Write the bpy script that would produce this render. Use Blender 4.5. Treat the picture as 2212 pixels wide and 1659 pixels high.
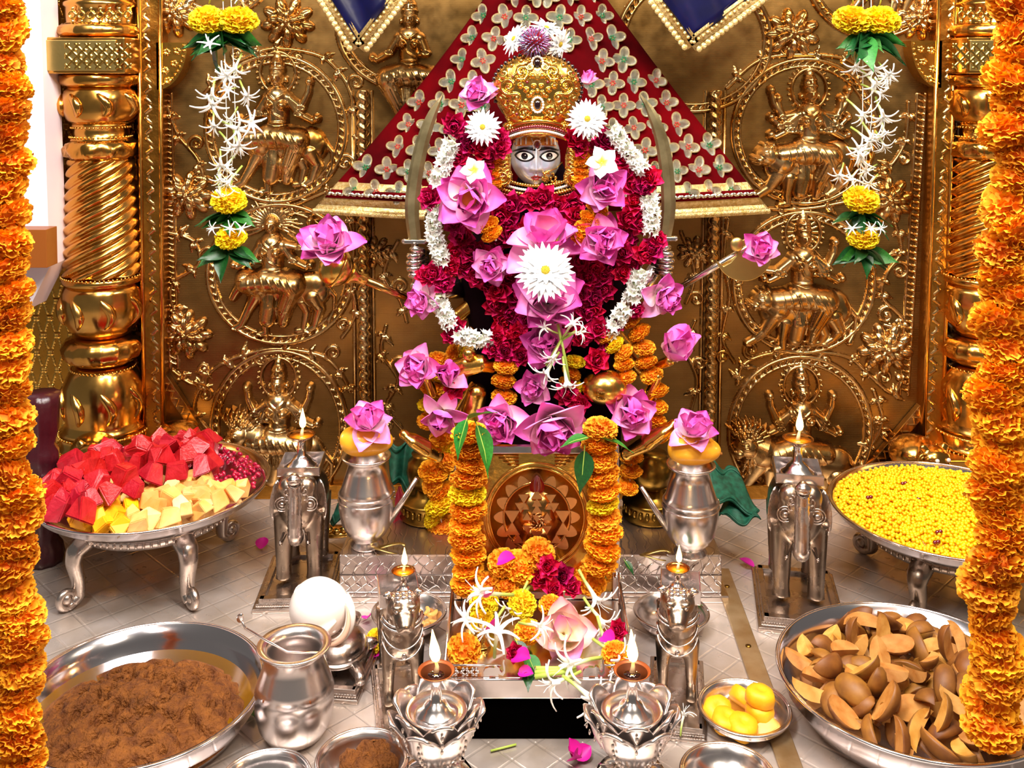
import bpy, math, random
import numpy as np
from mathutils import Vector, Matrix, Euler, Quaternion

PI = math.pi
RND = random.Random(11)
SC = bpy.context.scene
COL = SC.collection
for o in list(bpy.data.objects):
    bpy.data.objects.remove(o)

# ------------------------------------------------------------------ camera
F, PX0, PY0, HC = 2150.0, 1106.0, 244.0, 1.22
PITCH = math.radians(2.5)
cam_d = bpy.data.cameras.new('camera')
cam = bpy.data.objects.new('camera', cam_d)
COL.objects.link(cam)
cam.location = (0, 0, HC)
cam.rotation_euler = (PI/2 - PITCH, 0, 0)
cam_d.sensor_fit = 'HORIZONTAL'
cam_d.sensor_width = 36.0
cam_d.lens = 36.0 * F / 2212.0
cam_d.shift_y = -(829.5 - PY0) / 2212.0
cam_d.clip_start = 0.05
SC.camera = cam

# ------------------------------------------------------------------ world and lamps
w = bpy.data.worlds.new('world')
SC.world = w
w.use_nodes = True
bg = w.node_tree.nodes['Background']
bg.inputs[0].default_value = (1.0, 0.93, 0.86, 1)
bg.inputs[1].default_value = 0.10


def area(name, loc, target, sx, sy, power, color=(1, 0.96, 0.9)):
    d = bpy.data.lights.new(name, 'AREA')
    d.shape = 'RECTANGLE'
    d.size, d.size_y = sx, sy
    d.energy = power
    d.color = color
    o = bpy.data.objects.new(name, d)
    COL.objects.link(o)
    o.location = loc
    o.rotation_euler = (Vector(target) - Vector(loc)).to_track_quat('-Z', 'Y').to_euler()
    return o


area('ceiling_lamp', (0.0, 1.25, 2.7), (0.0, 1.65, 0), 1.4, 0.6, 66, (1, 0.95, 0.93))
area('ceiling_lamp', (-0.85, 0.3, 2.75), (-0.5, 2.6, 0.5), 0.5, 0.5, 34, (1, 0.94, 0.86))
area('ceiling_lamp', (1.0, 0.35, 2.75), (0.6, 2.7, 0.5), 0.5, 0.5, 34, (1, 0.9, 0.74))
area('ceiling_lamp', (1.25, 1.75, 2.35), (1.25, 2.6, 1.0), 0.3, 0.3, 19, (1, 0.88, 0.68))
area('ceiling_lamp', (-1.15, 1.75, 2.35), (-1.2, 2.6, 1.0), 0.3, 0.3, 11, (1, 0.92, 0.8))
SC.view_settings.view_transform = 'Standard'
SC.view_settings.look = 'None'
SC.view_settings.exposure = 0.55
SC.view_settings.gamma = 1.0
SC.view_settings.use_curve_mapping = False

# ------------------------------------------------------------------ projection helpers
_Fv = Vector((0, math.cos(PITCH), -math.sin(PITCH)))
_Uv = Vector((0, math.sin(PITCH), math.cos(PITCH)))


def ray(px, py):
    return Vector((1, 0, 0)) * ((px-PX0)/F) + _Uv * (-(py-PY0)/F) + _Fv


def P(px, py, Y):
    d = ray(px, py)
    return Vector((0, 0, HC)) + d * (Y / d.y)


def G(px, py, z=0.0):
    d = ray(px, py)
    return Vector((0, 0, HC)) + d * ((z - HC) / d.z)


def proj(p):
    q = Vector(p) - Vector((0, 0, HC))
    k = q.dot(_Fv)
    return PX0 + F*q.x/k, PY0 - F*q.dot(_Uv)/k


def S(Y):
    return Y / F


# ------------------------------------------------------------------ materials
def lin(h):
    h = h.lstrip('#')
    out = []
    for i in (0, 2, 4):
        c = int(h[i:i+2], 16)/255
        out.append(c/12.92 if c <= 0.04045 else ((c+0.055)/1.055)**2.4)
    return tuple(out) + (1,)


MATS = {}


def mat(name, col, metal=0.0, rough=0.5, bump=None, var=None, rnd=0.0, attr=False, emit=0.0, sheen=0.0,
        sub=0.0, brick=None, wave=None, coat=0.0, trans=0.0, rvar=0.0, spec=None):
    m = bpy.data.materials.new(name)
    m.use_nodes = True
    nt = m.node_tree
    N, L = nt.nodes, nt.links
    b = N['Principled BSDF']
    c = lin(col) if isinstance(col, str) else col
    b.inputs['Base Color'].default_value = c
    b.inputs['Metallic'].default_value = metal
    b.inputs['Roughness'].default_value = rough
    if spec is not None:
        b.inputs['Specular IOR Level'].default_value = spec
    if sheen:
        b.inputs['Sheen Weight'].default_value = sheen
    if sub:
        b.inputs['Subsurface Weight'].default_value = sub
        b.inputs['Subsurface Radius'].default_value = (0.01, 0.006, 0.004)
        b.inputs['Subsurface Scale'].default_value = 0.5
    if coat:
        b.inputs['Coat Weight'].default_value = coat
        b.inputs['Coat Roughness'].default_value = 0.1
    if trans:
        b.inputs['Transmission Weight'].default_value = trans
    if emit:
        b.inputs['Emission Color'].default_value = c
        b.inputs['Emission Strength'].default_value = emit
    tc = N.new('ShaderNodeTexCoord')
    src = None
    if attr:
        a = N.new('ShaderNodeAttribute')
        a.attribute_name = 'Col'
        src = a.outputs['Color']
    if var:
        n = N.new('ShaderNodeTexNoise')
        n.inputs['Scale'].default_value = var[0]
        n.inputs['Detail'].default_value = 4
        L.new(tc.outputs['Object'], n.inputs['Vector'])
        mr = N.new('ShaderNodeMapRange')
        mr.inputs[1].default_value = 0.3
        mr.inputs[2].default_value = 0.7
        L.new(n.outputs['Fac'], mr.inputs[0])
        mx = N.new('ShaderNodeMix')
        mx.data_type = 'RGBA'
        L.new(mr.outputs[0], mx.inputs[0])
        mx.inputs[6].default_value = c
        if src:
            L.new(src, mx.inputs[6])
        mx.inputs[7].default_value = lin(var[1])
        src = mx.outputs[2]
    if rnd:
        oi = N.new('ShaderNodeObjectInfo')
        mr = N.new('ShaderNodeMapRange')
        L.new(oi.outputs['Random'], mr.inputs[0])
        mr.inputs[3].default_value = 1-rnd
        mr.inputs[4].default_value = 1+rnd
        hs = N.new('ShaderNodeHueSaturation')
        hs.inputs['Color'].default_value = c
        if src:
            L.new(src, hs.inputs['Color'])
        L.new(mr.outputs[0], hs.inputs['Value'])
        mr2 = N.new('ShaderNodeMapRange')
        L.new(oi.outputs['Random'], mr2.inputs[0])
        mr2.inputs[3].default_value = 0.5-rnd*0.04
        mr2.inputs[4].default_value = 0.5+rnd*0.04
        L.new(mr2.outputs[0], hs.inputs['Hue'])
        src = hs.outputs['Color']
    if src:
        L.new(src, b.inputs['Base Color'])
    if rvar:
        n = N.new('ShaderNodeTexNoise')
        n.inputs['Scale'].default_value = 25
        n.inputs['Detail'].default_value = 5
        L.new(tc.outputs['Object'], n.inputs['Vector'])
        mr = N.new('ShaderNodeMapRange')
        mr.inputs[1].default_value = 0.3
        mr.inputs[2].default_value = 0.7
        mr.inputs[3].default_value = max(0.03, rough-rvar)
        mr.inputs[4].default_value = rough+rvar
        L.new(n.outputs['Fac'], mr.inputs[0])
        L.new(mr.outputs[0], b.inputs['Roughness'])
    last = None
    hs_ = []
    if bump:
        n = N.new('ShaderNodeTexNoise')
        n.inputs['Scale'].default_value = bump[0]
        n.inputs['Detail'].default_value = 5
        L.new(tc.outputs['Object'], n.inputs['Vector'])
        hs_.append((n.outputs['Fac'], bump[1], bump[2] if len(bump) > 2 else 0.002))
    if brick:
        mp = N.new('ShaderNodeMapping')
        mp.inputs['Rotation'].default_value = (PI/2, 0, 0)
        L.new(tc.outputs['Object'], mp.inputs[0])
        k = N.new('ShaderNodeTexBrick')
        k.inputs['Scale'].default_value = brick[0]
        k.inputs['Mortar Size'].default_value = 0.06
        k.inputs['Brick Width'].default_value = 0.9
        k.inputs['Row Height'].default_value = 0.25
        k.inputs['Color1'].default_value = (1, 1, 1, 1)
        k.inputs['Color2'].default_value = (0.55, 0.55, 0.55, 1)
        k.inputs['Mortar'].default_value = (0, 0, 0, 1)
        L.new(mp.outputs[0], k.inputs['Vector'])
        hs_.append((k.outputs['Color'], brick[1], 0.012))
    if wave:
        # two crossed band patterns: engraved lattice
        for ang in (PI/4, -PI/4):
            mp = N.new('ShaderNodeMapping')
            mp.inputs['Rotation'].default_value = (0, 0, ang) if wave[2] == 'z' else (0, ang, 0)
            L.new(tc.outputs['Object'], mp.inputs[0])
            k = N.new('ShaderNodeTexWave')
            k.inputs['Scale'].default_value = wave[0]
            k.inputs['Distortion'].default_value = wave[3] if len(wave) > 3 else 0.0
            k.inputs['Detail'].default_value = 2
            L.new(mp.outputs[0], k.inputs['Vector'])
            mr = N.new('ShaderNodeMapRange')
            mr.inputs[1].default_value = 0.0
            mr.inputs[2].default_value = 0.035
            L.new(k.outputs['Fac'], mr.inputs[0])
            hs_.append((mr.outputs[0], wave[1], 0.002))
    for h, st, di in hs_:
        bp = N.new('ShaderNodeBump')
        bp.inputs['Strength'].default_value = st
        bp.inputs['Distance'].default_value = di
        L.new(h, bp.inputs['Height'])
        if last:
            L.new(last, bp.inputs['Normal'])
        last = bp.outputs['Normal']
    if last:
        L.new(last, b.inputs['Normal'])
    MATS[name] = m
    return m


mat('gold_wall', '#a07c48', 1, 0.38, brick=(48, 1.0), var=(5, '#7c5a2c'), rvar=0.08)
mat('gold_relief', '#d2b07a', 1, 0.27, bump=(60, 0.25), var=(7, '#a06f2c'), rvar=0.08)
mat('gold_pillar', '#e0ad5c', 1, 0.2, bump=(30, 0.12), var=(6, '#c68a38'), rvar=0.07)
mat('gold_lattice', '#c8953f', 1, 0.3, bump=(40, 0.2), var=(6, '#a87428'), rvar=0.08)
mat('gold_strip', '#bb8436', 1, 0.33, bump=(90, 0.8), var=(9, '#9a6624'), rvar=0.08)
mat('gold_bright', '#e2b055', 1, 0.22, bump=(90, 0.25))
mat('gold_pale', '#cdb06a', 1, 0.35, bump=(60, 0.3))
mat('brass_dark', '#8a6a2c', 1, 0.3, bump=(40, 0.3))
mat('copper', '#b98348', 1, 0.2, bump=(60, 0.2))
mat('copper_tile', '#d59a62', 1, 0.32, bump=(120, 0.2))
mat('silver', '#e2d8d4', 1, 0.2, bump=(35, 0.10), rvar=0.06)
mat('silver_relief', '#cdbfb6', 1, 0.28, bump=(70, 0.35), rvar=0.08)
mat('silver_old', '#b3a08f', 1, 0.3, bump=(60, 0.35), var=(12, '#8d7c6c'), rvar=0.08)
mat('silver_engraved', '#cdbfb8', 1, 0.34, wave=(14, 0.5, 'x', 6.0), bump=(60, 0.3))
mat('silver_satin', '#e0d6d2', 1, 0.27)
mat('steel', '#dfd8da', 1, 0.14)
mat('steel_blade', '#d8c898', 1, 0.38, bump=(20, 0.1), var=(14, '#857650'))
mat('floor_silver', '#d8ccc6', 0.55, 0.34, wave=(5.2, 0.45, 'z'), var=(9, '#b9a899'), bump=(40, 0.2), rvar=0.09)
mat('floor_strip', '#c9b28e', 0.8, 0.38, var=(16, '#a8875a'), bump=(30, 0.3))
mat('shade_black', '#030202', 0, 0.9, spec=0.0)  # near-black colour painted as shade below the low table
mat('velvet', '#660006', 0, 0.9, var=(6, '#380003'), spec=0.05)
mat('satin_blue', '#05053c', 0, 0.3, var=(8, '#02021a'))
mat('lace_gold', '#e8d29a', 0.7, 0.35, bump=(300, 1.0), var=(120, '#c09a4a'))
mat('mirror_foil', '#e9ead9', 1, 0.13, bump=(140, 0.9, 0.003))
mat('sequin_green', '#1d7a45', 0.4, 0.3)
mat('sequin_red', '#c0301c', 0.4, 0.3)
mat('wall_white', '#efe6ee', 0, 0.6, var=(3, '#e2d4e0'))
mat('brown_box', '#8a4a14', 0, 0.4)
mat('maroon_wood', '#3c0f18', 0, 0.3, bump=(60, 0.6))
mat('marigold_orange', '#ff9200', 0, 0.75, attr=True, rnd=0.12, sub=0.15)
mat('marigold_yellow', '#ffd800', 0, 0.75, attr=True, rnd=0.10, sub=0.15)
mat('calyx', '#3f7a2a', 0, 0.6)
mat('rose_red', '#c00843', 0, 0.6, attr=True, rnd=0.25, sub=0.1, spec=0.25)
mat('lotus_petal', '#e06ac8', 0, 0.55, attr=True, rnd=0.10, sub=0.15)
mat('lotus_pale', '#f0c8b8', 0, 0.5, attr=True, sub=0.15)
mat('white_petal', '#fbfbf8', 0, 0.5, attr=True, sub=0.1)
mat('jasmine', '#f6f6ee', 0, 0.5, attr=True, sub=0.1)
mat('stamen', '#e8c832', 0, 0.7, bump=(200, 1))
mat('leaf', '#2f7a24', 0, 0.4, var=(20, '#1c5a18'), rnd=0.25, bump=(80, 0.3))
mat('leaf_dark', '#14521e', 0, 0.4, var=(20, '#0d3a16'), rnd=0.25)
mat('stem_green', '#a8c050', 0, 0.5)
mat('thread', '#efe8dc', 0, 0.8)
mat('mango_skin', '#f4b428', 0, 0.4, var=(14, '#e89a20'), bump=(90, 0.15), coat=0.2)
mat('green_cloth', '#033826', 0, 0.6, var=(70, '#136048'), bump=(110, 0.4))
mat('red_cloth', '#8a1020', 0, 0.7)
mat('dark_cloth', '#12030a', 0, 0.85, spec=0.05)
mat('face_silver', '#d2daec', 0.55, 0.22)
mat('paint_orange', '#f09a30', 0.1, 0.4)
mat('paint_white', '#fdf6ee', 0, 0.4)
mat('paint_red', '#a81418', 0, 0.35, coat=0.4)
mat('paint_black', '#08060a', 0, 0.3)
mat('gem_red', '#6a0410', 0, 0.08, coat=1)
mat('gem_dark', '#1a0608', 0, 0.06, coat=1)
mat('pearl', '#f4ece0', 0.3, 0.2)
mat('tinsel', '#9a4a80', 0.8, 0.3, rnd=0.3)
mat('tinsel_blue', '#a0a4d0', 0.9, 0.25)
mat('melon_red', '#a80416', 0, 0.4, var=(45, '#c4202c'), rnd=0.10, bump=(120, 0.6, 0.003), coat=0.1)
mat('melon_pale', '#eaa044', 0, 0.4, var=(22, '#f4c67c'), rnd=0.14, bump=(90, 0.3), coat=0.1)
mat('mango_flesh', '#fcb414', 0, 0.4, rnd=0.08, sub=0.2, coat=0.2)
mat('pomegranate', '#a80834', 0, 0.2, coat=0.6)
mat('boondi', '#ffcc08', 0, 0.45, var=(60, '#f2b000'), sub=0.15)
mat('halwa', '#8a5018', 0, 0.7, var=(55, '#5e300c'), bump=(170, 1.0, 0.008), spec=0.3)
mat('ghee', '#c88a10', 0, 0.1, coat=0.8)
mat('chikoo_skin', '#96601f', 0, 0.55, var=(40, '#704014'), rnd=0.2)
mat('chikoo_flesh', '#b8762a', 0, 0.5, var=(40, '#d69c50'), rnd=0.22, bump=(90, 0.4))
mat('peda', '#f6b40c', 0, 0.55, var=(30, '#e8a008'), bump=(120, 0.3))
mat('conch_inner', '#e6b89c', 0, 0.35, coat=0.3)
mat('conch', '#fbf2ec', 0, 0.3, bump=(20, 0.15), coat=0.3, var=(10, '#f4e2d6'))
mat('oil', '#1c0a04', 0, 0.05, coat=1)
mat('oil_gold', '#c87410', 0, 0.15, coat=0.6)
mat('clay', '#8a4a24', 0.5, 0.4)
mat('wick', '#f0dcb0', 0, 0.8)
mat('flame', '#ffb860', 0, 0.5, emit=14)
mat('magenta_petal', '#d8109a', 0, 0.5, rnd=0.15, sub=0.1)


# ------------------------------------------------------------------ object helpers
def tag(o, label, cat, group=None):
    o['label'] = label
    o['category'] = cat
    if group:
        o['group'] = group
    return o


def thing(name, label, cat, loc=(0, 0, 0), rot=None, group=None, scale=1.0):
    o = bpy.data.objects.new(name, None)
    o.empty_display_size = 0.02
    COL.objects.link(o)
    if rot is None:
        rot = Quaternion()
    elif isinstance(rot, (int, float)):
        rot = Quaternion((0, 0, 1), rot)
    sc = scale if hasattr(scale, '__len__') else (scale,)*3
    o.matrix_basis = Matrix.LocRotScale(Vector(loc), rot, Vector(sc))
    tag(o, label, cat, group)
    return o


def put(name, me, parent=None, M=None):
    o = bpy.data.objects.new(name, me)
    COL.objects.link(o)
    if parent:
        o.parent = parent
    if M is not None:
        o.matrix_basis = M
    return o


def TRS(loc=(0, 0, 0), rot=None, sc=1.0):
    if rot is None:
        rot = Quaternion()
    elif isinstance(rot, (tuple, list)):
        rot = Euler(rot).to_quaternion()
    s = sc if hasattr(sc, '__len__') else (sc, sc, sc)
    return Matrix.LocRotScale(Vector(loc), rot, Vector(s))


def aim(d, roll=0.0):
    return Vector(d).to_track_quat('Z', 'Y') @ Quaternion((0, 0, 1), roll)


def meshdata(name, v, f, mats, smooth=True, col=None, mi=None):
    me = bpy.data.meshes.new(name)
    me.from_pydata([tuple(x) for x in v], [], f)
    for m in (mats if isinstance(mats, (list, tuple)) else [mats]):
        me.materials.append(MATS[m])
    if smooth:
        me.polygons.foreach_set('use_smooth', [True]*len(me.polygons))
    if mi:
        me.polygons.foreach_set('material_index', mi)
    if col:
        a = me.attributes.new('Col', 'FLOAT_COLOR', 'POINT')
        a.data.foreach_set('color', np.array(col, dtype=np.float32).ravel())
    me.update()
    return me


class MB:
    def __init__(s):
        s.v, s.f, s.c, s.mi = [], [], [], []

    def add(s, v, f, M=None, c=None, mi=0):
        b = len(s.v)
        for i, p in enumerate(v):
            p = Vector(p)
            s.v.append(M @ p if M is not None else p)
        s.f += [[i+b for i in q] for q in f]
        s.mi += [mi]*len(f)
        if c is not None:
            s.c += (c if isinstance(c, list) else [c]*len(v))
        return s

    def box(s, c, d, M=None, mi=0, taper=1.0):
        x, y, z = d[0]/2, d[1]/2, d[2]/2
        v = []
        for sz in (-1, 1):
            k = taper if sz > 0 else 1
            for sx, sy in ((-1, -1), (1, -1), (1, 1), (-1, 1)):
                v.append((c[0]+sx*x*k, c[1]+sy*y*k, c[2]+sz*z))
        f = [[3, 2, 1, 0], [4, 5, 6, 7], [0, 1, 5, 4], [1, 2, 6, 5], [2, 3, 7, 6], [3, 0, 4, 7]]
        return s.add(v, f, M, mi=mi)

    def lathe(s, prof, n=32, M=None, mod=None, closed=False, cap=True, mi=0):
        v, f = [], []
        for k, (r, z) in enumerate(prof):
            for i in range(n):
                a = 2*PI*i/n
                rr = r*(mod(a, z, k) if mod else 1)
                v.append((rr*math.cos(a), rr*math.sin(a), z))
        m = len(prof)
        for k in range(m-1):
            for i in range(n):
                j = (i+1) % n
                f.append([k*n+i, k*n+j, (k+1)*n+j, (k+1)*n+i])
        if cap:
            if prof[0][0] > 1e-5:
                f.append([i for i in range(n)][::-1])
            if prof[-1][0] > 1e-5:
                f.append([(m-1)*n+i for i in range(n)])
        return s.add(v, f, M, mi=mi)

    def tube(s, pts, rad, n=10, M=None, flat=1.0, c=None, mi=0, up=None):
        pts = [Vector(p) for p in pts]
        if not hasattr(rad, '__len__'):
            rad = [rad]*len(pts)
        v, f = [], []
        T = [(pts[min(i+1, len(pts)-1)]-pts[max(i-1, 0)]).normalized() for i in range(len(pts))]
        ref = Vector(up) if up else (Vector((0, 0, 1)) if abs(T[0].z) < 0.9 else Vector((1, 0, 0)))
        u = (ref - T[0]*ref.dot(T[0])).normalized()
        for i, p in enumerate(pts):
            u = (u - T[i]*u.dot(T[i])).normalized()
            wv = T[i].cross(u)
            for k in range(n):
                a = 2*PI*k/n
                v.append(p + (u*math.cos(a)*flat + wv*math.sin(a))*rad[i])
        for i in range(len(pts)-1):
            for k in range(n):
                j = (k+1) % n
                f.append([i*n+k, i*n+j, (i+1)*n+j, (i+1)*n+k])
        f.append(list(range(n))[::-1])
        f.append([(len(pts)-1)*n+k for k in range(n)])
        cc = None
        if c is not None:
            cc = []
            for i in range(len(pts)):
                cc += [c[i] if isinstance(c, list) else c]*n
        return s.add(v, f, M, cc, mi)

    def ell(s, c, r, rot=None, nu=16, nv=10, M=None, mi=0, col=None):
        v, f = [], []
        q = Euler(rot).to_quaternion() if rot else Quaternion()
        for j in range(nv+1):
            t = PI*j/nv
            for i in range(nu):
                a = 2*PI*i/nu
                p = Vector((r[0]*math.sin(t)*math.cos(a), r[1]*math.sin(t)*math.sin(a), r[2]*math.cos(t)))
                v.append(q @ p + Vector(c))
        for j in range(nv):
            for i in range(nu):
                k = (i+1) % nu
                if j == 0:
                    f.append([0*nu+i, nu+i, nu+k])
                elif j == nv-1:
                    f.append([j*nu+i, (j+1)*nu+i, j*nu+k])
                else:
                    f.append([j*nu+i, (j+1)*nu+i, (j+1)*nu+k, j*nu+k])
        return s.add(v, f, M, col, mi)

    def prism(s, poly, y0, y1, M=None, mi=0):
        # polygon in the XZ plane extruded along Y
        n = len(poly)
        v = [(x, y0, z) for x, z in poly] + [(x, y1, z) for x, z in poly]
        f = [list(range(n)), list(range(2*n-1, n-1, -1))]
        for i in range(n):
            j = (i+1) % n
            f.append([i, i+n, j+n, j])
        return s.add(v, f, M, mi=mi)

    def data(s, name, mats, smooth=True):
        return meshdata(name, s.v, s.f, mats, smooth, s.c if len(s.c) == len(s.v) and s.c else None, s.mi)

    def build(s, name, mats, parent=None, M=None, smooth=True, bevel=0.0, remesh=0.0, sharp=None, sub=0):
        o = put(name, s.data(name, mats, smooth), parent, M)
        if bevel:
            b = o.modifiers.new('bevel', 'BEVEL')
            b.width = bevel
            b.segments = 2
            b.limit_method = 'ANGLE'
            o.data.polygons.foreach_set('use_smooth', [False]*len(o.data.polygons))
        if remesh:
            r = o.modifiers.new('remesh', 'REMESH')
            r.mode = 'VOXEL'
            r.voxel_size = remesh
            r.use_smooth_shade = True
            q = o.modifiers.new('smooth', 'SMOOTH')
            q.iterations = 4
        if sub:
            q = o.modifiers.new('subsurf', 'SUBSURF')
            q.levels = q.render_levels = sub
        return o


def kind(o, k):
    o['kind'] = k
    return o


# ------------------------------------------------------------------ relief height fields (all sizes in photo pixels at the wall)
def relief(name, cx, cy, prims, m, parent=None, step=1.6, Y=2.8, k=1.0, lift=0.0, curve=0.0, back=False):
    xs, ys = [], []
    for p in prims:
        if p[0] in 'cg':
            for q in p[1]:
                xs += [q[0]-q[2], q[0]+q[2]]
                ys += [q[1]-q[2], q[1]+q[2]]
        elif p[0] == 'e':
            r = max(p[3], p[4])
            xs += [p[1]-r, p[1]+r]
            ys += [p[2]-r, p[2]+r]
        elif p[0] == 'r':
            xs += [p[1]-p[3]-p[5], p[1]+p[3]+p[5]]
            ys += [p[2]-p[4]-p[5], p[2]+p[4]+p[5]]
    x0, x1, y0, y1 = min(xs)-step, max(xs)+step, min(ys)-step, max(ys)+step
    nx, ny = int((x1-x0)/step)+2, int((y1-y0)/step)+2
    gx = x0+np.arange(nx)*step
    gy = y0+np.arange(ny)*step
    H = np.zeros((ny, nx))
    A = np.zeros((ny, nx))

    def win(a, b, c, d):
        i0, i1 = max(0, int((a-x0)/step)), min(nx, int((b-x0)/step)+2)
        j0, j1 = max(0, int((c-y0)/step)), min(ny, int((d-y0)/step)+2)
        return i0, i1, j0, j1
    for p in prims:
        if p[0] in 'cg':
            pts = p[1]
            if len(pts) == 1:
                pts = pts*2
            for (ax, ay, ar), (bx, by, br) in zip(pts[:-1], pts[1:]):
                r = max(ar, br)
                i0, i1, j0, j1 = win(min(ax, bx)-r, max(ax, bx)+r, min(ay, by)-r, max(ay, by)+r)
                if i1 <= i0 or j1 <= j0:
                    continue
                X, Yy = np.meshgrid(gx[i0:i1], gy[j0:j1])
                dx, dy = bx-ax, by-ay
                l2 = dx*dx+dy*dy+1e-9
                t = np.clip(((X-ax)*dx+(Yy-ay)*dy)/l2, 0, 1)
                d = np.hypot(X-ax-t*dx, Yy-ay-t*dy)
                rr = ar+(br-ar)*t+1e-6
                h = np.sqrt(np.clip(1-(d/rr)**2, 0, 1))*rr*p[2]
                if p[0] == 'c':
                    H[j0:j1, i0:i1] = np.maximum(H[j0:j1, i0:i1], h)
                else:
                    a = A[j0:j1, i0:i1]
                    A[j0:j1, i0:i1] = np.where(np.abs(h) > np.abs(a), h, a)
        elif p[0] == 'e':
            _, ex, ey, rx, ry, an, hh = p[:7]
            r = max(rx, ry)
            i0, i1, j0, j1 = win(ex-r, ex+r, ey-r, ey+r)
            if i1 <= i0 or j1 <= j0:
                continue
            X, Yy = np.meshgrid(gx[i0:i1]-ex, gy[j0:j1]-ey)
            c_, s_ = math.cos(an), math.sin(an)
            u = (X*c_+Yy*s_)/rx
            v = (-X*s_+Yy*c_)/ry
            h = np.sqrt(np.clip(1-u*u-v*v, 0, 1))*hh
            H[j0:j1, i0:i1] = np.maximum(H[j0:j1, i0:i1], h)
        elif p[0] == 'r':
            _, ex, ey, rx, ry, wd, hh = p
            X, Yy = np.meshgrid(gx-ex, gy-ey)
            q = np.hypot(X/rx, Yy/ry)
            d = np.abs(q-1)*min(rx, ry)
            h = np.sqrt(np.clip(1-(d/wd)**2, 0, 1))*hh
            H = np.maximum(H, h)
    mask = H > 0.3
    H = np.where(mask, H + A*np.clip(H/2.0, 0, 1), H)
    s = S(Y)
    c = P(cx, cy, Y)
    X, Yy = np.meshgrid(gx, gy)
    V = np.stack([c.x+X*s, Y-lift-H*s*k-(curve*(1-(X/(max(abs(x0), x1)))**2) if curve else 0), c.z-Yy*s], -1).reshape(-1, 3)
    keep = (mask[:-1, :-1] | mask[1:, :-1] | mask[:-1, 1:] | mask[1:, 1:])
    jj, ii = np.nonzero(keep)
    a = jj*nx+ii
    q = np.stack([a, a+nx, a+nx+1, a+1], -1)
    used, inv = np.unique(q.ravel(), return_inverse=True)
    V = V[used]
    q = inv.reshape(-1, 4)
    me = bpy.data.meshes.new(name)
    me.vertices.add(len(V))
    me.vertices.foreach_set('co', V.ravel())
    me.loops.add(q.size)
    me.loops.foreach_set('vertex_index', q.ravel().astype(np.int32))
    me.polygons.add(len(q))
    me.polygons.foreach_set('loop_start', np.arange(0, q.size, 4, dtype=np.int32))
    me.polygons.foreach_set('loop_total', np.full(len(q), 4, dtype=np.int32))
    me.polygons.foreach_set('use_smooth', np.ones(len(q), dtype=bool))
    me.materials.append(MATS[m])
    me.update(calc_edges=True)
    me.validate()
    return put(name, me, parent)


def arc(cx, cy, r, a0, a1, w0, w1=None, n=10, ry=None):
    w1 = w0 if w1 is None else w1
    ry = ry or r
    return [(cx+r*math.cos(math.radians(a0+(a1-a0)*i/n)), cy+ry*math.sin(math.radians(a0+(a1-a0)*i/n)), w0+(w1-w0)*i/n) for i in range(n+1)]


def spiral(cx, cy, r0, r1, a0, turns, w0, w1, n=26):
    out = []
    for i in range(n+1):
        t = i/n
        a = math.radians(a0+360*turns*t)
        r = r0+(r1-r0)*t
        out.append((cx+r*math.cos(a), cy+r*math.sin(a), w0+(w1-w0)*t))
    return out

# ================================================================== SETTING
YW = 2.80
# floor: engraved silver sheet laid on the altar
fm = MB()
fm.box((0, 1.9, -0.02), (4.4, 2.6, 0.04))
floor = kind(fm.build('floor', 'floor_silver', smooth=False), 'structure')
# raised metal strip running towards the wall
a, b = G(1556, 1232), G(1722, 1700)
st = MB()
dirv = (b-a)
ln = dirv.length
M = Matrix.Translation((a+b)/2) @ Matrix.Rotation(math.atan2(dirv.y, dirv.x), 4, 'Z')
st.box((0, 0, 0.003), (ln, 0.042, 0.006), M)
strip = kind(st.build('trim_1', 'floor_strip', smooth=False, bevel=0.002), 'structure')
for t in (0.12, 0.45, 0.8):
    sm = MB()
    p = a.lerp(b, t)
    sm.lathe([(0.006, 0.006), (0.006, 0.008), (0.003, 0.009), (0, 0.009)], 12, Matrix.Translation((p.x, p.y, 0)))
    sm.build('screw_head', 'brass_dark', strip)

wb = MB()
xw0, xw1 = P(338, 500, YW).x, P(2024, 500, YW).x
wb.box(((xw0+xw1)/2, YW+0.05, 0.75), (xw1-xw0, 0.10, 1.9))
wall = kind(wb.build('wall_back', 'gold_wall', smooth=False), 'structure')
# bottom ledge of the wall
lm = MB()
lm.box((0, YW-0.012, 0.02), (2.25, 0.024, 0.04))
lm.build('plinth_ledge', 'gold_strip', wall, smooth=False, bevel=0.003)

# white plastered side wall with a brown box on it
wl = MB()
q = [P(x_, y_, 2.60) for x_, y_ in ((-420, -300), (76, -300), (104, 480), (108, 575), (62, 668), (-420, 668))]
n = len(q)
wl.add(q + [p+Vector((0, 0.10, 0)) for p in q], [list(range(n)), list(range(2*n-1, n-1, -1))] + [[i, i+n, (i+1) % n+n, (i+1) % n] for i in range(n)])
kind(wl.build('wall_left', 'wall_white', smooth=False), 'structure')
c = P(58, 533, 2.55)
bm = MB().box((0, 0, 0), (0.13, 0.06, 0.098))
for sx in (-0.03, 0.02):
    bm.box((sx, -0.031, 0.0), (0.002, 0.003, 0.09))
o = bm.build('switch_box', 'brown_box', M=Matrix.Translation(c), smooth=False, bevel=0.004)
tag(o, 'brown rectangular box fixed to the white wall behind the marigold garland', 'box')


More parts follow.
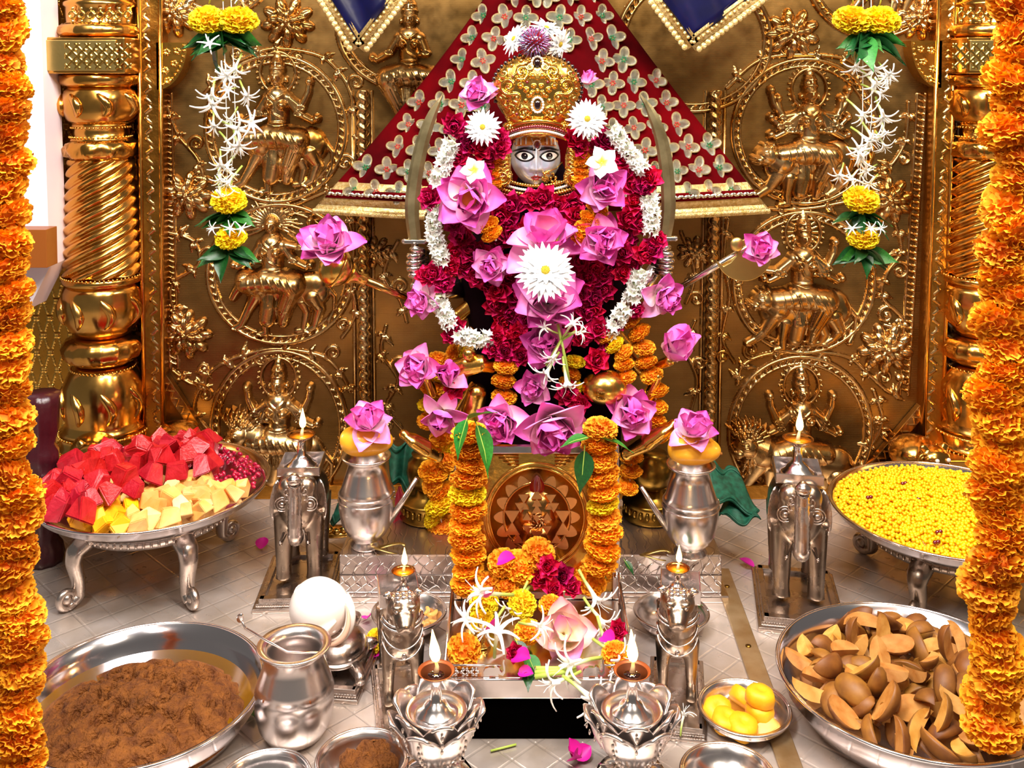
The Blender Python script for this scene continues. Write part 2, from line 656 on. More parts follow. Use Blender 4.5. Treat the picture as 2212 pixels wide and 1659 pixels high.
# gilded lattice panels behind the pillars
def lattice_panel(x0, x1, name):
    Yp = 2.86
    p0, p1 = P(x0 if x0 > 1000 else -700, -60, Yp), P(x1 if x0 < 1000 else 2900, -60, Yp)
    m = MB()
    m.box(((p0.x+p1.x)/2, Yp+0.03, 0.85), (abs(p1.x-p0.x), 0.06, 1.7))
    o = kind(m.build(name, 'gold_lattice', smooth=False), 'structure')
    # embossed diagonal lattice with a rosette at each crossing
    pr = []
    W_, H_ = x1-x0, 1080
    cx, cy = (x0+x1)/2, 500
    for i in range(-8, 9):
        for j in range(-14, 15):
            x, y = i*30+(15 if j % 2 else 0), j*38
            if abs(x) < W_/2-6 and abs(y) < 520:
                if (i+j) % 2 == 0 or True:
                    for a in range(4):
                        t = a*PI/2+PI/4
                        pr.append(('e', x+4.2*math.cos(t), y+4.2*math.sin(t), 3.4, 3.4, 0, 3))
                    if abs(x+15) < W_/2-4 and abs(y+38) < 520:
                        pr.append(('c', [(x+5, y+10, 1.8), (x+10, y+27, 1.8)], 1))
                    if abs(x-15) < W_/2-4 and abs(y+38) < 520:
                        pr.append(('c', [(x-5, y+10, 1.8), (x-10, y+27, 1.8)], 1))
    relief('embossed_lattice', cx, cy, pr, 'gold_bright', o, step=1.9, Y=Yp, k=0.8)
    return o


lattice_panel(20, 335, 'trim_2')
lattice_panel(2032, 2330, 'trim_3')


# gilded flat posts between pillar and relief panel
def post(x0t, x1t, x0b, x1b, name):
    Y = 2.74
    q = [P(x0t, -160, Y), P(x1t, -160, Y), P(x1b, 1010, Y), P(x0b, 1010, Y)]
    m = MB()
    m.add(q+[p+Vector((0, 0.12, 0)) for p in q], [[3, 2, 1, 0], [4, 5, 6, 7], [0, 1, 5, 4], [1, 2, 6, 5], [2, 3, 7, 6], [3, 0, 4, 7]])
    o = kind(m.build(name, 'gold_strip', smooth=False), 'structure')
    for xa, xb in ((x0t, x0b), (x1t, x1b)):
        e = MB()
        e.tube([P(xa, -160, Y), P(xb, 1010, Y)], 0.006, 8)
        e.build('edge_bead', 'gold_pillar', o)
    # embossed running leaf
    pr = []
    xc_t, xc_b = (x0t+x1t)/2, (x0b+x1b)/2
    for y in range(-480, 500, 22):
        xx = (xc_b-xc_t)*(y/1070.0)
        sgn = 1 if (y//22) % 2 else -1
        pr.append(('c', [(xx-6*sgn, y, 2), (xx+5*sgn, y-9, 3), (xx+2*sgn, y-15, 1.5)], 0.9))
    relief('running_leaf', (xc_t+xc_b)/2, 480, pr, 'gold_relief', o, step=1.9, Y=Y, k=0.9)


post(297, 345, 313, 352, 'trim_4')
post(2034, 2070, 1994, 2034, 'trim_5')


# pillars: turned and twisted, one thing of many members each
def pillar(xc_top, xc_bot, label, dy=0, shaft_turn=1):
    Y = 2.74
    base = P(xc_bot, 1010, Y)
    t = thing('gilded_pillar', label, 'pillar', base)
    s = S(Y)

    def loc(y):
        x = xc_top+(xc_bot-xc_top)*(y/1000.0)
        return P(x, y, Y)-base

    def part(name, prof, mod=None, n=64, m='gold_pillar'):
        # prof: list of (radius px, y px) from top to bottom
        m_ = MB()
        c0 = loc(prof[0][1])
        pr = [(r*s, -(y-prof[0][1])*s) for r, y in prof]
        m_.lathe(pr[::-1], n, Matrix.Translation(c0), mod)
        return m_.build(name, m, t)
    D = dy
    o = part('drum', [(70, -160), (70, 2), (76, 5), (76, 12), (72, 16), (72, 48), (76, 52)])
    pr = []
    for i in range(-3, 4):
        pr.append(('r', i*20, 0, 7, 7, 2.2, 4))
        pr.append(('e', i*20, -14, 3, 3, 0, 3))
        pr.append(('e', i*20, 14, 3, 3, 0, 3))
    relief('drum_rosettes', xc_top, 32, pr, 'gold_bright', o, Y=Y-72*s*0.985, k=0.8).location = -base
    part('fluted_flare', [(76, 52), (84, 60), (86, 72), (80, 80)], lambda a, z, k: 1+0.02*math.cos(28*a))
    bb = MB()
    cb = loc(121)
    bb.box(cb, (172*s, 172*s, 76*s))
    blk = bb.build('capital_block', 'gold_pillar', t, smooth=False, bevel=0.004)
    # lattice plate on the block
    pl = MB()
    pl.box(cb+Vector((-6*s, -88*s, 0)), (150*s, 5*s, 64*s))
    plate = pl.build('lattice_plate', 'gold_pale', blk, smooth=False, bevel=0.002)
    pr = []
    for i in range(-5, 6):
        a0, a1 = (i*22-30, -26), (i*22+22, 26)
        for aa, bb_ in (((i*22-26, -26), (i*22+26, 26)), ((i*22+26, -26), (i*22-26, 26))):
            (ax, ay), (bx, by) = aa, bb_
            ax2, bx2 = max(-70, min(70, ax)), max(-70, min(70, bx))
            if ax2 == bx2:
                continue
            f0, f1 = (ax2-ax)/(bx-ax), (bx2-ax)/(bx-ax)
            pr.append(('c', [(ax2, ay+(by-ay)*f0, 1.6), (bx2, ay+(by-ay)*f1, 1.6)], 1.0))
        for j in (-13, 0, 13):
            pr.append(('e', i*22+(11 if j == 0 else 0)-4, j, 3, 3, 0, 3) if abs(i*22) < 66 else ('e', 0, 0, 2, 2, 0, 2))
    xc_ = xc_top+(xc_bot-xc_top)*0.12
    r = relief('plate_lattice', xc_-6, 121, pr, 'gold_bright', blk, Y=Y-91*s, k=0.8)
    r.location = -base
    part('collar', [(80, 160), (84, 164), (84, 178), (78, 184), (70, 188)])
    lob = lambda a, z, k: 1+0.03*abs(math.sin(4*a))
    part('lobed_pot', [(68, 186), (76, 196), (81, 215), (80, 240), (72, 258), (60, 268)], lambda a, z, k: 1+0.025*math.cos(6*a)*math.sin(PI*k/5))
    part('neck', [(62, 266), (62, 271), (58, 274), (58, 292), (64, 297), (66, 302)])
    tw = lambda a, z, k: 1+0.05*abs(math.sin(5*a+z*60))
    part('twisted_ring', [(66, 301), (74, 308), (78, 320), (75, 334), (66, 342)], lambda a, z, k: 1+0.05*math.sin(11*(a-0.03*z/s)))
    prof = []
    for i in range(101):
        y = 342+(592-342)*i/100
        rr = 66+14*(i/100)**0.8
        prof.append((rr, y))
    part('twisted_shaft', prof, lambda a, z, k: 0.93+0.13*abs(math.sin(4.5*(a-0.0286*z/s))), n=180)
    part('flat_ring', [(80, 592), (84, 594), (84, 606), (80, 608)])
    part('leaf_pot', [(76, 608), (82, 625), (84, 655), (80, 685), (66, 710), (56, 722)], lambda a, z, k: 1+0.03*abs(math.sin(4*a))*math.sin(PI*k/5))
    part('gadrooned_ring', [(58, 722), (76, 728), (86, 745), (82, 765), (66, 778), (56, 784)], lambda a, z, k: 1+0.045*(abs(math.sin(9*a))-0.5)*math.sin(PI*k/5))
    part('bell_base', [(56, 784), (66, 790), (72, 800), (84, 825), (86, 870), (80, 905), (84, 918), (92, 924)], lambda a, z, k: 1+0.012*math.cos(6*a))
    part('base_ring', [(90, 924), (92, 930), (88, 948), (94, 952), (96, 957)])
    m_ = MB()
    cb = loc(984)
    m_.box(cb, (215*s, 200*s, 54*s))
    m_.build('square_plinth', 'gold_pillar', t, smooth=False, bevel=0.004)
    m_ = MB()
    zt = loc(1011).z
    m_.box((cb.x, cb.y+0.01, (zt-base.z)/2), (190*s, 170*s, zt+base.z))
    m_.build('foot_block', 'gold_strip', t, smooth=False, bevel=0.004)
    # leaf ornaments and beads applied on the pots
    for (yc, rr, hh, nm) in ((225, 80, 30, 'leaf_ornament'), (660, 84, 40, 'leaf_ornament'), (860, 86, 45, 'leaf_ornament')):
        for k in range(8):
            a_ = k*PI/4+PI/8
            m_ = MB()
            pts, rad = [], []
            for i in range(9):
                u = i/8
                yy = yc+hh*(1-2*u)*0.95
                r_ = rr*(1.0-0.16*(abs(1-2*u)**2.2))*s
                aa = a_+0.20*math.sin(u*PI*1.3)
                pts.append(Vector((r_*math.cos(aa), r_*math.sin(aa), -(yy-1010)*s)))
                rad.append((2+9*math.sin(PI*u)**0.8)*s)
            m_.tube(pts, rad, 8)
            dx = loc(yc)
            m_.build(nm, 'gold_pillar', t, Matrix.Translation((dx.x, dx.y, dx.z+(yc-1010)*s)))
    # bead rows
    for yb, rb, nb in ((274, 61, 44), (294, 64, 44), (592, 84, 60), (790, 67, 48), (926, 93, 60), (957, 97, 60)):
        m_ = MB()
        c0 = loc(yb)
        for i in range(nb):
            a_ = 2*PI*i/nb
            m_.ell(c0+Vector((rb*s*math.cos(a_), rb*s*math.sin(a_), 0)), (2.6*s,)*3, nu=6, nv=4)
        kind(m_.build('bead_row', 'gold_bright', t), 'stuff')
    return t


pillar(216, 226, 'gilded twisted pillar beside the white wall, behind the fruit tray')
pillar(2138, 2112, 'gilded twisted pillar behind the boondi tray', shaft_turn=-1)

# ------------------------------------------------------------------ relief panels
GR = 'gold_relief'


def folds(cx, cy, rx, ry, n, a0, a1, w=2.0, h=1.0):
    out = []
    for i in range(n):
        t = a0+(a1-a0)*i/max(1, n-1)
        c_, s_ = math.cos(t), math.sin(t)
        out.append(('g', [(cx+c_*rx*0.25, cy+s_*ry*0.25, w*0.6), (cx+c_*rx*0.6-s_*6, cy+s_*ry*0.6+4, w), (cx+c_*rx*0.95, cy+s_*ry*0.95, w*0.5)], h))
    return out


def rider(hx, hy, s=1.0, arms=(), crown=True, halo=True, hair=False, rays=False):
    p = []
    if halo:
        p.append(('r', hx, hy-8*s, 30*s, 34*s, 3*s, 5))
        for i in range(26):
            t = 2*PI*i/26
            p.append(('e', hx+36*s*math.cos(t), hy-8*s+40*s*math.sin(t), 2.4, 2.4, 0, 4))
        if rays:
            for i in range(20):
                t = 2*PI*i/20
                p.append(('c', [(hx+16*s*math.cos(t), hy-8*s+18*s*math.sin(t), 1.2), (hx+27*s*math.cos(t), hy-8*s+31*s*math.sin(t), 1.2)], 1.2))
    if hair:
        for i in range(22):
            t = PI*1.05+PI*1.0*i/21*0.9 if False else PI*0.85+PI*1.3*i/21
            L_ = (50+8*math.sin(i*2.1))*s
            p.append(('c', [(hx+8*s*math.cos(t), hy+8*s*math.sin(t), 3), (hx+L_*0.6*math.cos(t), hy+L_*0.6*math.sin(t), 3.4), (hx+L_*math.cos(t+0.08), hy+L_*math.sin(t+0.08)+3, 1.2)], 1.3))
    # head
    p += [('e', hx, hy, 14*s, 18*s, 0, 17*s), ('e', hx, hy+12*s, 8*s, 6*s, 0, 14*s)]
    p += [('g', [(hx, hy-4*s, 1.6*s), (hx, hy+4*s, 3.0*s)], 1.5), ('g', [(hx-7*s, hy-3*s, 1.8*s), (hx-3.5*s, hy-3*s, 1.8*s)], 1.2),
          ('g', [(hx+7*s, hy-3*s, 1.8*s), (hx+3.5*s, hy-3*s, 1.8*s)], 1.2), ('g', [(hx-3*s, hy+9*s, 1.5*s), (hx+3*s, hy+9*s, 1.5*s)], 1.3),
          ('e', hx-15*s, hy+5*s, 3*s, 6*s, 0, 7*s), ('e', hx+15*s, hy+5*s, 3*s, 6*s, 0, 7*s)]
    if crown:
        p += [('c', [(hx, hy-13*s, 15*s), (hx, hy-22*s, 13*s), (hx, hy-34*s, 8*s), (hx, hy-46*s, 3*s)], 0.9),
              ('g', [(hx-12*s, hy-14*s, 2*s), (hx+12*s, hy-14*s, 2*s)], 1.4), ('g', [(hx-10*s, hy-24*s, 2*s), (hx+10*s, hy-24*s, 2*s)], 1.4),
              ('g', [(hx, hy-18*s, 3*s), (hx, hy-30*s, 2*s)], 1.2)]
    # torso
    p += [('c', [(hx, hy+18*s, 8*s), (hx, hy+28*s, 12*s)], 1.0),
          ('c', [(hx-17*s, hy+36*s, 12*s), (hx+17*s, hy+36*s, 12*s)], 1.1),
          ('c', [(hx, hy+34*s, 22*s), (hx, hy+60*s, 19*s), (hx, hy+84*s, 18*s)], 0.85),
          ('e', hx-11*s, hy+47*s, 11*s, 11*s, 0, 24*s), ('e', hx+11*s, hy+47*s, 11*s, 11*s, 0, 24*s)]
    p += [('g', [(hx-14*s, hy+27*s, 1.8), (hx, hy+38*s, 2.2), (hx+14*s, hy+27*s, 1.8)], 1.3),
          ('g', [(hx-17*s, hy+30*s, 1.8), (hx-2*s, hy+62*s, 2.2), (hx+16*s, hy+72*s, 1.8)], 1.2),
          ('g', [(hx-16*s, hy+76*s, 2.6), (hx+16*s, hy+76*s, 2.6)], 1.2)]
    for ch in arms:
        pts = [(hx+x*s, hy+y*s, r*s) for x, y, r in ch]
        p.append(('c', pts, 1.35))
        ex, ey, er = pts[-1]
        p.append(('e', ex, ey, er+2.5, er+3, 0, er*1.8))
        for q in (1,):
            x, y, r = pts[min(len(pts)-2, 1)]
            p.append(('r', x, y, r*0.9, r*0.5, 1.6, r*1.5))
    return p


def lap(hx, hy, s=1.0, side=1):
    p = [('e', hx, hy+104*s, 50*s, 24*s, 0, 26*s),
         ('c', [(hx-12*s, hy+100*s, 22*s), (hx+38*s*side, hy+110*s, 24*s), (hx+20*s*side, hy+150*s, 16*s), (hx+16*s*side, hy+178*s, 10*s)], 1.1),
         ('c', [(hx, hy+102*s, 22*s), (hx-46*s*side, hy+108*s, 20*s), (hx-18*s*side, hy+124*s, 12*s)], 1.15),
         ('c', [(hx-6*s, hy+104*s, 14*s), (hx-8*s, hy+150*s, 18*s), (hx-12*s, hy+172*s, 16*s)], 0.8)]
    for i in range(7):
        t = i/6
        p.append(('g', [(hx-(40-70*t)*s, hy+(92+4*t)*s, 1.3), (hx-(36-80*t)*s, hy+(112+18*abs(t-.5))*s, 2.4), (hx-(22-44*t)*s, hy+(132+36*t)*s, 1.5)], 0.8))
    for i in range(5):
        p.append(('g', [(hx+(8+6*i)*s*side, hy+(98+3*i)*s, 1.2), (hx+(24+5*i)*s*side, hy+(120+4*i)*s, 2.2), (hx+(10+3*i)*s*side, hy+(156+5*i)*s, 1.4)], 0.8))
    for i in range(4):
        p.append(('e', hx-20*s+i*8*s, hy+180*s, 4, 3, 0, 8))
    return p


def beast(hx, hy, bx, by, s=1.0, face=-1, kind_='lion', low=0):
    f = face
    p = [('c', [(hx-f*30*s, hy+18*s, 36*s), ((hx+bx)/2, (hy+by)/2+18*s, 32*s), (bx, by+10*s, 34*s), (bx-f*6*s, by+18*s, 32*s)], 0.55),
         ('c', [(hx-f*28*s, hy+10*s, 32*s), (hx-f*8*s, hy, 24*s)], 0.95)]
    # head and muzzle
    p += [('e', hx, hy, 25*s, 23*s, 0, 30*s)]
    if kind_ == 'horse':
        p += [('c', [(hx, hy, 17*s), (hx+f*20*s, hy+26*s, 12*s), (hx+f*28*s, hy+40*s, 10*s)], 1.5),
              ('c', [(hx-f*6*s, hy-16*s, 6*s), (hx-f*12*s, hy-38*s, 2*s)], 1.5), ('c', [(hx+f*6*s, hy-18*s, 6*s), (hx+f*4*s, hy-38*s, 2*s)], 1.5)]
        for i in range(7):
            p.append(('c', [(hx-f*(10+6*i)*s, hy+(-14+4*i)*s, 3), (hx-f*(20+7*i)*s, hy+(8+6*i)*s, 2)], 3.0))
    elif kind_ == 'bull':
        p += [('c', [(hx, hy, 18*s), (hx+f*18*s, hy+24*s, 14*s)], 1.5), ('c', [(hx-f*2*s, hy-18*s, 5*s), (hx+f*10*s, hy-36*s, 4*s), (hx+f*2*s, hy-50*s, 2*s)], 1.8),
              ('c', [(hx-f*14*s, hy-10*s, 6*s), (hx-f*30*s, hy-8*s, 3*s)], 1.8), ('e', hx-f*50*s, hy-12*s, 22*s, 18*s, 0, 30*s)]
    else:
        p += [('e', hx+f*17*s, hy+9*s, 14*s, 12*s, 0, 30*s), ('e', hx+f*27*s, hy+3*s, 5*s, 4*s, 0, 28*s),
              ('e', hx-f*8*s, hy-20*s, 7*s, 7*s, 0, 28*s), ('e', hx+f*8*s, hy-20*s, 6*s, 6*s, 0, 26*s),
              ('g', [(hx+f*10*s, hy+14*s, 2), (hx+f*26*s, hy+14*s, 2.4)], -1.6), ('g', [(hx+f*18*s, hy+19*s, 2.4), (hx+f*26*s, hy+20*s, 2.4)], 1.3)]
        if kind_ == 'lion':
            for ring, (r0, r1, nn) in enumerate(((20, 40, 15), (34, 54, 17))):
                for i in range(nn):
                    t = PI*(0.5 if f < 0 else 1.5)-PI*1.05+PI*1.25*i/(nn-1) if False else (-PI*0.75+PI*1.3*i/(nn-1) if f < 0 else PI*0.45+PI*1.3*i/(nn-1))
                    c_, s_ = math.cos(t), math.sin(t)
                    p.append(('c', [(hx+c_*r0*s, hy+s_*r0*s, 5*s), (hx+c_*(r0+r1)/2*s-s_*3, hy+s_*(r0+r1)/2*s+c_*3, 5*s), (hx+c_*r1*s, hy+s_*r1*s+3, 2*s)], 4.2-ring*0.8))
    p += [('g', [(hx+f*4*s, hy-4*s, 3*s), (hx+f*10*s, hy-4*s, 3*s)], 1.6), ('g', [(hx+f*3*s, hy-10*s, 1.5*s), (hx+f*13*s, hy-8*s, 1.5*s)], 1.5)]
    # legs
    L = 92*s+low
    fx = hx-f*22*s
    p += [('c', [(fx, hy+36*s, 18*s), (fx+f*16*s, hy+64*s, 12*s), (fx+f*34*s, hy+L-12*s, 9*s), (fx+f*48*s, hy+L-4*s, 9*s)], 1.1),
          ('c', [(fx-f*22*s, hy+44*s, 16*s), (fx-f*18*s, hy+78*s, 10*s), (fx-f*20*s, hy+L+6*s, 8*s), (fx-f*6*s, hy+L+8*s, 8*s)], 1.2),
          ('c', [(bx, by+30*s, 22*s), (bx-f*14*s, by+56*s, 13*s), (bx-f*2*s, by+L-16*s, 8*s), (bx+f*14*s, by+L-6*s, 8*s)], 1.1),
          ('c', [(bx+f*26*s, by+36*s, 16*s), (bx+f*14*s, by+64*s, 10*s), (bx+f*22*s, by+L-8*s, 7*s), (bx+f*36*s, by+L-6*s, 7*s)], 1.0)]
    for (qx, qy) in ((fx+f*52*s, hy+L-4*s), (fx-f*2*s, hy+L+8*s), (bx+f*18*s, by+L-6*s)):
        for i in range(3):
            p.append(('e', qx-f*i*4, qy+i*1.5, 4, 4, 0, 12))
    # tail
    p.append(('c', [(bx-f*28*s, by+8*s, 7*s), (bx-f*46*s, by+30*s, 5*s), (bx-f*44*s, by+62*s, 4*s), (bx-f*34*s, by+82*s, 7*s)], 1.2))
    # caparison cloth with hatch
    mx, my = (hx+bx)/2+f*-14*s, (hy+by)/2
    for i in range(6):
        p.append(('g', [(mx-26*s+i*10*s, my+2*s, 1.2), (mx-20*s+i*12*s, my+46*s, 1.2)], 1.3))
    p.append(('g', [(mx-28*s, my+48*s, 2), (mx+40*s, my+44*s, 2)], 1.4))
    return p


def medallion(cx, cy, rx, ry, label_figs, name='medallion_rim', teeth=56, hole=True):
    t = []
    t.append(('r', 0, 0, rx, ry, 5, 6))
    t.append(('r', 0, 0, rx-15, ry-15, 3, 4))
    for i in range(teeth):
        a_ = 2*PI*i/teeth
        t.append(('c', [((rx-11)*math.cos(a_), (ry-11)*math.sin(a_), 2.4), ((rx-4)*math.cos(a_+0.05), (ry-4)*math.sin(a_+0.05), 2.4)], 1.5))
    relief(name, cx, cy, t, GR, wall, Y=YW, k=1.3)
    for nm, pr in label_figs:
        relief(nm, cx, cy, pr, GR, wall, Y=YW, k=1.45 if nm == 'relief_figure' else 1.15, lift=0.001)


A_up = lambda sx: [(20*sx, 36, 9), (40*sx, 52, 8), (52*sx, 26, 6.5), (54*sx, 8, 6)]
A_dn = lambda sx: [(20*sx, 38, 9), (36*sx, 62, 8), (58*sx, 74, 6.5), (66*sx, 70, 6)]
A_fr = lambda sx: [(20*sx, 38, 9), (30*sx, 62, 8), (8*sx, 64, 6.5)]
A_hi = lambda sx: [(18*sx, 34, 8), (46*sx, 40, 7), (62*sx, 16, 6), (66*sx, -6, 6)]
medallion(596, 278, 152, 158, [
    ('relief_beast', beast(-60, 20, 76, 20, 1.02, -1, 'bull', 14)),
    ('relief_figure', rider(6, -112, 1.28, (A_up(1), A_dn(1), A_fr(-1), A_dn(-1))) + lap(4, -114, 1.26, 1))])
medallion(606, 592, 158, 152, [
    ('relief_beast', beast(-74, 10, 72, 18, 1.0, -1, 'horse', 20)),
    ('relief_figure', rider(-16, -110, 1.26, (A_hi(1), A_dn(1), A_fr(-1), A_dn(-1)), crown=False, halo=False, hair=True) + lap(-14, -116, 1.24, 1))])
medallion(604, 922, 148, 168, [
    ('relief_beast', beast(-84, 12, 60, 44, 1.18, -1, 'lion', 30)),
    ('relief_figure', rider(0, -100, 1.28, (A_up(1), A_up(-1), A_dn(1), A_fr(-1))) + lap(0, -104, 1.26, 1))])
medallion(1738, 284, 156, 156, [
    ('relief_beast', beast(-84, 50, 66, 44, 1.12, -1, 'tiger', -4)),
    ('relief_figure', rider(8, -82, 1.26, (A_up(1), A_up(-1), A_dn(1), A_dn(-1), A_fr(1), A_fr(-1), A_hi(1), A_hi(-1), [(20, 38, 8), (50, 56, 7), (66, 40, 6)], [(-20, 38, 8), (-50, 56, 7), (-66, 40, 6)])) + lap(4, -84, 1.24, 1))])
medallion(1736, 610, 154, 154, [
    ('relief_beast', beast(-92, 36, 62, 40, 1.12, -1, 'tiger', -2)),
    ('relief_figure', rider(-4, -100, 1.28, (A_dn(1), A_dn(-1), A_fr(1), A_up(1), [(-20, 38, 9), (-44, 58, 8), (-66, 56, 6.5), (-82, 64, 6)]), rays=True) + lap(-4, -102, 1.28, 1))])
medallion(1728, 930, 156, 164, [
    ('relief_beast', beast(-118, 30, 76, 62, 1.2, -1, 'lion', 16)),
    ('relief_figure', rider(0, -90, 1.28, (A_up(1), A_up(-1), A_dn(1), A_dn(-1))) + lap(-8, -92, 1.28, -1))])
# large upper roundels behind the cloth
medallion(905, 60, 175, 140, [('relief_figure', rider(-20, -20, 1.2, (A_dn(-1), A_fr(1)), halo=False) + lap(-20, -22, 1.2, -1))])
medallion(1500, 90, 165, 150, [])
medallion(1890, -70, 150, 150, [('relief_beast', beast(-40, 10, 60, 10, 1.0, -1, 'lion', 10))])
medallion(470, -75, 120, 110, [])


def flower_relief(cx, cy, s=1.0, rot=0):
    p = []
    for ring, (r, n_, w_, h_) in enumerate(((40, 9, 15, 16), (27, 7, 14, 22), (14, 5, 11, 26))):
        for i in range(n_):
            t = 2*PI*i/n_+rot+ring*0.4
            p.append(('e', r*s*math.cos(t), r*s*math.sin(t)*0.9, 17*s, w_*s*0.75, t+PI/2*0, h_*s))
            p.append(('g', [((r-9)*s*math.cos(t), (r-9)*s*math.sin(t)*0.9, 1.2), ((r+12)*s*math.cos(t), (r+12)*s*math.sin(t)*0.9, 1.6)], -1.3))
    p.append(('e', 0, 0, 9*s, 9*s, 0, 29*s))
    relief('relief_flower', cx, cy, p, GR, wall, Y=YW, k=0.9)


for x, y, s_, r_ in ((622, 48, 1.05, 0.2), (405, 422, 1.0, 0), (402, 722, 1.05, 0.7), (1712, 72, 1.05, 0.3), (1918, 432, 1.0, 0.5),
                     (1912, 752, 1.1, 0.2), (378, 28, 1.0, 0), (1985, 40, 0.9, 0), (1500, 545, 0.7, 0), (812, 545, 0.7, 0.4)):
    flower_relief(x, y, s_, r_)


def leafp(x, y, a_, L_=26, w_=9, h_=8):
    c_, s_ = math.cos(a_), math.sin(a_)
    return [('c', [(x, y, 2.5), (x+c_*L_*0.45, y+s_*L_*0.45, w_), (x+c_*L_, y+s_*L_, 1.5)], h_/w_),
            ('g', [(x, y, 1.2), (x+c_*L_*0.85, y+s_*L_*0.85, 1.2)], -1.6)]


# coordinates are photo pixels relative to the picture corner mapped onto the wall plane
def vine_at(pts, seed):
    cx = sum(p[0] for p in pts)/len(pts)
    cy = sum(p[1] for p in pts)/len(pts)
    rr = random.Random(seed)
    p = []
    sm = []
    n_ = len(pts)
    V = [Vector((a_, b_)) for a_, b_ in pts]
    for i in range(n_-1):
        p0, p1, p2, p3 = V[max(i-1, 0)], V[i], V[i+1], V[min(i+2, n_-1)]
        for k in range(8):
            t = k/8
            q_ = 0.5*((2*p1)+(-p0+p2)*t+(2*p0-5*p1+4*p2-p3)*t*t+(-p0+3*p1-3*p2+p3)*t**3)
            sm.append((q_.x-cx, q_.y-cy, 4.0))
    p.append(('c', sm, 1.5))
    for i in range(3, len(sm)-1, 5):
        x, y, _ = sm[i]
        dx, dy = sm[i+1][0]-x, sm[i+1][1]-y
        a_ = math.atan2(dy, dx)
        sd = 1 if (i//5) % 2 else -1
        if (i//5) % 3 == 2:
            R_ = 10+rr.random()*4
            ox, oy = x-math.sin(a_)*sd*R_*1.5, y+math.cos(a_)*sd*R_*1.5
            a0 = math.degrees(math.atan2(y-oy, x-ox))
            p.append(('c', spiral(ox, oy, R_*1.5, 4, a0, -1.25*sd, 3.6, 3.2), 1.6))
            p.append(('e', ox, oy, 5, 5, 0, 8))
        else:
            p += leafp(x, y, a_+sd*0.9, 22+rr.random()*10, 7)
            p += leafp(x, y, a_+sd*0.25, 16+rr.random()*8, 5.5)
            p += leafp(x, y, a_-sd*1.1, 13+rr.random()*8, 5)
    relief('relief_vine', cx, cy, p, GR, wall, Y=YW, k=1.1, step=1.8)


vine_at([(362, 225), (385, 290), (425, 340), (440, 385), (430, 400)], 1)
vine_at([(365, 500), (420, 520), (430, 570), (375, 610), (372, 660), (400, 690)], 2)
vine_at([(372, 800), (420, 830), (470, 790), (530, 765), (600, 752), (690, 765), (735, 800), (760, 850)], 3)
vine_at([(748, 450), (765, 520), (760, 600), (768, 680), (735, 735)], 4)
vine_at([(440, 205), (490, 150), (540, 120), (600, 105), (690, 120), (740, 165), (765, 230), (768, 330), (750, 420)], 5)
vine_at([(440, 860), (448, 800), (420, 880), (450, 930)], 6)
vine_at([(1960, 220), (1955, 300), (1930, 350), (1905, 370), (1925, 400)], 7)
vine_at([(1930, 480), (1945, 540), (1915, 590), (1905, 640), (1950, 690), (1930, 715)], 8)
vine_at([(1590, 830), (1600, 790), (1650, 765), (1735, 757), (1830, 770), (1880, 810), (1930, 850), (1955, 810)], 9)
vine_at([(1570, 470), (1562, 560), (1575, 640), (1560, 730), (1590, 790)], 10)
vine_at([(1570, 190), (1640, 130), (1735, 118), (1830, 130), (1890, 180)], 11)
vine_at([(1885, 840), (1905, 900), (1890, 950), (1860, 985)], 12)
vine_at([(560, 440), (620, 445), (690, 420), (740, 395)], 13)
vine_at([(1600, 440), (1680, 452), (1760, 448), (1850, 430)], 14)
vine_at([(835, 700), (825, 760), (860, 820), (835, 880), (870, 930)], 15)
vine_at([(1500, 690), (1480, 750), (1505, 820), (1490, 900)], 16)
vine_at([(860, 520), (830, 590), (865, 650), (880, 700)], 17)
vine_at([(1470, 500), (1500, 590), (1480, 660)], 18)
# tooth edging along the panel borders
for xa, xb, y0, y1 in ((366, 372, 200, 800), (1985, 1958, 200, 860)):
    pr = []
    n_ = 48
    for i in range(n_):
        yy = y0+(y1-y0)*i/n_
        xx = xa+(xb-xa)*i/n_
        pr.append(('c', [(xx-(xa+xb)/2-5, yy-(y0+y1)/2, 2.6), (xx-(xa+xb)/2+5, yy-(y0+y1)/2+4, 2.6)], 1.6))
    pr.append(('c', [(xa-(xa+xb)/2-9, -(y1-y0)/2, 2.5), (xb-(xa+xb)/2-9, (y1-y0)/2, 2.5)], 1.3))
    pr.append(('c', [(xa-(xa+xb)/2+9, -(y1-y0)/2, 2.5), (xb-(xa+xb)/2+9, (y1-y0)/2, 2.5)], 1.3))
    relief('tooth_border', (xa+xb)/2, (y0+y1)/2, pr, GR, wall, Y=YW, k=1.2, step=1.8)

# twisted rope mouldings either side of the middle bay
for xa, xb in ((783, 790), (1546, 1532)):
    p0, p1 = P(xa, 195, YW-0.012), P(xb, 985, YW-0.012)
    L_ = (p0-p1).length
    prof = [(0.0155, L_*i/200) for i in range(201)]
    m = MB()
    m.lathe(prof, 20, Matrix.Translation(p1) @ (p0-p1).to_track_quat('Z', 'Y').to_matrix().to_4x4(), lambda a_, z, k: 1+0.22*math.sin(2*a_+z*230))
    m.build('rope_moulding', GR, wall)
    for dx in (-22, 20):
        m = MB()
        m.tube([P(xa+dx, 195, YW), P(xb+dx, 985, YW)], 0.006, 8)
        m.build('moulding_fillet', GR, wall)
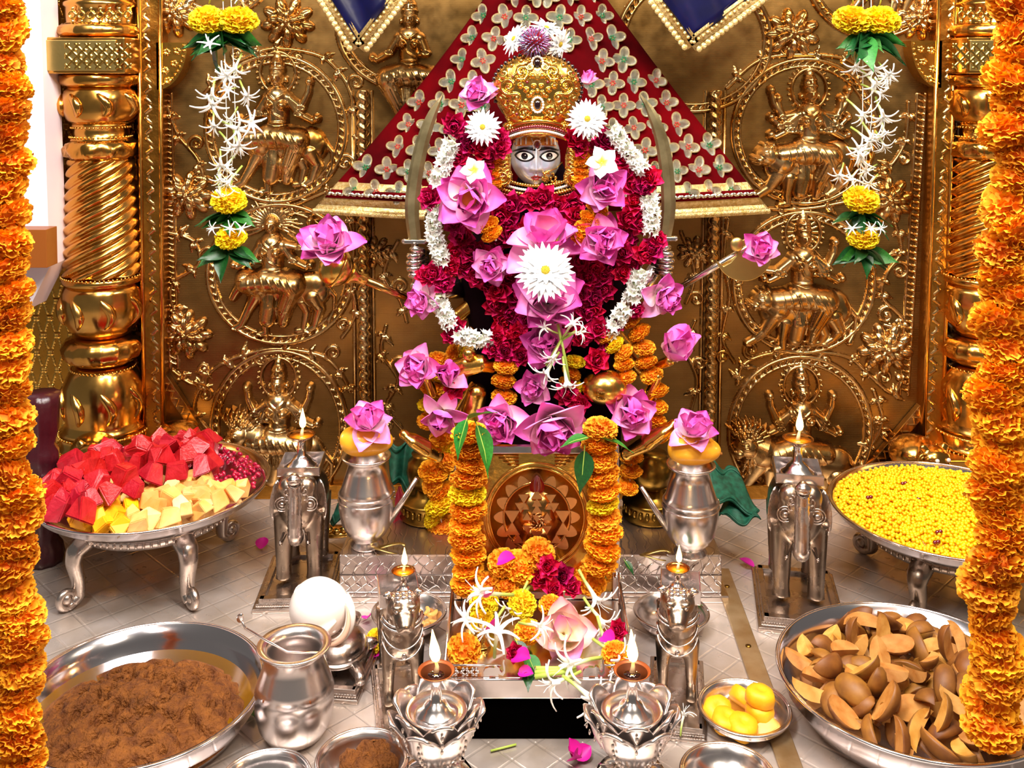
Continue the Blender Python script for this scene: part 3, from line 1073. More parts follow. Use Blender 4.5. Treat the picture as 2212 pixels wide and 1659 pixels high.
# corner brackets, quarter discs
for xc, yc, sg in ((340, 92, 1), (2032, 88, -1)):
    m = MB()
    c = P(xc, yc, YW-0.05)
    poly = [(c.x, c.z)] + [(c.x+sg*0.085*math.cos(t)*1.0, c.z-0.13*math.sin(t)) for t in [PI/2*i/14 for i in range(15)]]
    if sg < 0:
        poly = poly[::-1]
    m.prism(poly, YW-0.06, YW, None)
    br = m.build('corner_bracket', 'gold_lattice', wall, smooth=False)
    pr = []
    for i in range(12):
        t = PI/2*(i+0.5)/12
        pr.append(('e', sg*58*math.cos(t), 92*math.sin(t), 2.6, 2.6, 0, 4))
    for gx, gy in ((20, 20), (36, 45), (16, 60), (42, 18), (22, 82)):
        for k in range(5):
            t = 2*PI*k/5
            pr.append(('e', sg*gx+5*math.cos(t), gy+5*math.sin(t), 3, 3, 0, 3.5))
    relief('bracket_rosettes', xc, yc, pr, 'gold_bright', br, Y=YW-0.06, k=1)
# diagonal zig-zag braces at the lower corners
for (ax, ay), (bx, by) in (((352, 812), (450, 960)), ((1992, 880), (1880, 1012))):
    p0, p1 = P(ax, ay, YW-0.015), P(bx, by, YW-0.015)
    d = p1-p0
    m = MB()
    M = Matrix.Translation((p0+p1)/2) @ Matrix.Rotation(-math.atan2(d.z, d.x), 4, 'Y')
    m.box((0, 0, 0), (d.length, 0.025, 0.03), M)
    nz = 18
    for i in range(nz):
        x = -d.length/2+d.length*(i+0.5)/nz
        m.box((x, -0.014, 0), (0.003, 0.006, 0.028), M @ Matrix.Translation((x, 0, 0)) @ Matrix.Rotation(0.7 if i % 2 else -0.7, 4, 'Y') @ Matrix.Translation((-x, 0, 0)))
    m.build('zigzag_brace', GR, wall, smooth=False, bevel=0.002)

# ================================================================== FLOWER MESHES
def mixc(stops, t):
    for (t0, c0), (t1, c1) in zip(stops[:-1], stops[1:]):
        if t <= t1:
            k = (t-t0)/max(1e-6, t1-t0)
            return tuple(c0[i]+(c1[i]-c0[i])*k for i in range(3))+(1,)
    return stops[-1][1]


def petal_geo(L, W, cup=0.5, curl=0.0, nu=4, nv=6, a=0.8, b=0.8, pointed=0.0, stops=None, wav=0.0, seed=0):
    rr = random.Random(seed)
    v, f, c = [], [], []
    for j in range(nv+1):
        t = j/nv
        wd = W*(math.sin(PI*min(0.985, 0.06+0.94*t**a))**b)
        if pointed:
            wd *= (1-pointed*t**3)
        for i in range(nu+1):
            u = -1+2*i/nu
            z = cup*W*(u*u)*(wd/W) + curl*L*t*t + wav*W*math.sin(5*u+7*t+seed)*t
            v.append((u*wd, t*L*(1-0.06*u*u), z))
            if stops:
                k = 0.92+0.16*rr.random()
                cc = mixc(stops, t)
                c.append((cc[0]*k, cc[1]*k, cc[2]*k, 1))
    for j in range(nv):
        for i in range(nu):
            q = j*(nu+1)+i
            f.append([q, q+1, q+nu+2, q+nu+1])
    return v, f, c


def petal_mesh(name, m, **k):
    v, f, c = petal_geo(**k)
    me = meshdata(name, v, f, m, True, c if c else None)
    return me


def L3(h):
    return lin(h)[:3]


ST_LOTUS = [(0, L3('#f8e4d8')), (0.22, L3('#f4b4dc')), (0.6, L3('#ec78c8')), (1, L3('#dc4cb2'))]
ST_LOTUS2 = [(0, L3('#f4ecd8')), (0.35, L3('#f8cce2')), (0.75, L3('#f094d0')), (1, L3('#e068bc'))]
ST_PALE = [(0, L3('#e8e6b0')), (0.4, L3('#f0d4b8')), (0.8, L3('#f2b8b8')), (1, L3('#e890a8'))]
ST_WHITE = [(0, L3('#c8d28c')), (0.25, L3('#dcdcdc')), (0.7, L3('#eeeef0')), (1, L3('#f4f4f6'))]
ST_FRANGI = [(0, L3('#ffd21e')), (0.22, L3('#ffe870')), (0.4, L3('#ffffff')), (1, L3('#ffffff'))]
LP = [petal_mesh('lotus_petal', 'lotus_petal', L=1, W=0.38, cup=0.6, curl=0.16, a=0.80, b=0.5, pointed=0.10, stops=ST_LOTUS, seed=1, nu=6, nv=7, wav=0.02),
      petal_mesh('lotus_petal', 'lotus_petal', L=1, W=0.42, cup=0.55, curl=-0.06, a=0.80, b=0.48, pointed=0.10, stops=ST_LOTUS2, seed=2, nu=6, nv=7, wav=0.03),
      petal_mesh('lotus_petal', 'lotus_petal', L=1, W=0.36, cup=0.85, curl=0.28, a=0.85, b=0.5, pointed=0.12, stops=ST_LOTUS, seed=3, nu=6, nv=7, wav=0.05)]
LPP = petal_mesh('lotus_petal', 'lotus_pale', L=1, W=0.42, cup=0.6, curl=0.12, a=0.82, b=0.5, pointed=0.1, stops=ST_PALE, seed=4, nu=6, nv=7)
GP = petal_mesh('gerbera_petal', 'white_petal', L=1, W=0.125, cup=0.25, curl=-0.12, a=0.9, b=0.45, stops=ST_WHITE, seed=5, nu=2, nv=4)
FP = petal_mesh('frangipani_petal', 'white_petal', L=1, W=0.40, cup=0.3, curl=-0.08, a=1.1, b=0.7, stops=ST_FRANGI, seed=6, nu=4, nv=6)
MP = petal_mesh('loose_petal', 'magenta_petal', L=1, W=0.42, cup=0.5, curl=0.1, a=0.9, b=0.6, seed=7)
LFm = petal_mesh('leaf_blade', 'leaf', L=1, W=0.27, cup=0.3, curl=-0.18, a=0.75, b=0.9, pointed=0.4, nu=4, nv=8, wav=0.04, seed=2)
LFd = petal_mesh('leaf_blade', 'leaf_dark', L=1, W=0.25, cup=0.35, curl=-0.15, a=0.75, b=0.9, pointed=0.4, nu=4, nv=8, wav=0.06, seed=4)


def marigold_data(seed, m, base, dark, flat=0.72, n=230):
    rr = random.Random(seed)
    mb = MB()
    b0, d0 = L3(base), L3(dark)
    mb.ell((0, 0, 0), (0.78, 0.78, 0.78*flat), nu=12, nv=8, col=d0+(1,))
    ga = PI*(3-5**0.5)
    for i in range(n):
        z = 1-2*(i+0.5)/n
        r = math.sqrt(1-z*z)
        d = Vector((r*math.cos(ga*i), r*math.sin(ga*i), z))
        L_ = 0.95+0.16*rr.random()
        q = aim(d, rr.random()*6.28)
        tw = 0.17+0.06*rr.random()
        v = [(-tw*0.3, 0, 0.55), (tw*0.3, 0, 0.55)]
        for k in range(5):
            u = -1+k/2
            v.append((u*tw, 0.06*math.sin(k*2.2+i)+0.07*(1-u*u)*(1 if i % 2 else -1), L_-0.06*abs(u)+0.05*(k % 2)))
        v = [q @ Vector(p) for p in v]
        v = [Vector((p.x, p.y, p.z*flat)) for p in v]
        k_ = 0.85+0.3*rr.random()
        c = [tuple(x*0.8 for x in d0)+(1,)]*2+[tuple(min(1, x*k_) for x in b0)+(1,)]*5
        mb.add(v, [[0, 1, 4], [0, 4, 3], [0, 3, 2], [1, 5, 4], [1, 6, 5]], None, c)
    return mb.data('marigold', m, True)


MGO = [marigold_data(i, 'marigold_orange', '#ffac10', '#fb8c00', 0.74) for i in range(4)]
MGY = [marigold_data(10+i, 'marigold_yellow', '#ffe010', '#f8b800', 0.74) for i in range(2)]
MGB = [marigold_data(20+i, 'marigold_orange', '#ffae10', '#e87c00', 0.74) for i in range(2)]


def rose_data(seed):
    rr = random.Random(seed)
    mb = MB()
    pal = ['#d00a52', '#b80440', '#e01a6c', '#9a0434']
    mb.ell((0, 0, 0.25), (0.22, 0.22, 0.3), nu=8, nv=6, col=lin('#8e0430'))
    for layer, (n, tilt, L_, W_, z0) in enumerate(((4, 14, 0.60, 0.30, 0.12), (5, 34, 0.72, 0.36, 0.06), (6, 58, 0.82, 0.40, 0.0), (7, 82, 0.90, 0.42, -0.04))):
        for i in range(n):
            col_ = L3(rr.choice(pal[:3] if layer > 1 else pal))
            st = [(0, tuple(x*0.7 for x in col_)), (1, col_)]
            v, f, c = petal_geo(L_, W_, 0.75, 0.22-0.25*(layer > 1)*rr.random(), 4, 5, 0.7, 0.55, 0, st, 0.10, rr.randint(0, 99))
            M = Matrix.Rotation(2*PI*i/n+layer*0.5+rr.uniform(-.2, .2), 4, 'Z') @ Matrix.Translation((0, 0.06, z0)) @ Matrix.Rotation(math.radians(90-tilt+rr.uniform(-9, 9)), 4, 'X')
            mb.add(v, f, M, c)
    return mb.data('rose', 'rose_red', True)


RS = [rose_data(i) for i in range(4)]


def jasmine_data():
    mb = MB()
    mb.tube([(0, 0, -0.6), (0, 0, 0.0)], [0.10, 0.14], 6, c=lin('#dfe8c0'))
    for i in range(6):
        v, f, c = petal_geo(0.75, 0.2, 0.5, -0.15, 2, 3, 0.8, 0.7, 0.3, [(0, L3('#d8deb8')), (0.4, L3('#e8e8e0')), (1, L3('#f2f2ee'))])
        mb.add(v, f, Matrix.Rotation(PI*i/3, 4, 'Z') @ Matrix.Rotation(math.radians(48), 4, 'X'), c)
    return mb.data('jasmine_blossom', 'jasmine', True)


JM = jasmine_data()


def spider_data(seed, n=6, spread=1.0):
    # tuberose-like spider blossom: long pale tube then thin recurving strands
    rr = random.Random(seed)
    mb = MB()
    g, w_ = lin('#a9bd55'), lin('#fdfdf8')
    mb.tube([(0, 0, 0), (0.02, 0, 0.35), (0, 0.02, 0.75), (0, 0, 1.0)], [0.05, 0.05, 0.065, 0.10], 7, c=[g, g, lin('#e8efc8'), w_])
    for i in range(n):
        a = 2*PI*i/n+rr.uniform(-.25, .25)
        d = Vector((math.cos(a), math.sin(a), 0))
        L_ = rr.uniform(0.7, 1.1)*spread
        pts, rad = [], []
        for k in range(7):
            t = k/6
            pts.append(d*(0.05+L_*0.75*t**1.3)+Vector((0, 0, 0.95+L_*0.75*(t-0.85*t*t))))
            rad.append(0.078*(1-0.6*t)+0.005)
        mb.tube(pts, rad, 5, flat=0.5, c=w_)
    for i in range(3):
        a = rr.random()*6.28
        mb.tube([(0, 0, 1.0), (0.12*math.cos(a), 0.12*math.sin(a), 1.3), (0.3*math.cos(a), 0.3*math.sin(a), 1.5)], 0.012, 4, c=w_)
    return mb.data('spider_blossom', 'white_petal', True)


SP = [spider_data(i, 6+(i % 2)) for i in range(4)]


# ------------------------------------------------------------------ flower things
def lotus(px, py, Y, wpx, d, label, style='open', pale=False, seed=0, group=None, loc=None, z=None):
    rr = random.Random(seed*7+int(px))
    s = wpx*0.5*S(Y)
    loc = P(px, py, Y) if loc is None else loc
    t = thing('lotus_flower', label, 'flower', loc, aim(d, rr.random()*6.28), group, s)
    if style == 'open':
        layers = ((3, 8, 0.62), (5, 28, 0.82), (6, 52, 0.98), (5, 76, 1.0))
    elif style == 'bud':
        layers = ((4, 6, 1.15), (4, 20, 1.25), (3, 44, 1.1))
    elif style == 'wide':
        layers = ((5, 42, 0.75), (6, 62, 0.95), (5, 84, 1.0))
    else:   # droop
        layers = ((4, 25, 0.85), (5, 60, 1.0), (5, 100, 1.05))
    for k, (n, tilt, L_) in enumerate(layers):
        for i in range(n):
            M = Matrix.Rotation(2*PI*i/n+k*0.6+rr.uniform(-.15, .15), 4, 'Z') @ Matrix.Translation((0, 0.05, -0.1*k)) @ Matrix.Rotation(math.radians(90-tilt+rr.uniform(-13, 13)), 4, 'X') @ Matrix.Rotation(rr.uniform(-.25, .25), 4, 'Y') @ Matrix.Diagonal((1.15, L_*rr.uniform(.92, 1.08), 1.1, 1))
            put('petal', LPP if pale else LP[(i+k+rr.randint(0, 1)) % 3 if k else 2], t, M)
    if style == 'wide':
        m = MB()
        m.lathe([(0.10, 0.0), (0.22, 0.18), (0.24, 0.26), (0.18, 0.30), (0, 0.31)], 14)
        for i in range(26):
            a = 2*PI*i/26
            m.tube([(0.2*math.cos(a), 0.2*math.sin(a), 0.05), (0.32*math.cos(a), 0.32*math.sin(a), 0.28)], 0.014, 4)
        m.build('seed_head', 'stamen', t)
    return t


def gerbera(px, py, Y, wpx, d, label, n=24):
    s = wpx*0.5*S(Y)
    t = thing('gerbera_flower', label, 'flower', P(px, py, Y), aim(d, 0.3), None, s)
    for k, (nn, tilt, L_) in enumerate(((n, 86, 1.0), (n-4, 74, 0.86), (12, 60, 0.50))):
        for i in range(nn):
            M = Matrix.Rotation(2*PI*i/nn+k*0.13+RND.uniform(-.04, .04), 4, 'Z') @ Matrix.Translation((0, 0.08, 0.03*k)) @ Matrix.Rotation(math.radians(90-tilt+RND.uniform(-6, 6)), 4, 'X') @ Matrix.Diagonal((1, L_*RND.uniform(.92, 1.05), 1, 1))
            put('petal', GP, t, M)
    m = MB()
    m.ell((0, 0, 0.06), (0.17, 0.17, 0.12), nu=14, nv=8)
    for i in range(30):
        a = i*2.4
        r = 0.17*math.sqrt(i/30)
        m.ell((r*math.cos(a), r*math.sin(a), 0.16-r*r*2), (0.022, 0.022, 0.035), nu=6, nv=4)
    m.build('flower_centre', 'stamen', t)
    return t


def frangipani(px, py, Y, wpx, d, label):
    s = wpx*0.5*S(Y)
    t = thing('frangipani_flower', label, 'flower', P(px, py, Y), aim(d, 0.4), None, s)
    for i in range(5):
        M = Matrix.Rotation(2*PI*i/5, 4, 'Z') @ Matrix.Translation((0, 0.03, 0)) @ Matrix.Rotation(math.radians(20), 4, 'X') @ Matrix.Rotation(0.25, 4, 'Y')
        put('petal', FP, t, M)
    m = MB()
    m.tube([(0, 0, -0.4), (0, 0, 0.02)], [0.06, 0.08], 8)
    m.build('flower_tube', 'stem_green', t)
    return t


def marigold_part(parent, p, r, kindm, d=None, flat=1.0):
    q = aim(d if d is not None else (RND.uniform(-.3, .3), RND.uniform(-.3, .3), 1), RND.random()*6.28)
    loc = Vector(p)-parent.location
    me = RND.choice({'o': MGO, 'y': MGY, 'b': MGB}[kindm])
    return put('marigold', me, parent, TRS(loc, q, (r, r, r*flat)))


def marigold_loose(px, py, z_or_Y, r_px, kindm, label, group=None, ground=True, d=None):
    if ground:
        p = G(px, py, z_or_Y)
    else:
        p = P(px, py, z_or_Y)
    r = r_px*S(p.y)
    me = RND.choice({'o': MGO, 'y': MGY, 'b': MGB}[kindm])
    t = thing('marigold_flower', label, 'flower', p, aim(d if d else (RND.uniform(-.5, .5), RND.uniform(-.7, -.2), 1), RND.random()*6), group, r)
    put('flower_head', me, t)
    m = MB()
    m.lathe([(0.12, -1.05), (0.26, -0.9), (0.3, -0.62)], 10)
    m.build('calyx', 'calyx', t)
    return t


def leaf_thing(px, py, Y, Lpx, d, label, dark=False, group=None, loc=None, roll=0):
    loc = P(px, py, Y) if loc is None else loc
    L_ = Lpx*S(loc.y)
    d = Vector(d).normalized()
    q = d.to_track_quat('Y', 'Z') @ Quaternion((0, 1, 0), roll)
    t = thing('leaf', label, 'leaf', loc, q, group, L_)
    put('leaf_blade', LFd if dark else LFm, t)
    m = MB()
    m.tube([(0, -0.14, 0), (0, 0.05, 0.008), (0, 0.5, -0.035), (0, 0.93, -0.15)], [0.016, 0.014, 0.010, 0.003], 5)
    m.build('midrib', 'stem_green', t)
    return t


# ================================================================== HANGING GARLANDS
def string_garland(name, label, pts, Y, rpx, spacing, kinds, seed, group=None, jit=0.12, flat=0.78, wob=5, axis=None):
    """flowers strung along a polyline of photo points at depth Y (points may carry their own depth)"""
    rr = random.Random(seed)
    W = [P(p[0], p[1], p[2] if len(p) > 2 else Y) for p in pts]
    t = thing(name, label, 'garland', W[0], None, group)
    m = MB()
    m.tube([p-W[0] for p in W], 0.0022, 6)
    m.build('thread', 'thread', t)
    seg = [(W[i+1]-W[i]).length for i in range(len(W)-1)]
    tot = sum(seg)
    pos = 0.0
    sp = spacing*S(Y)
    k = 0
    while pos <= tot:
        q, i = pos, 0
        while i < len(seg)-1 and q > seg[i]:
            q -= seg[i]
            i += 1
        p = W[i].lerp(W[i+1], min(1, q/max(seg[i], 1e-6)))
        dirv = (W[i+1]-W[i]).normalized()
        p = p+Vector((rr.uniform(-wob, wob), rr.uniform(-wob, wob)*0.6, 0))*S(Y)
        kd = kinds[k % len(kinds)]
        d = dirv*(1 if k % 2 else -1)+Vector((rr.uniform(-jit, jit), rr.uniform(-jit, jit)-0.12, rr.uniform(-jit, jit)))
        marigold_part(t, p, rpx*S(Y)*rr.uniform(.92, 1.1), kd, d, flat)
        k += 1
        pos += sp*rr.uniform(.92, 1.08)
    return t


string_garland('marigold_garland', 'long orange marigold garland hanging in front of the white wall and the fruit tray',
               [(-8, -320), (0, -60), (10, 300), (14, 600), (18, 900), (28, 1200), (38, 1500), (42, 1720)], 1.55, 54, 56, 'ooooooobooo', 1, jit=0.75, wob=10, flat=0.95)
string_garland('marigold_garland', 'long orange marigold garland hanging in front of the boondi tray and the sapodilla bowl',
               [(2216, -320), (2205, -60), (2190, 300), (2178, 600), (2166, 900), (2154, 1200), (2146, 1480), (2142, 1580)], 1.55, 60, 54, 'ooobooooob', 2, jit=0.8, wob=20, flat=0.95)
# second strand joining the right one from further out
string_garland('marigold_garland', 'shorter strand of orange and yellow marigolds behind the garland at the boondi tray',
               [(2236, -320), (2232, -60), (2228, 500), (2222, 1000), (2219, 1260)], 1.72, 46, 62, 'oobooyo', 3, jit=0.4, wob=10)


def toran(xt, xm, xb, label, seed, mir):
    """tuberose string with marigolds and leaf bunches"""
    rr = random.Random(seed)
    Y = 2.45
    s = S(Y)
    base = P(xt, -220, Y)
    t = thing('tuberose_garland', label, 'garland', base)
    m = MB()
    for dx in (-14, 18):
        m.tube([P(xt+dx*0.5, -220, Y)-base, P(xm+dx*0.6, 260, Y)-base, P(xb+dx*0.2, 400, Y)-base, P(xb, 520, Y)-base], 0.0011, 6)
    m.build('thread', 'thread', t)

    def xat(y):
        return xt+(xm-xt)*min(1, y/260) if y < 260 else xm+(xb-xm)*min(1, (y-260)/150)
    # top pair of yellow marigolds
    for dx in ((-30, 30) if mir else (-32, 34)):
        marigold_part(t, P(xt+dx, 40+abs(dx-0)*0.1, Y-0.01), 40*s, 'y', (0.1, -0.3, 1), 0.95)
    marigold_part(t, P(xb, 432, Y-0.01), 37*s, 'y', (0.1, -0.3, 1), 0.95)
    marigold_part(t, P(xb+4, 512, Y-0.01), 33*s, 'y', (-0.1, -0.4, 1), 0.9)

    def leaves(x, y, n, L_, spread):
        for i in range(n):
            a = -0.6+(i/(n-1)-0.5)*spread
            d = Vector((math.sin((i/(n-1)-0.5)*spread*1.5)*1.2*(1 if True else 1), -0.35+rr.uniform(-.4, .3), -0.32+rr.uniform(-.3, .2))).normalized()
            q = d.to_track_quat('Y', 'Z') @ Quaternion((0, 1, 0), rr.uniform(-1.2, 1.2))
            p = P(x+rr.uniform(-12, 12), y+rr.uniform(-6, 10), Y+rr.uniform(-.01, .01))
            put('leaf', LFd if rr.random() < .6 else LFm, t, TRS(p-base, q, L_*s*rr.uniform(.8, 1.15)))
    leaves(xt, 78, 15, 82, 2.6)
    leaves(xb, 462, 9, 62, 2.6)
    leaves(xb, 538, 9, 66, 2.6)
    # tuberose blossoms
    y = 108
    k = 0
    while y < 405:
        for sd in (-1, 1):
            x = xat(y)+sd*rr.uniform(-6, 12)
            d = Vector((-sd*rr.uniform(-.5, 1.0), -0.5, -0.45+rr.uniform(-.6, .6))).normalized()
            p = P(x+sd*rr.uniform(10, 34), y+rr.uniform(-8, 8), Y)
            put('tuberose', SP[k % 4], t, TRS(p-base, aim(d, rr.random()*6), 41*s*rr.uniform(.8, 1.35)))
            k += 1
        y += rr.uniform(26, 38)
    for dx, yy in ((-30, 8), (0, 2), (28, 12), (50, 30)):
        put('tuberose', SP[k % 4], t, TRS(P(xt+dx, yy, Y)-base, aim((0.3*rr.uniform(-1, 1), -.5, 1)), 34*s))
        k += 1
    for dx in (-16, 6, 20):
        put('tuberose', SP[k % 4], t, TRS(P(xb+dx, 492, Y-.02)-base, aim((dx*0.03, -1, 0.1)), 26*s))
        k += 1
    return t


toran(482, 498, 494, 'hanging white tuberose garland with yellow marigolds beside the pillar at the white wall', 5, False)
toran(1872, 1872, 1860, 'hanging white tuberose garland with yellow marigolds above the boondi tray', 9, True)


# dark blue pennants with gold lace edging
def pennant(pts, Y, label):
    a, b, c = [P(x, y, Y) for x, y in pts]
    t = thing('valance_pennant', label, 'valance', b)
    m = MB()
    # rippled satin triangle
    n = 14
    v, f = [], []
    for i in range(n+1):
        for j in range(n+1-i):
            p = a*(i/n)+c*(j/n)+b*((n-i-j)/n)-b
            p.y += 0.012*math.sin(p.x*60+p.z*20)
            v.append(p)
    idx = {}
    k = 0
    for i in range(n+1):
        for j in range(n+1-i):
            idx[(i, j)] = k
            k += 1
    for i in range(n):
        for j in range(n-i):
            f.append([idx[(i, j)], idx[(i+1, j)], idx[(i, j+1)]])
            if j < n-i-1:
                f.append([idx[(i+1, j)], idx[(i+1, j+1)], idx[(i, j+1)]])
    m.add(v, f)
    o = m.build('satin_panel', 'satin_blue', t)
    sd = o.modifiers.new('solid', 'SOLIDIFY')
    sd.thickness = 0.003
    # lace: band with scalloped outer edge and beads
    for e, sg in ((a, -1), (c, 1)):
        mm = MB()
        d = (e-b)
        L_ = d.length
        d.normalize()
        nrm = Vector((d.z, 0, -d.x))*(1 if sg < 0 else -1)
        if nrm.z > 0:
            nrm = -nrm
        wd = 0.048
        ns = int(L_/0.014)
        for i in range(ns+1):
            p = d*(i*0.014)+Vector((0, -0.006, 0))
            mm.ell(p+nrm*wd*0.55, (0.0085, 0.003, 0.0085), nu=8, nv=5)
            mm.ell(p+nrm*wd*0.1, (0.005, 0.004, 0.005), nu=8, nv=5)
        mm.build('lace_scallop', 'lace_gold', t)
        mm = MB()
        q0 = -nrm*0.012
        v = [q0-d*0.01, nrm*wd*0.55-d*0.01, nrm*wd*0.55+d*L_, q0+d*L_]
        v = [p+Vector((0, -0.004, 0)) for p in v]
        mm.add(v+[p+Vector((0, 0.003, 0)) for p in v], [[0, 1, 2, 3], [7, 6, 5, 4], [0, 4, 5, 1], [1, 5, 6, 2], [2, 6, 7, 3], [3, 7, 4, 0]])
        for k in (0.2, 0.75):
            mm.tube([nrm*wd*(k-0.3)+Vector((0, -0.006, 0)), nrm*wd*(k-0.3)+d*L_+Vector((0, -0.006, 0))], 0.0022, 6)
        mm.build('lace_band', 'lace_gold', t)
    return t


pennant([(640, -125), (775, 92), (940, -125)], 2.50, 'dark blue satin pennant with gold lace above the wild-haired relief side')
pennant([(1340, -120), (1496, 88), (1770, -120)], 2.50, 'dark blue satin pennant with gold lace above the boondi tray side')

# ================================================================== RED VELVET CLOTH BEHIND THE IDOL
YC = 2.62
cl = thing('velvet_canopy_cloth', 'dark red velvet cloth with mirror flowers spread behind the idol', 'cloth', P(1170, 460, YC))
cb = cl.location.copy()


def cloth_edge(t):
    """left and right edge (px) at row t in 0..1 from top to hem"""
    y = -60+t*500
    tt_ = max(t, 0)
    xl = 1085-395*tt_**1.05+10*math.sin(tt_*PI)
    xr = 1265+385*tt_**1.0-6*math.sin(tt_*PI)
    return xl, xr, y


def cloth_pt(u, t):
    xl, xr, y = cloth_edge(t)
    x = xl+(xr-xl)*u
    yy = y-26*math.sin(PI*u)*t*0+(22*t*t if abs(u-0.5) < 0.5 else 0)*math.sin(PI*u)*0.8
    dep = YC+0.10*(abs(u-0.5)*2)**2-0.05+0.012*math.sin(u*26+t*2)*t
    return P(x, yy, dep)


NU, NV = 60, 26
v = [cloth_pt(i/NU, -0.35+1.35*j/NV)-cb for j in range(NV+1) for i in range(NU+1)]
f = [[j*(NU+1)+i, j*(NU+1)+i+1, (j+1)*(NU+1)+i+1, (j+1)*(NU+1)+i] for j in range(NV) for i in range(NU)]
m = MB().add(v, f)
o = m.build('velvet_panel', 'velvet', cl)
o.modifiers.new('solid', 'SOLIDIFY').thickness = 0.004


# gold and red woven border along the hem, in two halves
def hem_border(u0, u1):
    n = 40
    for nm, t0, t1, mtn, off in (('border_band', 0.905, 1.0, 'lace_gold', 0.005), ('border_fringe', 1.0, 1.035, 'lace_gold', 0.004)):
        m = MB()
        v, f = [], []
        for j in range(2):
            for i in range(n+1):
                u = u0+(u1-u0)*i/n
                p = cloth_pt(u, (t0, t1)[j])-cb+Vector((0, -off-0.003, 0))
                v.append(p)
        for i in range(n):
            if nm == 'border_band' or i % 1 == 0:
                f.append([i, i+1, n+2+i, n+1+i])
        m.add(v, f)
        ob = m.build(nm, mtn, cl)
        ob.modifiers.new('solid', 'SOLIDIFY').thickness = 0.003
        if nm == 'border_fringe':
            m = MB()
            for i in range(n*2):
                u = u0+(u1-u0)*(i+0.5)/(n*2)
                p = cloth_pt(u, 1.03)-cb+Vector((0, -0.008, 0))
                m.ell(p, (0.0035, 0.003, 0.008), nu=6, nv=4)
            m.build('fringe_loops', 'lace_gold', ob)
        else:
            m = MB()
            for i in range(int(n*0.8)):
                u = u0+(u1-u0)*(i+0.5)/(n*0.8)
                p = cloth_pt(u, 0.952)-cb+Vector((0, -0.018, 0))
                m.ell(p, (0.008, 0.003, 0.0045), (0, 0.6 if i % 2 else -0.6, 0), nu=8, nv=5)
            m.build('border_chevrons', 'mirror_foil', ob)
            m = MB()
            vv = []
            for i in range(n+1):
                u = u0+(u1-u0)*i/n
                vv.append((cloth_pt(u, 0.935)-cb+Vector((0, -0.015, 0)), cloth_pt(u, 0.970)-cb+Vector((0, -0.015, 0))))
            m.add([q for a in vv for q in a], [[2*i, 2*i+2, 2*i+3, 2*i+1] for i in range(n)])
            ob2 = m.build('border_stripe', 'velvet', ob)
            ob2.modifiers.new('solid', 'SOLIDIFY').thickness = 0.001


hem_border(0.0, 0.245)
hem_border(0.755, 1.0)


def mirror_flower_data(g):
    m = MB()
    for k in range(4):
        a = k*PI/2
        M = Matrix.Rotation(a, 4, 'Y')
        m.ell((0, 0, 0.50), (0.36, 0.16, 0.48), nu=10, nv=6, M=M, mi=0)
        pts = [M @ Vector((0.36*math.sin(t), -0.02, 0.5-0.5*math.cos(t))) for t in [2*PI*i/14 for i in range(15)]]
        m.tube(pts, 0.045, 5, mi=1)
    for k in range(6):
        a = k*PI/3
        m.ell((0.17*math.cos(a), -0.17, 0.17*math.sin(a)), (0.11, 0.05, 0.06), (0, -a, 0), nu=6, nv=4, mi=2)
    return m.data('mirror_flower', ['mirror_foil', 'lace_gold', 'sequin_green' if g else 'sequin_red'])


MF = [mirror_flower_data(0), mirror_flower_data(1)]
rr = random.Random(3)
for side in (-1, 1):
    for j in range(-2, 16):
        for i in range(-14, 12):
            # diagonal lattice in photo pixels, mirrored about the idol
            x = 1172+side*(36+i*46+j*23)
            y = 326-j*49-i*2.0
            if side*(x-1172) < 4 or y < -40:
                continue
            t = (y+60)/500
            xl, xr, _ = cloth_edge(t)
            if side < 0 and not (x > xl+14):
                continue
            if side > 0 and not (x < xr-14):
                continue
            if 1062 < x < 1256 and y > 120:
                continue
            u = (x-xl)/(xr-xl)
            p = cloth_pt(u, t)+Vector((0, -0.008, 0))
            put('mirror_flower', MF[(i+j) % 2], cl, TRS(p-cb, (rr.uniform(-.15, .15), rr.uniform(-.25, .25), rr.uniform(-.2, .2)), 27*S(YC)*rr.uniform(.92, 1.08)))

# ================================================================== THE IDOL
YF = 2.385
SF = S(YF)
idol = thing('deity_idol', 'silver-faced deity idol in a tall gold crown, heaped with roses and lotuses', 'idol', (P(1172, 1185, 2.47).x, 2.47, 0.106))
ib = idol.location.copy()
# draped body, one closed surface
m = MB()
prof = [(0.5, 1150), (165, 1148), (170, 1090), (170, 1000), (175, 900), (165, 800), (150, 720), (175, 640), (185, 560), (150, 470), (96, 425), (60, 400), (50, 330), (0.5, 300)]
s_ = S(2.47)
zb_ = P(1172, 1150, 2.47).z
m.lathe([(r*s_, max(0, (1150-y)*s_+zb_-0.106) if y < 1150 else 0) for r, y in prof], 48, Matrix.Scale(0.58, 4, (0, 1, 0)))
m.build('draped_body', 'dark_cloth', idol, sub=1)


def face_w(z):
    k = 1.0 if z > -10 else 1-0.22*((-10-z)/55)**1.6
    return 55*k


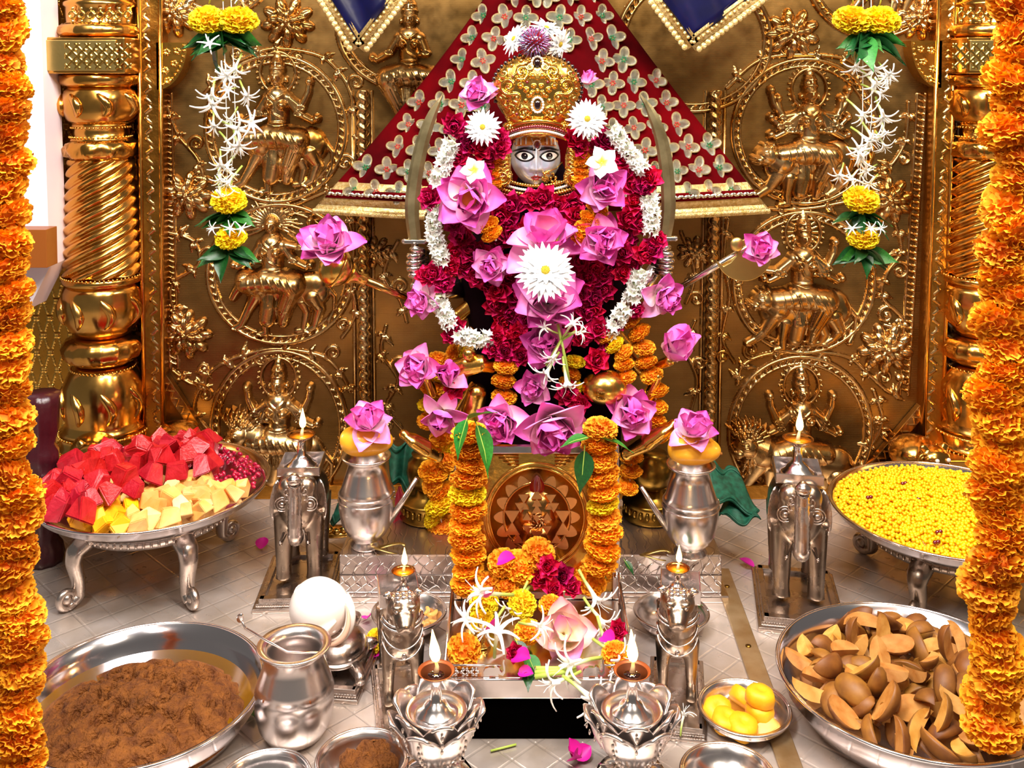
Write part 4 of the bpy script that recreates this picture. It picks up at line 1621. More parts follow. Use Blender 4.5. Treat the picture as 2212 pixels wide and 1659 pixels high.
def face_y(x, z):
    h = 72 if z > 0 else 64
    q = 1-(x/face_w(z))**2-(z/h)**2
    d = 50*math.sqrt(max(0, q))**0.9
    if q > 0:
        fade = min(1, q*4)
        t = max(0, min(1, (24-z)/44)) if z > -22 else max(0, 1-(-22-z)/5)
        d += fade*(4+14*t)*math.exp(-(x/(4.5+3.0*t))**2)*(1 if z < 24 else math.exp(-((z-24)/8)**2))
        if -26 < z < -12:
            d += 5*math.exp(-((abs(x)-9)/4)**2-((z+20)/5)**2)
        d += 5*math.exp(-(x/13)**2-((z+36)/4)**2)+5*math.exp(-(x/11)**2-((z+43)/4)**2)-3*math.exp(-(x/12)**2-((z+39.5)/1.6)**2)
        d += 5*math.exp(-(x/14)**2-((z+57)/7)**2)*fade
        d -= 4*math.exp(-((abs(x)-27)/14)**2-((z-9)/8)**2)
        d += 4*math.exp(-((abs(x)-30)/12)**2-((z+14)/12)**2)
    return d


FC = P(1158, 345, YF)


def fpt(x, z, off=0.0):
    return FC+Vector((x*SF, 0.05-(face_y(x, z)+off)*SF, z*SF))-ib


m = MB()
NR, NA = 56, 112
v = [fpt(0, 0)]
for r in range(1, NR+1):
    q = r/NR
    q = math.sin(q*PI/2)
    for a in range(NA):
        t = 2*PI*a/NA
        z = (72 if math.sin(t) > 0 else 64)*q*math.sin(t)
        x = face_w(z)*q*math.cos(t)
        v.append(fpt(x*0.999, z*0.999))
f = [[0, 1+(a+1) % NA, 1+a] for a in range(NA)]
for r in range(NR-1):
    for a in range(NA):
        b_ = (a+1) % NA
        f.append([1+r*NA+a, 1+r*NA+b_, 1+(r+1)*NA+b_, 1+(r+1)*NA+a])
vb = [p+Vector((0, 0.03, 0)) for p in v[-NA:]]
n0 = len(v)
v += vb
f += [[n0-NA+a, n0-NA+(a+1) % NA, n0+(a+1) % NA, n0+a] for a in range(NA)]
f.append([n0+a for a in range(NA)])
m.add(v, f)
face = m.build('face', 'face_silver', idol)


def patch(name, poly, mt, off, parent=face, rings=6):
    cx = sum(p[0] for p in poly)/len(poly)
    cz = sum(p[1] for p in poly)/len(poly)
    n = len(poly)
    v, f = [fpt(cx, cz, off)], []
    for r in range(1, rings+1):
        for x, z in poly:
            v.append(fpt(cx+(x-cx)*r/rings, cz+(z-cz)*r/rings, off))
    for x, z in poly:
        v.append(fpt(x, z, -1))
    for i in range(n):
        j = (i+1) % n
        f.append([0, 1+i, 1+j])
        for r in range(rings):
            f.append([1+r*n+i, 1+(r+1)*n+i, 1+(r+1)*n+j, 1+r*n+j])
    mm = MB().add(v, f)
    return mm.build(name, mt, parent)


def almond(cx, cz, w, h, sl=0.0, n=28, up=1.0, dn=1.0):
    out = []
    for i in range(n):
        t = 2*PI*i/n
        x = w*math.cos(t)
        z = h*math.sin(t)*(up if math.sin(t) > 0 else dn)*(1-0.35*abs(math.cos(t))**3)
        out.append((cx+x, cz+z+sl*x))
    return out


for ex, sg in ((-25, -1), (29, 1)):
    patch('eye_outline', almond(ex, 8, 22, 12.5, 0.03*sg), 'paint_black', 0.6)
    patch('eye_white', almond(ex, 7.5, 17.5, 8.5, 0.03*sg), 'paint_white', 1.1)
    ir = patch('iris', [(ex+7.2*math.cos(t), 7.8+7.4*math.sin(t)) for t in [2*PI*i/20 for i in range(20)]], 'paint_black', 1.7)
    patch('eye_glint', [(ex+1.5+1.2*math.cos(t), 9.5+1.2*math.sin(t)) for t in [2*PI*i/8 for i in range(8)]], 'paint_white', 2.2, ir, 2)
    # eyebrow: tapering band
    up_, lo_ = [], []
    for i in range(13):
        t = i/12
        x = ex+sg*(-24+50*t)
        z = 19+8*math.sin(PI*(0.15+0.8*t))-4*t
        w = 3.4*(1-0.75*t)+0.8
        up_.append((x, z+w*0.7))
        lo_.append((x, z-w*0.7))
    patch('eyebrow', up_+lo_[::-1], 'paint_black', 1.0, rings=4)
patch('upper_lip', [(-12, -39), (-6, -35), (-2, -33.6), (0, -34.6), (2, -33.6), (6, -35), (12, -39), (6, -39.6), (0, -39.2), (-6, -39.6)], 'paint_red', 0.6, rings=4)
patch('lower_lip', [(-11, -39.6), (0, -39.8), (11, -39.6), (7, -44.5), (0, -46.5), (-7, -44.5)], 'paint_red', 0.6, rings=4)
# painted forehead
fh = [(-49+98*i/20, 27+5*math.sin(PI*i/20)) for i in range(21)]
fh2 = [(49-98*i/20, 52+2*math.sin(PI*i/20)-14*abs(i/10-1)**2) for i in range(21)]
pa = patch('forehead_paint', fh+fh2, 'paint_orange', 0.6, rings=10)
for x in (-42, -33, -22, 24, 34, 43):
    z0 = 29+5*math.cos(x/49*PI/2)
    patch('painted_stripe', [(x-1.6, z0), (x+1.6, z0), (x*0.98+1.6, z0+15), (x*0.98-1.6, z0+15)], 'paint_white', 1.2, pa, 3)
    patch('painted_stripe', [(x-4.6, z0), (x-3.2, z0), (x*0.98-3.2, z0+13), (x*0.98-4.6, z0+13)], 'paint_red', 1.2, pa, 3)
for sg in (-1, 1):
    patch('painted_stripe', [(sg*4, 34), (sg*6.5, 34), (sg*14, 52), (sg*11, 52)], 'paint_white', 1.2, pa, 3)
# jewel on the brow
m = MB()
c = fpt(2, 32, 4)
m.ell(c, (5*SF, 3*SF, 8*SF), nu=14, nv=8)
gem = m.build('brow_jewel', 'gem_red', face)
m = MB()
for i in range(18):
    t = 2*PI*i/18
    m.ell(c+Vector((8.2*SF*math.cos(t), 0.001, 11*SF*math.sin(t))), (1.9*SF,)*3, nu=8, nv=5)
m.build('pearl_ring', 'pearl', gem)

# ---- crown
YCR = YF-0.005
pr = [('e', 0, -25, 96, 74, 0, 40), ('c', [(0, 0, 80), (0, 10, 74)], 0.44), ('c', [(-62, 60, 12), (0, 46, 14), (62, 60, 12)], 1.5)]
for sg in (-1, 1):
    for (x, y, r0, a0, tr) in ((34, -60, 17, 60, 1.3), (62, -30, 20, 120, -1.4), (30, 30, 15, 200, 1.2), (60, 20, 17, 0, 1.3), (45, -5, 11, 90, -1.2), (78, -2, 11, 90, 1.1), (16, -72, 9, 0, 1.2), (74, -58, 10, 20, 1.2), (68, 48, 9, 0, 1.1)):
        sp = spiral(x, y, r0, 3, a0, tr, 4.6, 3)
        pr.append(('g', [(sg*q[0], q[1], q[2]) for q in sp], 1.5))
        pr.append(('g', [(sg*x, y, 4.4)], 1.6))
    for i in range(10):
        t = math.radians(-10+i*17)
        pr.append(('g', [(sg*89*math.sin(t)*0.98, -25-68*math.cos(t), 7)], 1.2))
    for i in range(7):
        pr.append(('g', [(sg*(22+i*6), 30-i*9, 2), (sg*(30+i*6), 40-i*8, 3), (sg*(36+i*5), 28-i*8, 1.5)], 1.4))
for i in range(16):
    t = 2*PI*i/16
    pr.append(('g', [(27*math.sin(t), 15-30*math.cos(t)*(1.15 if math.cos(t) > 0 else .9), 4)], 1.5))
for sg in (-1, 1):
    for i in range(6):
        pr.append(('g', arc(sg*(8+i*3), -40+i*2, 10+i*5, -90-sg*60, -90+sg*80, 2.2, 1.6, 8), 1.6))
    for q in ((10, -52, 6), (24, -22, 6), (8, -30, 5), (14, -12, 5), (36, -30, 6), (28, -44, 5)):
        pr.append(('g', [(sg*q[0], q[1], q[2])], 1.5))
for i in range(24):
    t = i/23*2-1
    pr.append(('g', [(t*62-1.5, 54+10*t*t, 1.8), (t*62+1.5, 64+10*t*t, 1.8)], 1.4))
crown = relief('crown', 1160, 215, pr, 'gold_bright', idol, step=1.1, Y=YCR, k=1.0)
crown.location = -ib
m = MB()      # solid shell behind the front of the crown
c = P(1160, 200, YCR)-ib
m.ell(c+Vector((0, 0.055, 0)), (92*S(YCR), 0.05, 82*S(YCR)), nu=32, nv=16)
m.lathe([(62*S(YCR), -0.10), (72*S(YCR), -0.03), (60*S(YCR), 0.0)], 32, Matrix.Translation(c+Vector((0, 0.085, 0))))
m.build('crown_back', 'brass_dark', idol)


def crown_pt(x, y, h):
    return P(1160+x, 215+y, YCR)+Vector((0, -h*S(YCR), 0))-ib


sc_ = S(YCR)


def jewel(x, y, rx, ry, mt, pearls, h):
    m = MB()
    c = crown_pt(x, y, h)
    n = 16
    m.ell(c, (rx*sc_, 4*sc_, ry*sc_), nu=n, nv=8)
    o = m.build('crown_gem', mt, crown)
    o.location = ib
    m = MB()
    for i in range(pearls):
        t = 2*PI*i/pearls
        m.ell(c+Vector(((rx+5)*sc_*math.cos(t), 0.001, (ry+5)*sc_*math.sin(t)*1.05)), (3*sc_,)*3, nu=8, nv=5)
    m.build('pearl_ring', 'pearl', o)
    return o


jewel(0, 10, 7, 10, 'gem_dark', 16, 48)
jewel(0, -78, 7, 9, 'gem_dark', 16, 34)
for x, y in ((-22, -38), (22, -38), (-52, -50), (52, -50), (-64, 2), (64, 2), (-44, 30), (44, 30)):
    m = MB()
    m.ell(crown_pt(x, y, 42-0.004*x*x), (3.4*sc_, 2.5*sc_, 3.4*sc_), nu=10, nv=6)
    m.build('crown_gem', 'gem_red', crown).location = ib
for i in range(31):
    t = math.radians(-112+i*224/30)
    m = MB()
    m.ell(crown_pt(96*math.sin(t), -25-76*math.cos(t), 4), (4.6*sc_, 4*sc_, 4.6*sc_), nu=10, nv=6)
    m.build('rim_gem', 'gem_dark', crown).location = ib
for nm, mt, yo, r_, n_ in (('rope_band', 'gold_bright', 44, 3.0, 0), ('gem_band', 'gem_red', 56, 4.2, 26), ('pearl_band', 'pearl', 65, 3.2, 34), ('gold_band', 'gold_bright', 71, 1.6, 0)):
    m = MB()
    pts = []
    for i in range(41):
        t = -1+i/20
        pts.append(crown_pt(t*62, yo+16*t*t, 40-34*t*t))
    if n_:
        for i in range(n_):
            t = -1+2*(i+0.5)/n_
            m.ell(crown_pt(t*62, yo+16*t*t, 42-34*t*t), (r_*sc_,)*3, nu=8, nv=5)
    else:
        m.tube(pts, r_*sc_*1.5, 8)
    m.build(nm, mt, crown).location = ib

# tinsel pompon on top of the crown
pt = thing('tinsel_pompon', 'purple and silver tinsel pompon above the gold crown', 'ornament', P(1155, 92, YCR-0.02))
for mt, k in (('tinsel', 0), ('tinsel_blue', 1)):
    m = MB()
    ga = PI*(3-5**0.5)
    for i in range(170):
        z = 1-2*(i+0.5)/170
        r = math.sqrt(1-z*z)
        d = Vector((r*math.cos(ga*i+k), r*math.sin(ga*i+k), z))
        e = d*36*sc_*RND.uniform(.82, 1.08)
        m.tube([d*3*sc_, e], [1.6*sc_, 0.9*sc_], 4)
    m.build('tinsel_strands', mt, pt)
m = MB()
m.ell((0, 0.004, 0), (27*sc_,)*3, nu=16, nv=10)
m.build('red_core', 'gem_red', pt)

# earrings, nose ornament, necklaces
for x, lab in ((1085, 'ear_ornament'), (1239, 'ear_ornament')):
    sg = -1 if x < 1160 else 1
    p_ = [('e', 0, 0, 19, 48, 0, 12), ('e', 0, 30, 22, 22, 0, 14)]
    p_.append(('g', spiral(0, 30, 18, 4, 0, 1.6, 3.6, 3), 1.6))
    for i in range(8):
        p_.append(('g', [(-12, -38+i*9, 2), (0, -34+i*9, 3.2), (12, -38+i*9, 2)], 1.5))
    for i in range(16):
        t = 2*PI*i/16
        p_.append(('g', [(20*math.cos(t), 30+20*math.sin(t), 3)], 1.4))
    eo = relief(lab, x, 350, p_, 'gold_bright', idol, step=1.1, Y=YF+0.01, lift=0.02)
    eo.location = -ib
    for i in range(8):
        m = MB()
        if i < 7:
            m.ell(P(x+RND.uniform(-12, 12), 330+i*9, YF-0.024)-ib, (2.4*SF,)*3, nu=7, nv=5)
        else:
            m.ell(P(x, 380, YF-0.026)-ib, (4*SF,)*3, nu=9, nv=6)
        m.build('ear_gem', 'gem_red', eo).location = ib
m = MB()
rr = random.Random(4)
for i in range(60):
    t = rr.random()
    x = 1176+44*t+rr.uniform(-9, 9)
    y = 377+32*t+rr.uniform(-11, 11)
    xx, zz = x-1158, 345-y
    p = fpt(xx, zz, 5) if face_y(xx, zz) > 5 else P(x, y, YF+0.02)-ib
    m.ell(p, (rr.uniform(2, 4.2)*SF,)*3, nu=7, nv=5)
m.tube([fpt(18, -26, 2), fpt(30, -24, 7), fpt(44, -20, 6), P(1215, 350, YF+0.02)-ib], 1.2*SF, 6)
m.build('nose_ornament', 'gold_bright', idol)
for row, (yo, mt, r_, sagx, n_) in enumerate(((402, 'gold_bright', 4.5, 70, 26), (412, 'pearl', 3.4, 74, 34), (422, 'gold_bright', 4.8, 78, 28), (432, 'gem_red', 3.6, 76, 30), (468, 'pearl', 4.5, 36, 16), (480, 'gold_pale', 5, 34, 13))):
    m = MB()
    for i in range(n_):
        t = -1+2*i/(n_-1)
        m.ell(P(1160+t*sagx+(10 if row > 3 else 0), yo-14*t*t*(1 if row < 4 else -0.2), YF+0.012-0.012*row*0.8)-ib, (r_*SF,)*3, nu=8, nv=5)
    m.build('necklace', mt, idol)


# silver hands closed round the sword grips
def fist(px, py, sg, par):
    Y = 2.40
    s = S(Y)
    h = MB()
    c = P(px, py, Y)-par.location
    h.ell(c+Vector((sg*-6*s, 0.03, 0)), (20*s, 0.022, 30*s), nu=16, nv=10)
    for i in range(4):
        z = (21-i*14)*s
        L_ = (1.0, 1.08, 1.02, 0.85)[i]
        pts = [c+Vector((-sg*18*s, 0.026, z)), c+Vector((-sg*8*s, -0.002, z)), c+Vector((sg*6*s, -0.014, z)), c+Vector((sg*17*s*L_, -0.008, z-1*s)), c+Vector((sg*20*s*L_, 0.008, z-2*s)), c+Vector((sg*12*s, 0.016, z-2*s))]
        h.tube(pts, [7*s, 7.2*s, 7*s, 6.8*s, 6.2*s, 4.5*s], 10)
    h.tube([c+Vector((-sg*14*s, 0.02, 20*s)), c+Vector((-sg*10*s, -0.004, 32*s)), c+Vector((sg*4*s, -0.014, 36*s)), c+Vector((sg*14*s, -0.008, 35*s))], [8*s, 8*s, 7*s, 5*s], 10)
    h.tube([c+Vector((-sg*10*s, 0.03, -10*s)), c+Vector((-sg*40*s, 0.045, -70*s)), c+Vector((-sg*90*s, 0.06, -60*s))], [15*s, 20*s, 26*s], 12)
    h.build('hand', 'silver', par)
    for i in range(4):
        m = MB()
        m.ell(c+Vector((sg*19*s*(1.0, 1.08, 1.02, 0.85)[i], -0.002, (21-i*14)*s-1.5*s)), (3*s, 3*s, 4*s), nu=8, nv=5)
        m.build('ring', 'gold_bright', par)


fist(902, 572, -1, idol)
fist(1432, 568, 1, idol)


def sword(pts, label, sg):
    Y = 2.405
    W = [P(x, y, Y) for x, y, w in pts]
    t = thing('curved_sword', label, 'sword', W[-1])
    b = W[-1].copy()
    # smooth centre line, diamond section
    s = S(Y)
    m = MB()
    n = 36
    V = [Vector((x, y, w)) for x, y, w in pts]
    sm = []
    for i in range(len(V)-1):
        p0, p1, p2, p3 = V[max(i-1, 0)], V[i], V[i+1], V[min(i+2, len(V)-1)]
        for k in range(8):
            u = k/8
            sm.append(0.5*((2*p1)+(-p0+p2)*u+(2*p0-5*p1+4*p2-p3)*u*u+(-p0+3*p1-3*p2+p3)*u**3))
    sm.append(V[-1])
    v, f = [], []
    for i, q in enumerate(sm):
        a_, c_ = sm[max(i-1, 0)], sm[min(i+1, len(sm)-1)]
        d = Vector((c_.x-a_.x, c_.y-a_.y)).normalized()
        nx, ny = -d.y, d.x
        w = q.z
        for k, dy in ((-1, 0), (-0.35, -0.004), (0.6, -0.004), (1, 0), (0.6, 0.004), (-0.35, 0.004)):
            v.append(P(q.x+nx*w*k/2, q.y+ny*w*k/2, Y+dy*min(1, w/10))-b)
    for i in range(len(sm)-1):
        for k in range(6):
            j = (k+1) % 6
            f.append([i*6+k, i*6+j, (i+1)*6+j, (i+1)*6+k])
    f += [list(range(6))[::-1], [(len(sm)-1)*6+k for k in range(6)]]
    m.add(v, f)
    m.build('blade', 'steel_blade', t, smooth=False)
    x, y, _ = pts[-1]
    m = MB()
    m.box((0, 0, -0.004), (46*s, 0.016, 0.009))
    for q in (-1, 1):
        m.ell((q*23*s, 0, -0.004), (0.007, 0.007, 0.007), nu=10, nv=6)
    m.build('cross_guard', 'silver', t, bevel=0.001)
    m = MB()
    m.lathe([(0.006, -0.105), (0.009, -0.10), (0.0075, -0.05), (0.009, -0.01), (0.009, -0.005)], 14)
    m.build('grip', 'silver_old', t)
    m = MB()
    m.ell((0, 0, -0.112), (0.013, 0.013, 0.010), nu=14, nv=8)
    m.build('pommel', 'silver', t)


sword([(957, 203, 2), (935, 245, 20), (915, 300, 28), (899, 370, 31), (890, 450, 31), (896, 518, 27)], 'curved brass-toned sword held upright on the mace side of the idol', -1)
sword([(1382, 203, 2), (1408, 245, 20), (1428, 300, 28), (1440, 370, 31), (1444, 450, 31), (1436, 512, 27)], 'curved brass-toned sword held upright on the axe side of the idol', 1)

# mace
Ym = 2.38
ma = thing('ceremonial_mace', 'gold-headed mace slanting out beside the idol with a lotus on it', 'mace', P(900, 652, Ym))
mb_ = ma.location.copy()
a_, h_ = P(905, 655, 2.40)-mb_, P(712, 572, 2.30)-mb_
ax = (h_-a_)
Ma = Matrix.Translation(a_) @ ax.to_track_quat('Z', 'Y').to_matrix().to_4x4()
L_ = ax.length
m = MB().lathe([(0.010, 0), (0.010, L_*0.66)], 18, Ma)
m.build('shaft', 'copper', ma)
m = MB().lathe([(0.011, L_*0.60), (0.016, L_*0.62), (0.013, L_*0.65), (0.018, L_*0.72), (0.026, L_*0.78), (0.026, L_*0.79)], 24, Ma)
m.build('collar', 'gold_bright', ma)
m = MB().ell((0, 0, L_*0.93), (0.045, 0.045, 0.040), nu=28, nv=16, M=Ma)
m.lathe([(0.047, L_*0.92), (0.051, L_*0.93), (0.047, L_*0.94)], 28, Ma, cap=False)
m.build('mace_head', 'gold_bright', ma)
# axe
axe = thing('crescent_axe', 'silver-shafted axe with a pale gold crescent blade and a lotus at its tip', 'axe', P(1468, 622, 2.40))
xb = axe.location.copy()
m = MB().tube([P(1462, 626, 2.40)-xb, P(1622, 530, 2.34)-xb], 0.0075, 14)
m.build('shaft', 'silver', axe)
pts = arc(1606, 545, 62, 15, 165, 1, n=18)
inn = [(1606+46*math.cos(t), 545-12+34*math.sin(t)) for t in [math.radians(165-150*i/18) for i in range(19)]]
poly = [(q[0], q[1]) for q in pts]+[(1562, 575), (1578, 566), (1590, 552), (1598, 520), (1620, 512), (1630, 540), (1650, 560)]
poly3 = [P(x, y, 2.345)-xb for x, y in poly]
m = MB()
m.prism([(p.x, p.z) for p in poly3][::-1], poly3[0].y-0.004, poly3[0].y+0.004)
m.build('crescent_blade', 'gold_pale', axe, smooth=False, bevel=0.0015)
m = MB().ell(P(1592, 528, 2.335)-xb, (0.017, 0.008, 0.017), nu=16, nv=8)
m.build('blade_boss', 'gold_pale', axe)


# gilded limbs and lotus-seat petals showing below the flowers
def blob(name, pts, rad, mt='gold_bright', flat=1.0, Y=2.34, par=idol):
    m = MB()
    W = [P(x, y, yy)-par.location for x, y, yy in pts]
    m.tube(W, [r*S(Y) for r in rad], 20, flat=flat)
    e = m
    e.ell(W[0], (rad[0]*S(Y),)*3, nu=16, nv=10)
    e.ell(W[-1], (rad[-1]*S(Y),)*3, nu=16, nv=10)
    return m.build(name, mt, par, remesh=0.0035)


m = MB().ell(P(1306, 836, 2.32)-ib, (50*S(2.32), 0.045, 38*S(2.32)), nu=32, nv=20)
m.build('gilded_foot', 'gold_bright', idol)
m = MB()
for dx, dy in ((-8, 12), (4, 12), (-8, 24), (4, 24)):
    m.tube([P(1300+dx+4*math.cos(a), 836+dy+4*math.sin(a), 2.32-0.0415)-ib for a in [2*PI*i/14 for i in range(15)]], 0.0010, 6)
m.build('engraved_mark', 'brass_dark', idol)
blob('gilded_foot', [(985, 800, 2.34), (1010, 790, 2.32), (1040, 785, 2.31), (1060, 792, 2.33)], [24, 22, 20, 15])
blob('gilded_toe', [(1012, 765, 2.30), (1018, 768, 2.31)], [14, 14])
blob('gilded_knee', [(1020, 920, 2.36), (1022, 880, 2.35), (1030, 850, 2.33)], [28, 26, 22])
blob('gilded_arm', [(918, 785, 2.35), (924, 820, 2.35), (935, 850, 2.36)], [7, 10, 12])
blob('gilded_arm', [(1422, 815, 2.34), (1405, 850, 2.35), (1392, 870, 2.36)], [9, 12, 12])
for pts, nm in (([(872, 938, 2.28), (890, 950, 2.28), (920, 968, 2.29), (944, 984, 2.31)], 'l'), ([(1456, 916, 2.28), (1435, 930, 2.28), (1400, 955, 2.29), (1355, 980, 2.31)], 'r')):
    blob('seat_petal', pts, [11, 22, 27, 16], flat=0.62)

# further arms of the idol, ending at the held flowers
for pts in ([(1090, 600, 2.46), (980, 690, 2.44), (916, 652, 2.37)], [(1260, 600, 2.46), (1370, 690, 2.44), (1428, 644, 2.37)], [(1270, 650, 2.46), (1390, 800, 2.42), (1446, 780, 2.35)],
            [(1080, 650, 2.46), (960, 810, 2.43), (908, 800, 2.36)], [(1270, 760, 2.46), (1340, 900, 2.42), (1362, 892, 2.35)], [(1080, 760, 2.46), (990, 900, 2.42), (957, 893, 2.35)]):
    blob('arm', pts, [22, 17, 12], 'gold_bright', Y=2.4)
# ------------------------------------------------------------------ loose and strung flowers on the idol
YFL = 2.33


def rose_part(par, px, py, rpx, Y=YFL, d=None):
    rr_ = RND
    d = d or (rr_.uniform(-.5, .5), -1, rr_.uniform(-.3, .6))
    return put('rose', rr_.choice(RS), par, TRS(P(px, py, Y)-par.location, aim(d, rr_.random()*6), rpx*S(Y)))


def jas_seg(par, pts, rpx=22, Y=YFL, dens=1.0):
    tot = sum(math.dist(a[:2], b[:2]) for a, b in zip(pts[:-1], pts[1:]))
    n = int(tot/26*10*dens)
    for i in range(n):
        t = (i+0.5)/n*tot
        k = 0
        while k < len(pts)-2 and t > math.dist(pts[k][:2], pts[k+1][:2]):
            t -= math.dist(pts[k][:2], pts[k+1][:2])
            k += 1
        a, b = pts[k], pts[k+1]
        u = min(1, t/max(1e-6, math.dist(a[:2], b[:2])))
        c = P(a[0]+(b[0]-a[0])*u, a[1]+(b[1]-a[1])*u, Y)
        ax = (P(b[0], b[1], Y)-P(a[0], a[1], Y)).normalized()
        ang = i*2.399
        side = ax.cross(Vector((0, 1, 0)))
        d = side*math.cos(ang)+Vector((0, -1, 0))*abs(math.sin(ang))*1.0+ax*RND.uniform(-.2, .5)
        d.normalize()
        put('jasmine_blossom', JM, par, TRS(c+d*rpx*0.40*S(Y)-par.location, aim(d, ang), 21*S(Y)*RND.uniform(.85, 1.2)))


def thread_part(par, pts, Y=YFL+0.02):
    m = MB()
    m.tube([P(x, y, Y)-par.location for x, y in pts], 0.0025, 6)
    m.build('thread', 'thread', par)


rg = thing('rose_jasmine_garland', 'outer garland of crimson roses alternating with white jasmine lengths round the idol', 'garland', P(1180, 745, YFL))
thread_part(rg, [(990, 290), (946, 390), (939, 448), (955, 565), (946, 640), (971, 698), (1058, 731), (1180, 745), (1315, 716), (1355, 665), (1383, 583), (1405, 500), (1400, 416), (1322, 275)])
for seg in ([(978, 302), (962, 345), (944, 392)], [(942, 446), (936, 505), (955, 562)], [(944, 638), (972, 702)], [(984, 722), (1016, 732), (1060, 732)],
            [(1322, 275), (1350, 318), (1388, 366)], [(1400, 416), (1406, 460), (1406, 500)], [(1386, 580), (1364, 645)], [(1354, 662), (1316, 716)]):
    jas_seg(rg, seg, Y=YFL-0.005)
for x, y, r in ((983, 268, 34), (932, 428, 34), (940, 592, 33), (918, 596, 26), (958, 610, 30), (985, 702, 26), (970, 725, 22), (1075, 728, 30), (1100, 742, 32), (1120, 720, 30),
                (1405, 388, 34), (1392, 400, 30), (1410, 540, 34), (1392, 545, 32), (1420, 520, 26), (1372, 668, 24), (1292, 712, 34), (1310, 745, 22), (1335, 700, 24), (1255, 725, 30), (1150, 740, 30), (1210, 745, 30)):
    rose_part(rg, x, y, r)
rg2 = thing('rose_garland', 'thick inner garland of dark crimson roses filling the chest of the idol', 'garland', P(1180, 690, YFL+0.01))
thread_part(rg2, [(1000, 300), (990, 420), (1030, 560), (1100, 680), (1180, 700), (1260, 680), (1340, 560), (1360, 420), (1300, 300)], YFL+0.03)
inner = [(1078, 300, 28), (1082, 322, 26), (1012, 312, 32), (1038, 322, 30), (990, 338, 30), (1005, 360, 30), (1055, 345, 24), (1045, 385, 26), (985, 385, 28), (1048, 335, 26),
         (1238, 300, 30), (1250, 318, 28), (1305, 300, 30), (1330, 318, 28), (1345, 345, 28), (1290, 318, 26), (1350, 375, 30), (1365, 400, 30), (1375, 440, 32), (1350, 470, 30), (1380, 480, 32),
         (1110, 442, 34), (1080, 462, 34), (1098, 475, 30), (1150, 432, 30), (1178, 428, 34), (1205, 440, 28), (1238, 438, 32), (1242, 465, 30), (1250, 490, 28), (1230, 478, 26),
         (1105, 505, 34), (1080, 520, 30), (1135, 495, 32), (1160, 498, 28), (1210, 495, 32), (1235, 510, 30),
         (985, 480, 32), (1000, 510, 34), (1015, 545, 34), (985, 545, 30), (1005, 575, 32), (1030, 595, 30), (975, 575, 28), (1040, 545, 28),
         (1110, 570, 34), (1095, 600, 34), (1080, 630, 34), (1110, 640, 34), (1070, 655, 34), (1100, 670, 34), (1125, 660, 32), (1085, 690, 32), (1115, 700, 32), (1140, 690, 30), (1130, 615, 32), (1055, 615, 30),
         (1250, 560, 32), (1280, 575, 32), (1300, 600, 32), (1270, 600, 32), (1320, 580, 32), (1345, 545, 32), (1350, 515, 32), (1330, 520, 30), (1365, 560, 30), (1255, 640, 32), (1280, 640, 30), (1265, 670, 32), (1240, 690, 32), (1285, 665, 28), (1230, 660, 30), (1310, 625, 28), (1345, 590, 26),
         (1000, 440, 26), (960, 470, 26)]
for x, y, r in inner:
    rose_part(rg2, x, y, r*1.05, YFL+0.02+RND.uniform(-.012, .012))
# single red roses resting lower down
for x, y, r, lab in ((1288, 778, 34, 'crimson rose resting on the gilded foot under the tuberose spray'), (1225, 850, 34, 'crimson rose beneath the tuberose spray, above the wide drooping lotus'),
                     (1255, 872, 26, 'small bright rose tucked beside the rose above the drooping lotus'), (985, 835, 32, 'dark red rose against the gilded knee of the idol'),
                     (1090, 760, 30, 'dark red rose over the gilded toe of the idol'), (1125, 768, 28, 'magenta rose above the marigold string beside the gilded toe'), (1062, 752, 26, 'dark rose tucked under the jasmine length at the waist')):
    t = thing('rose', lab, 'flower', P(x, y, YFL-0.01), aim((RND.uniform(-.3, .3), -1, .3), RND.random()*6), None, r*S(YFL))
    put('rose_head', RND.choice(RS), t)
    m = MB().lathe([(0.05, -0.5), (0.14, -0.3), (0.2, -0.08)], 8)
    m.build('calyx', 'calyx', t)

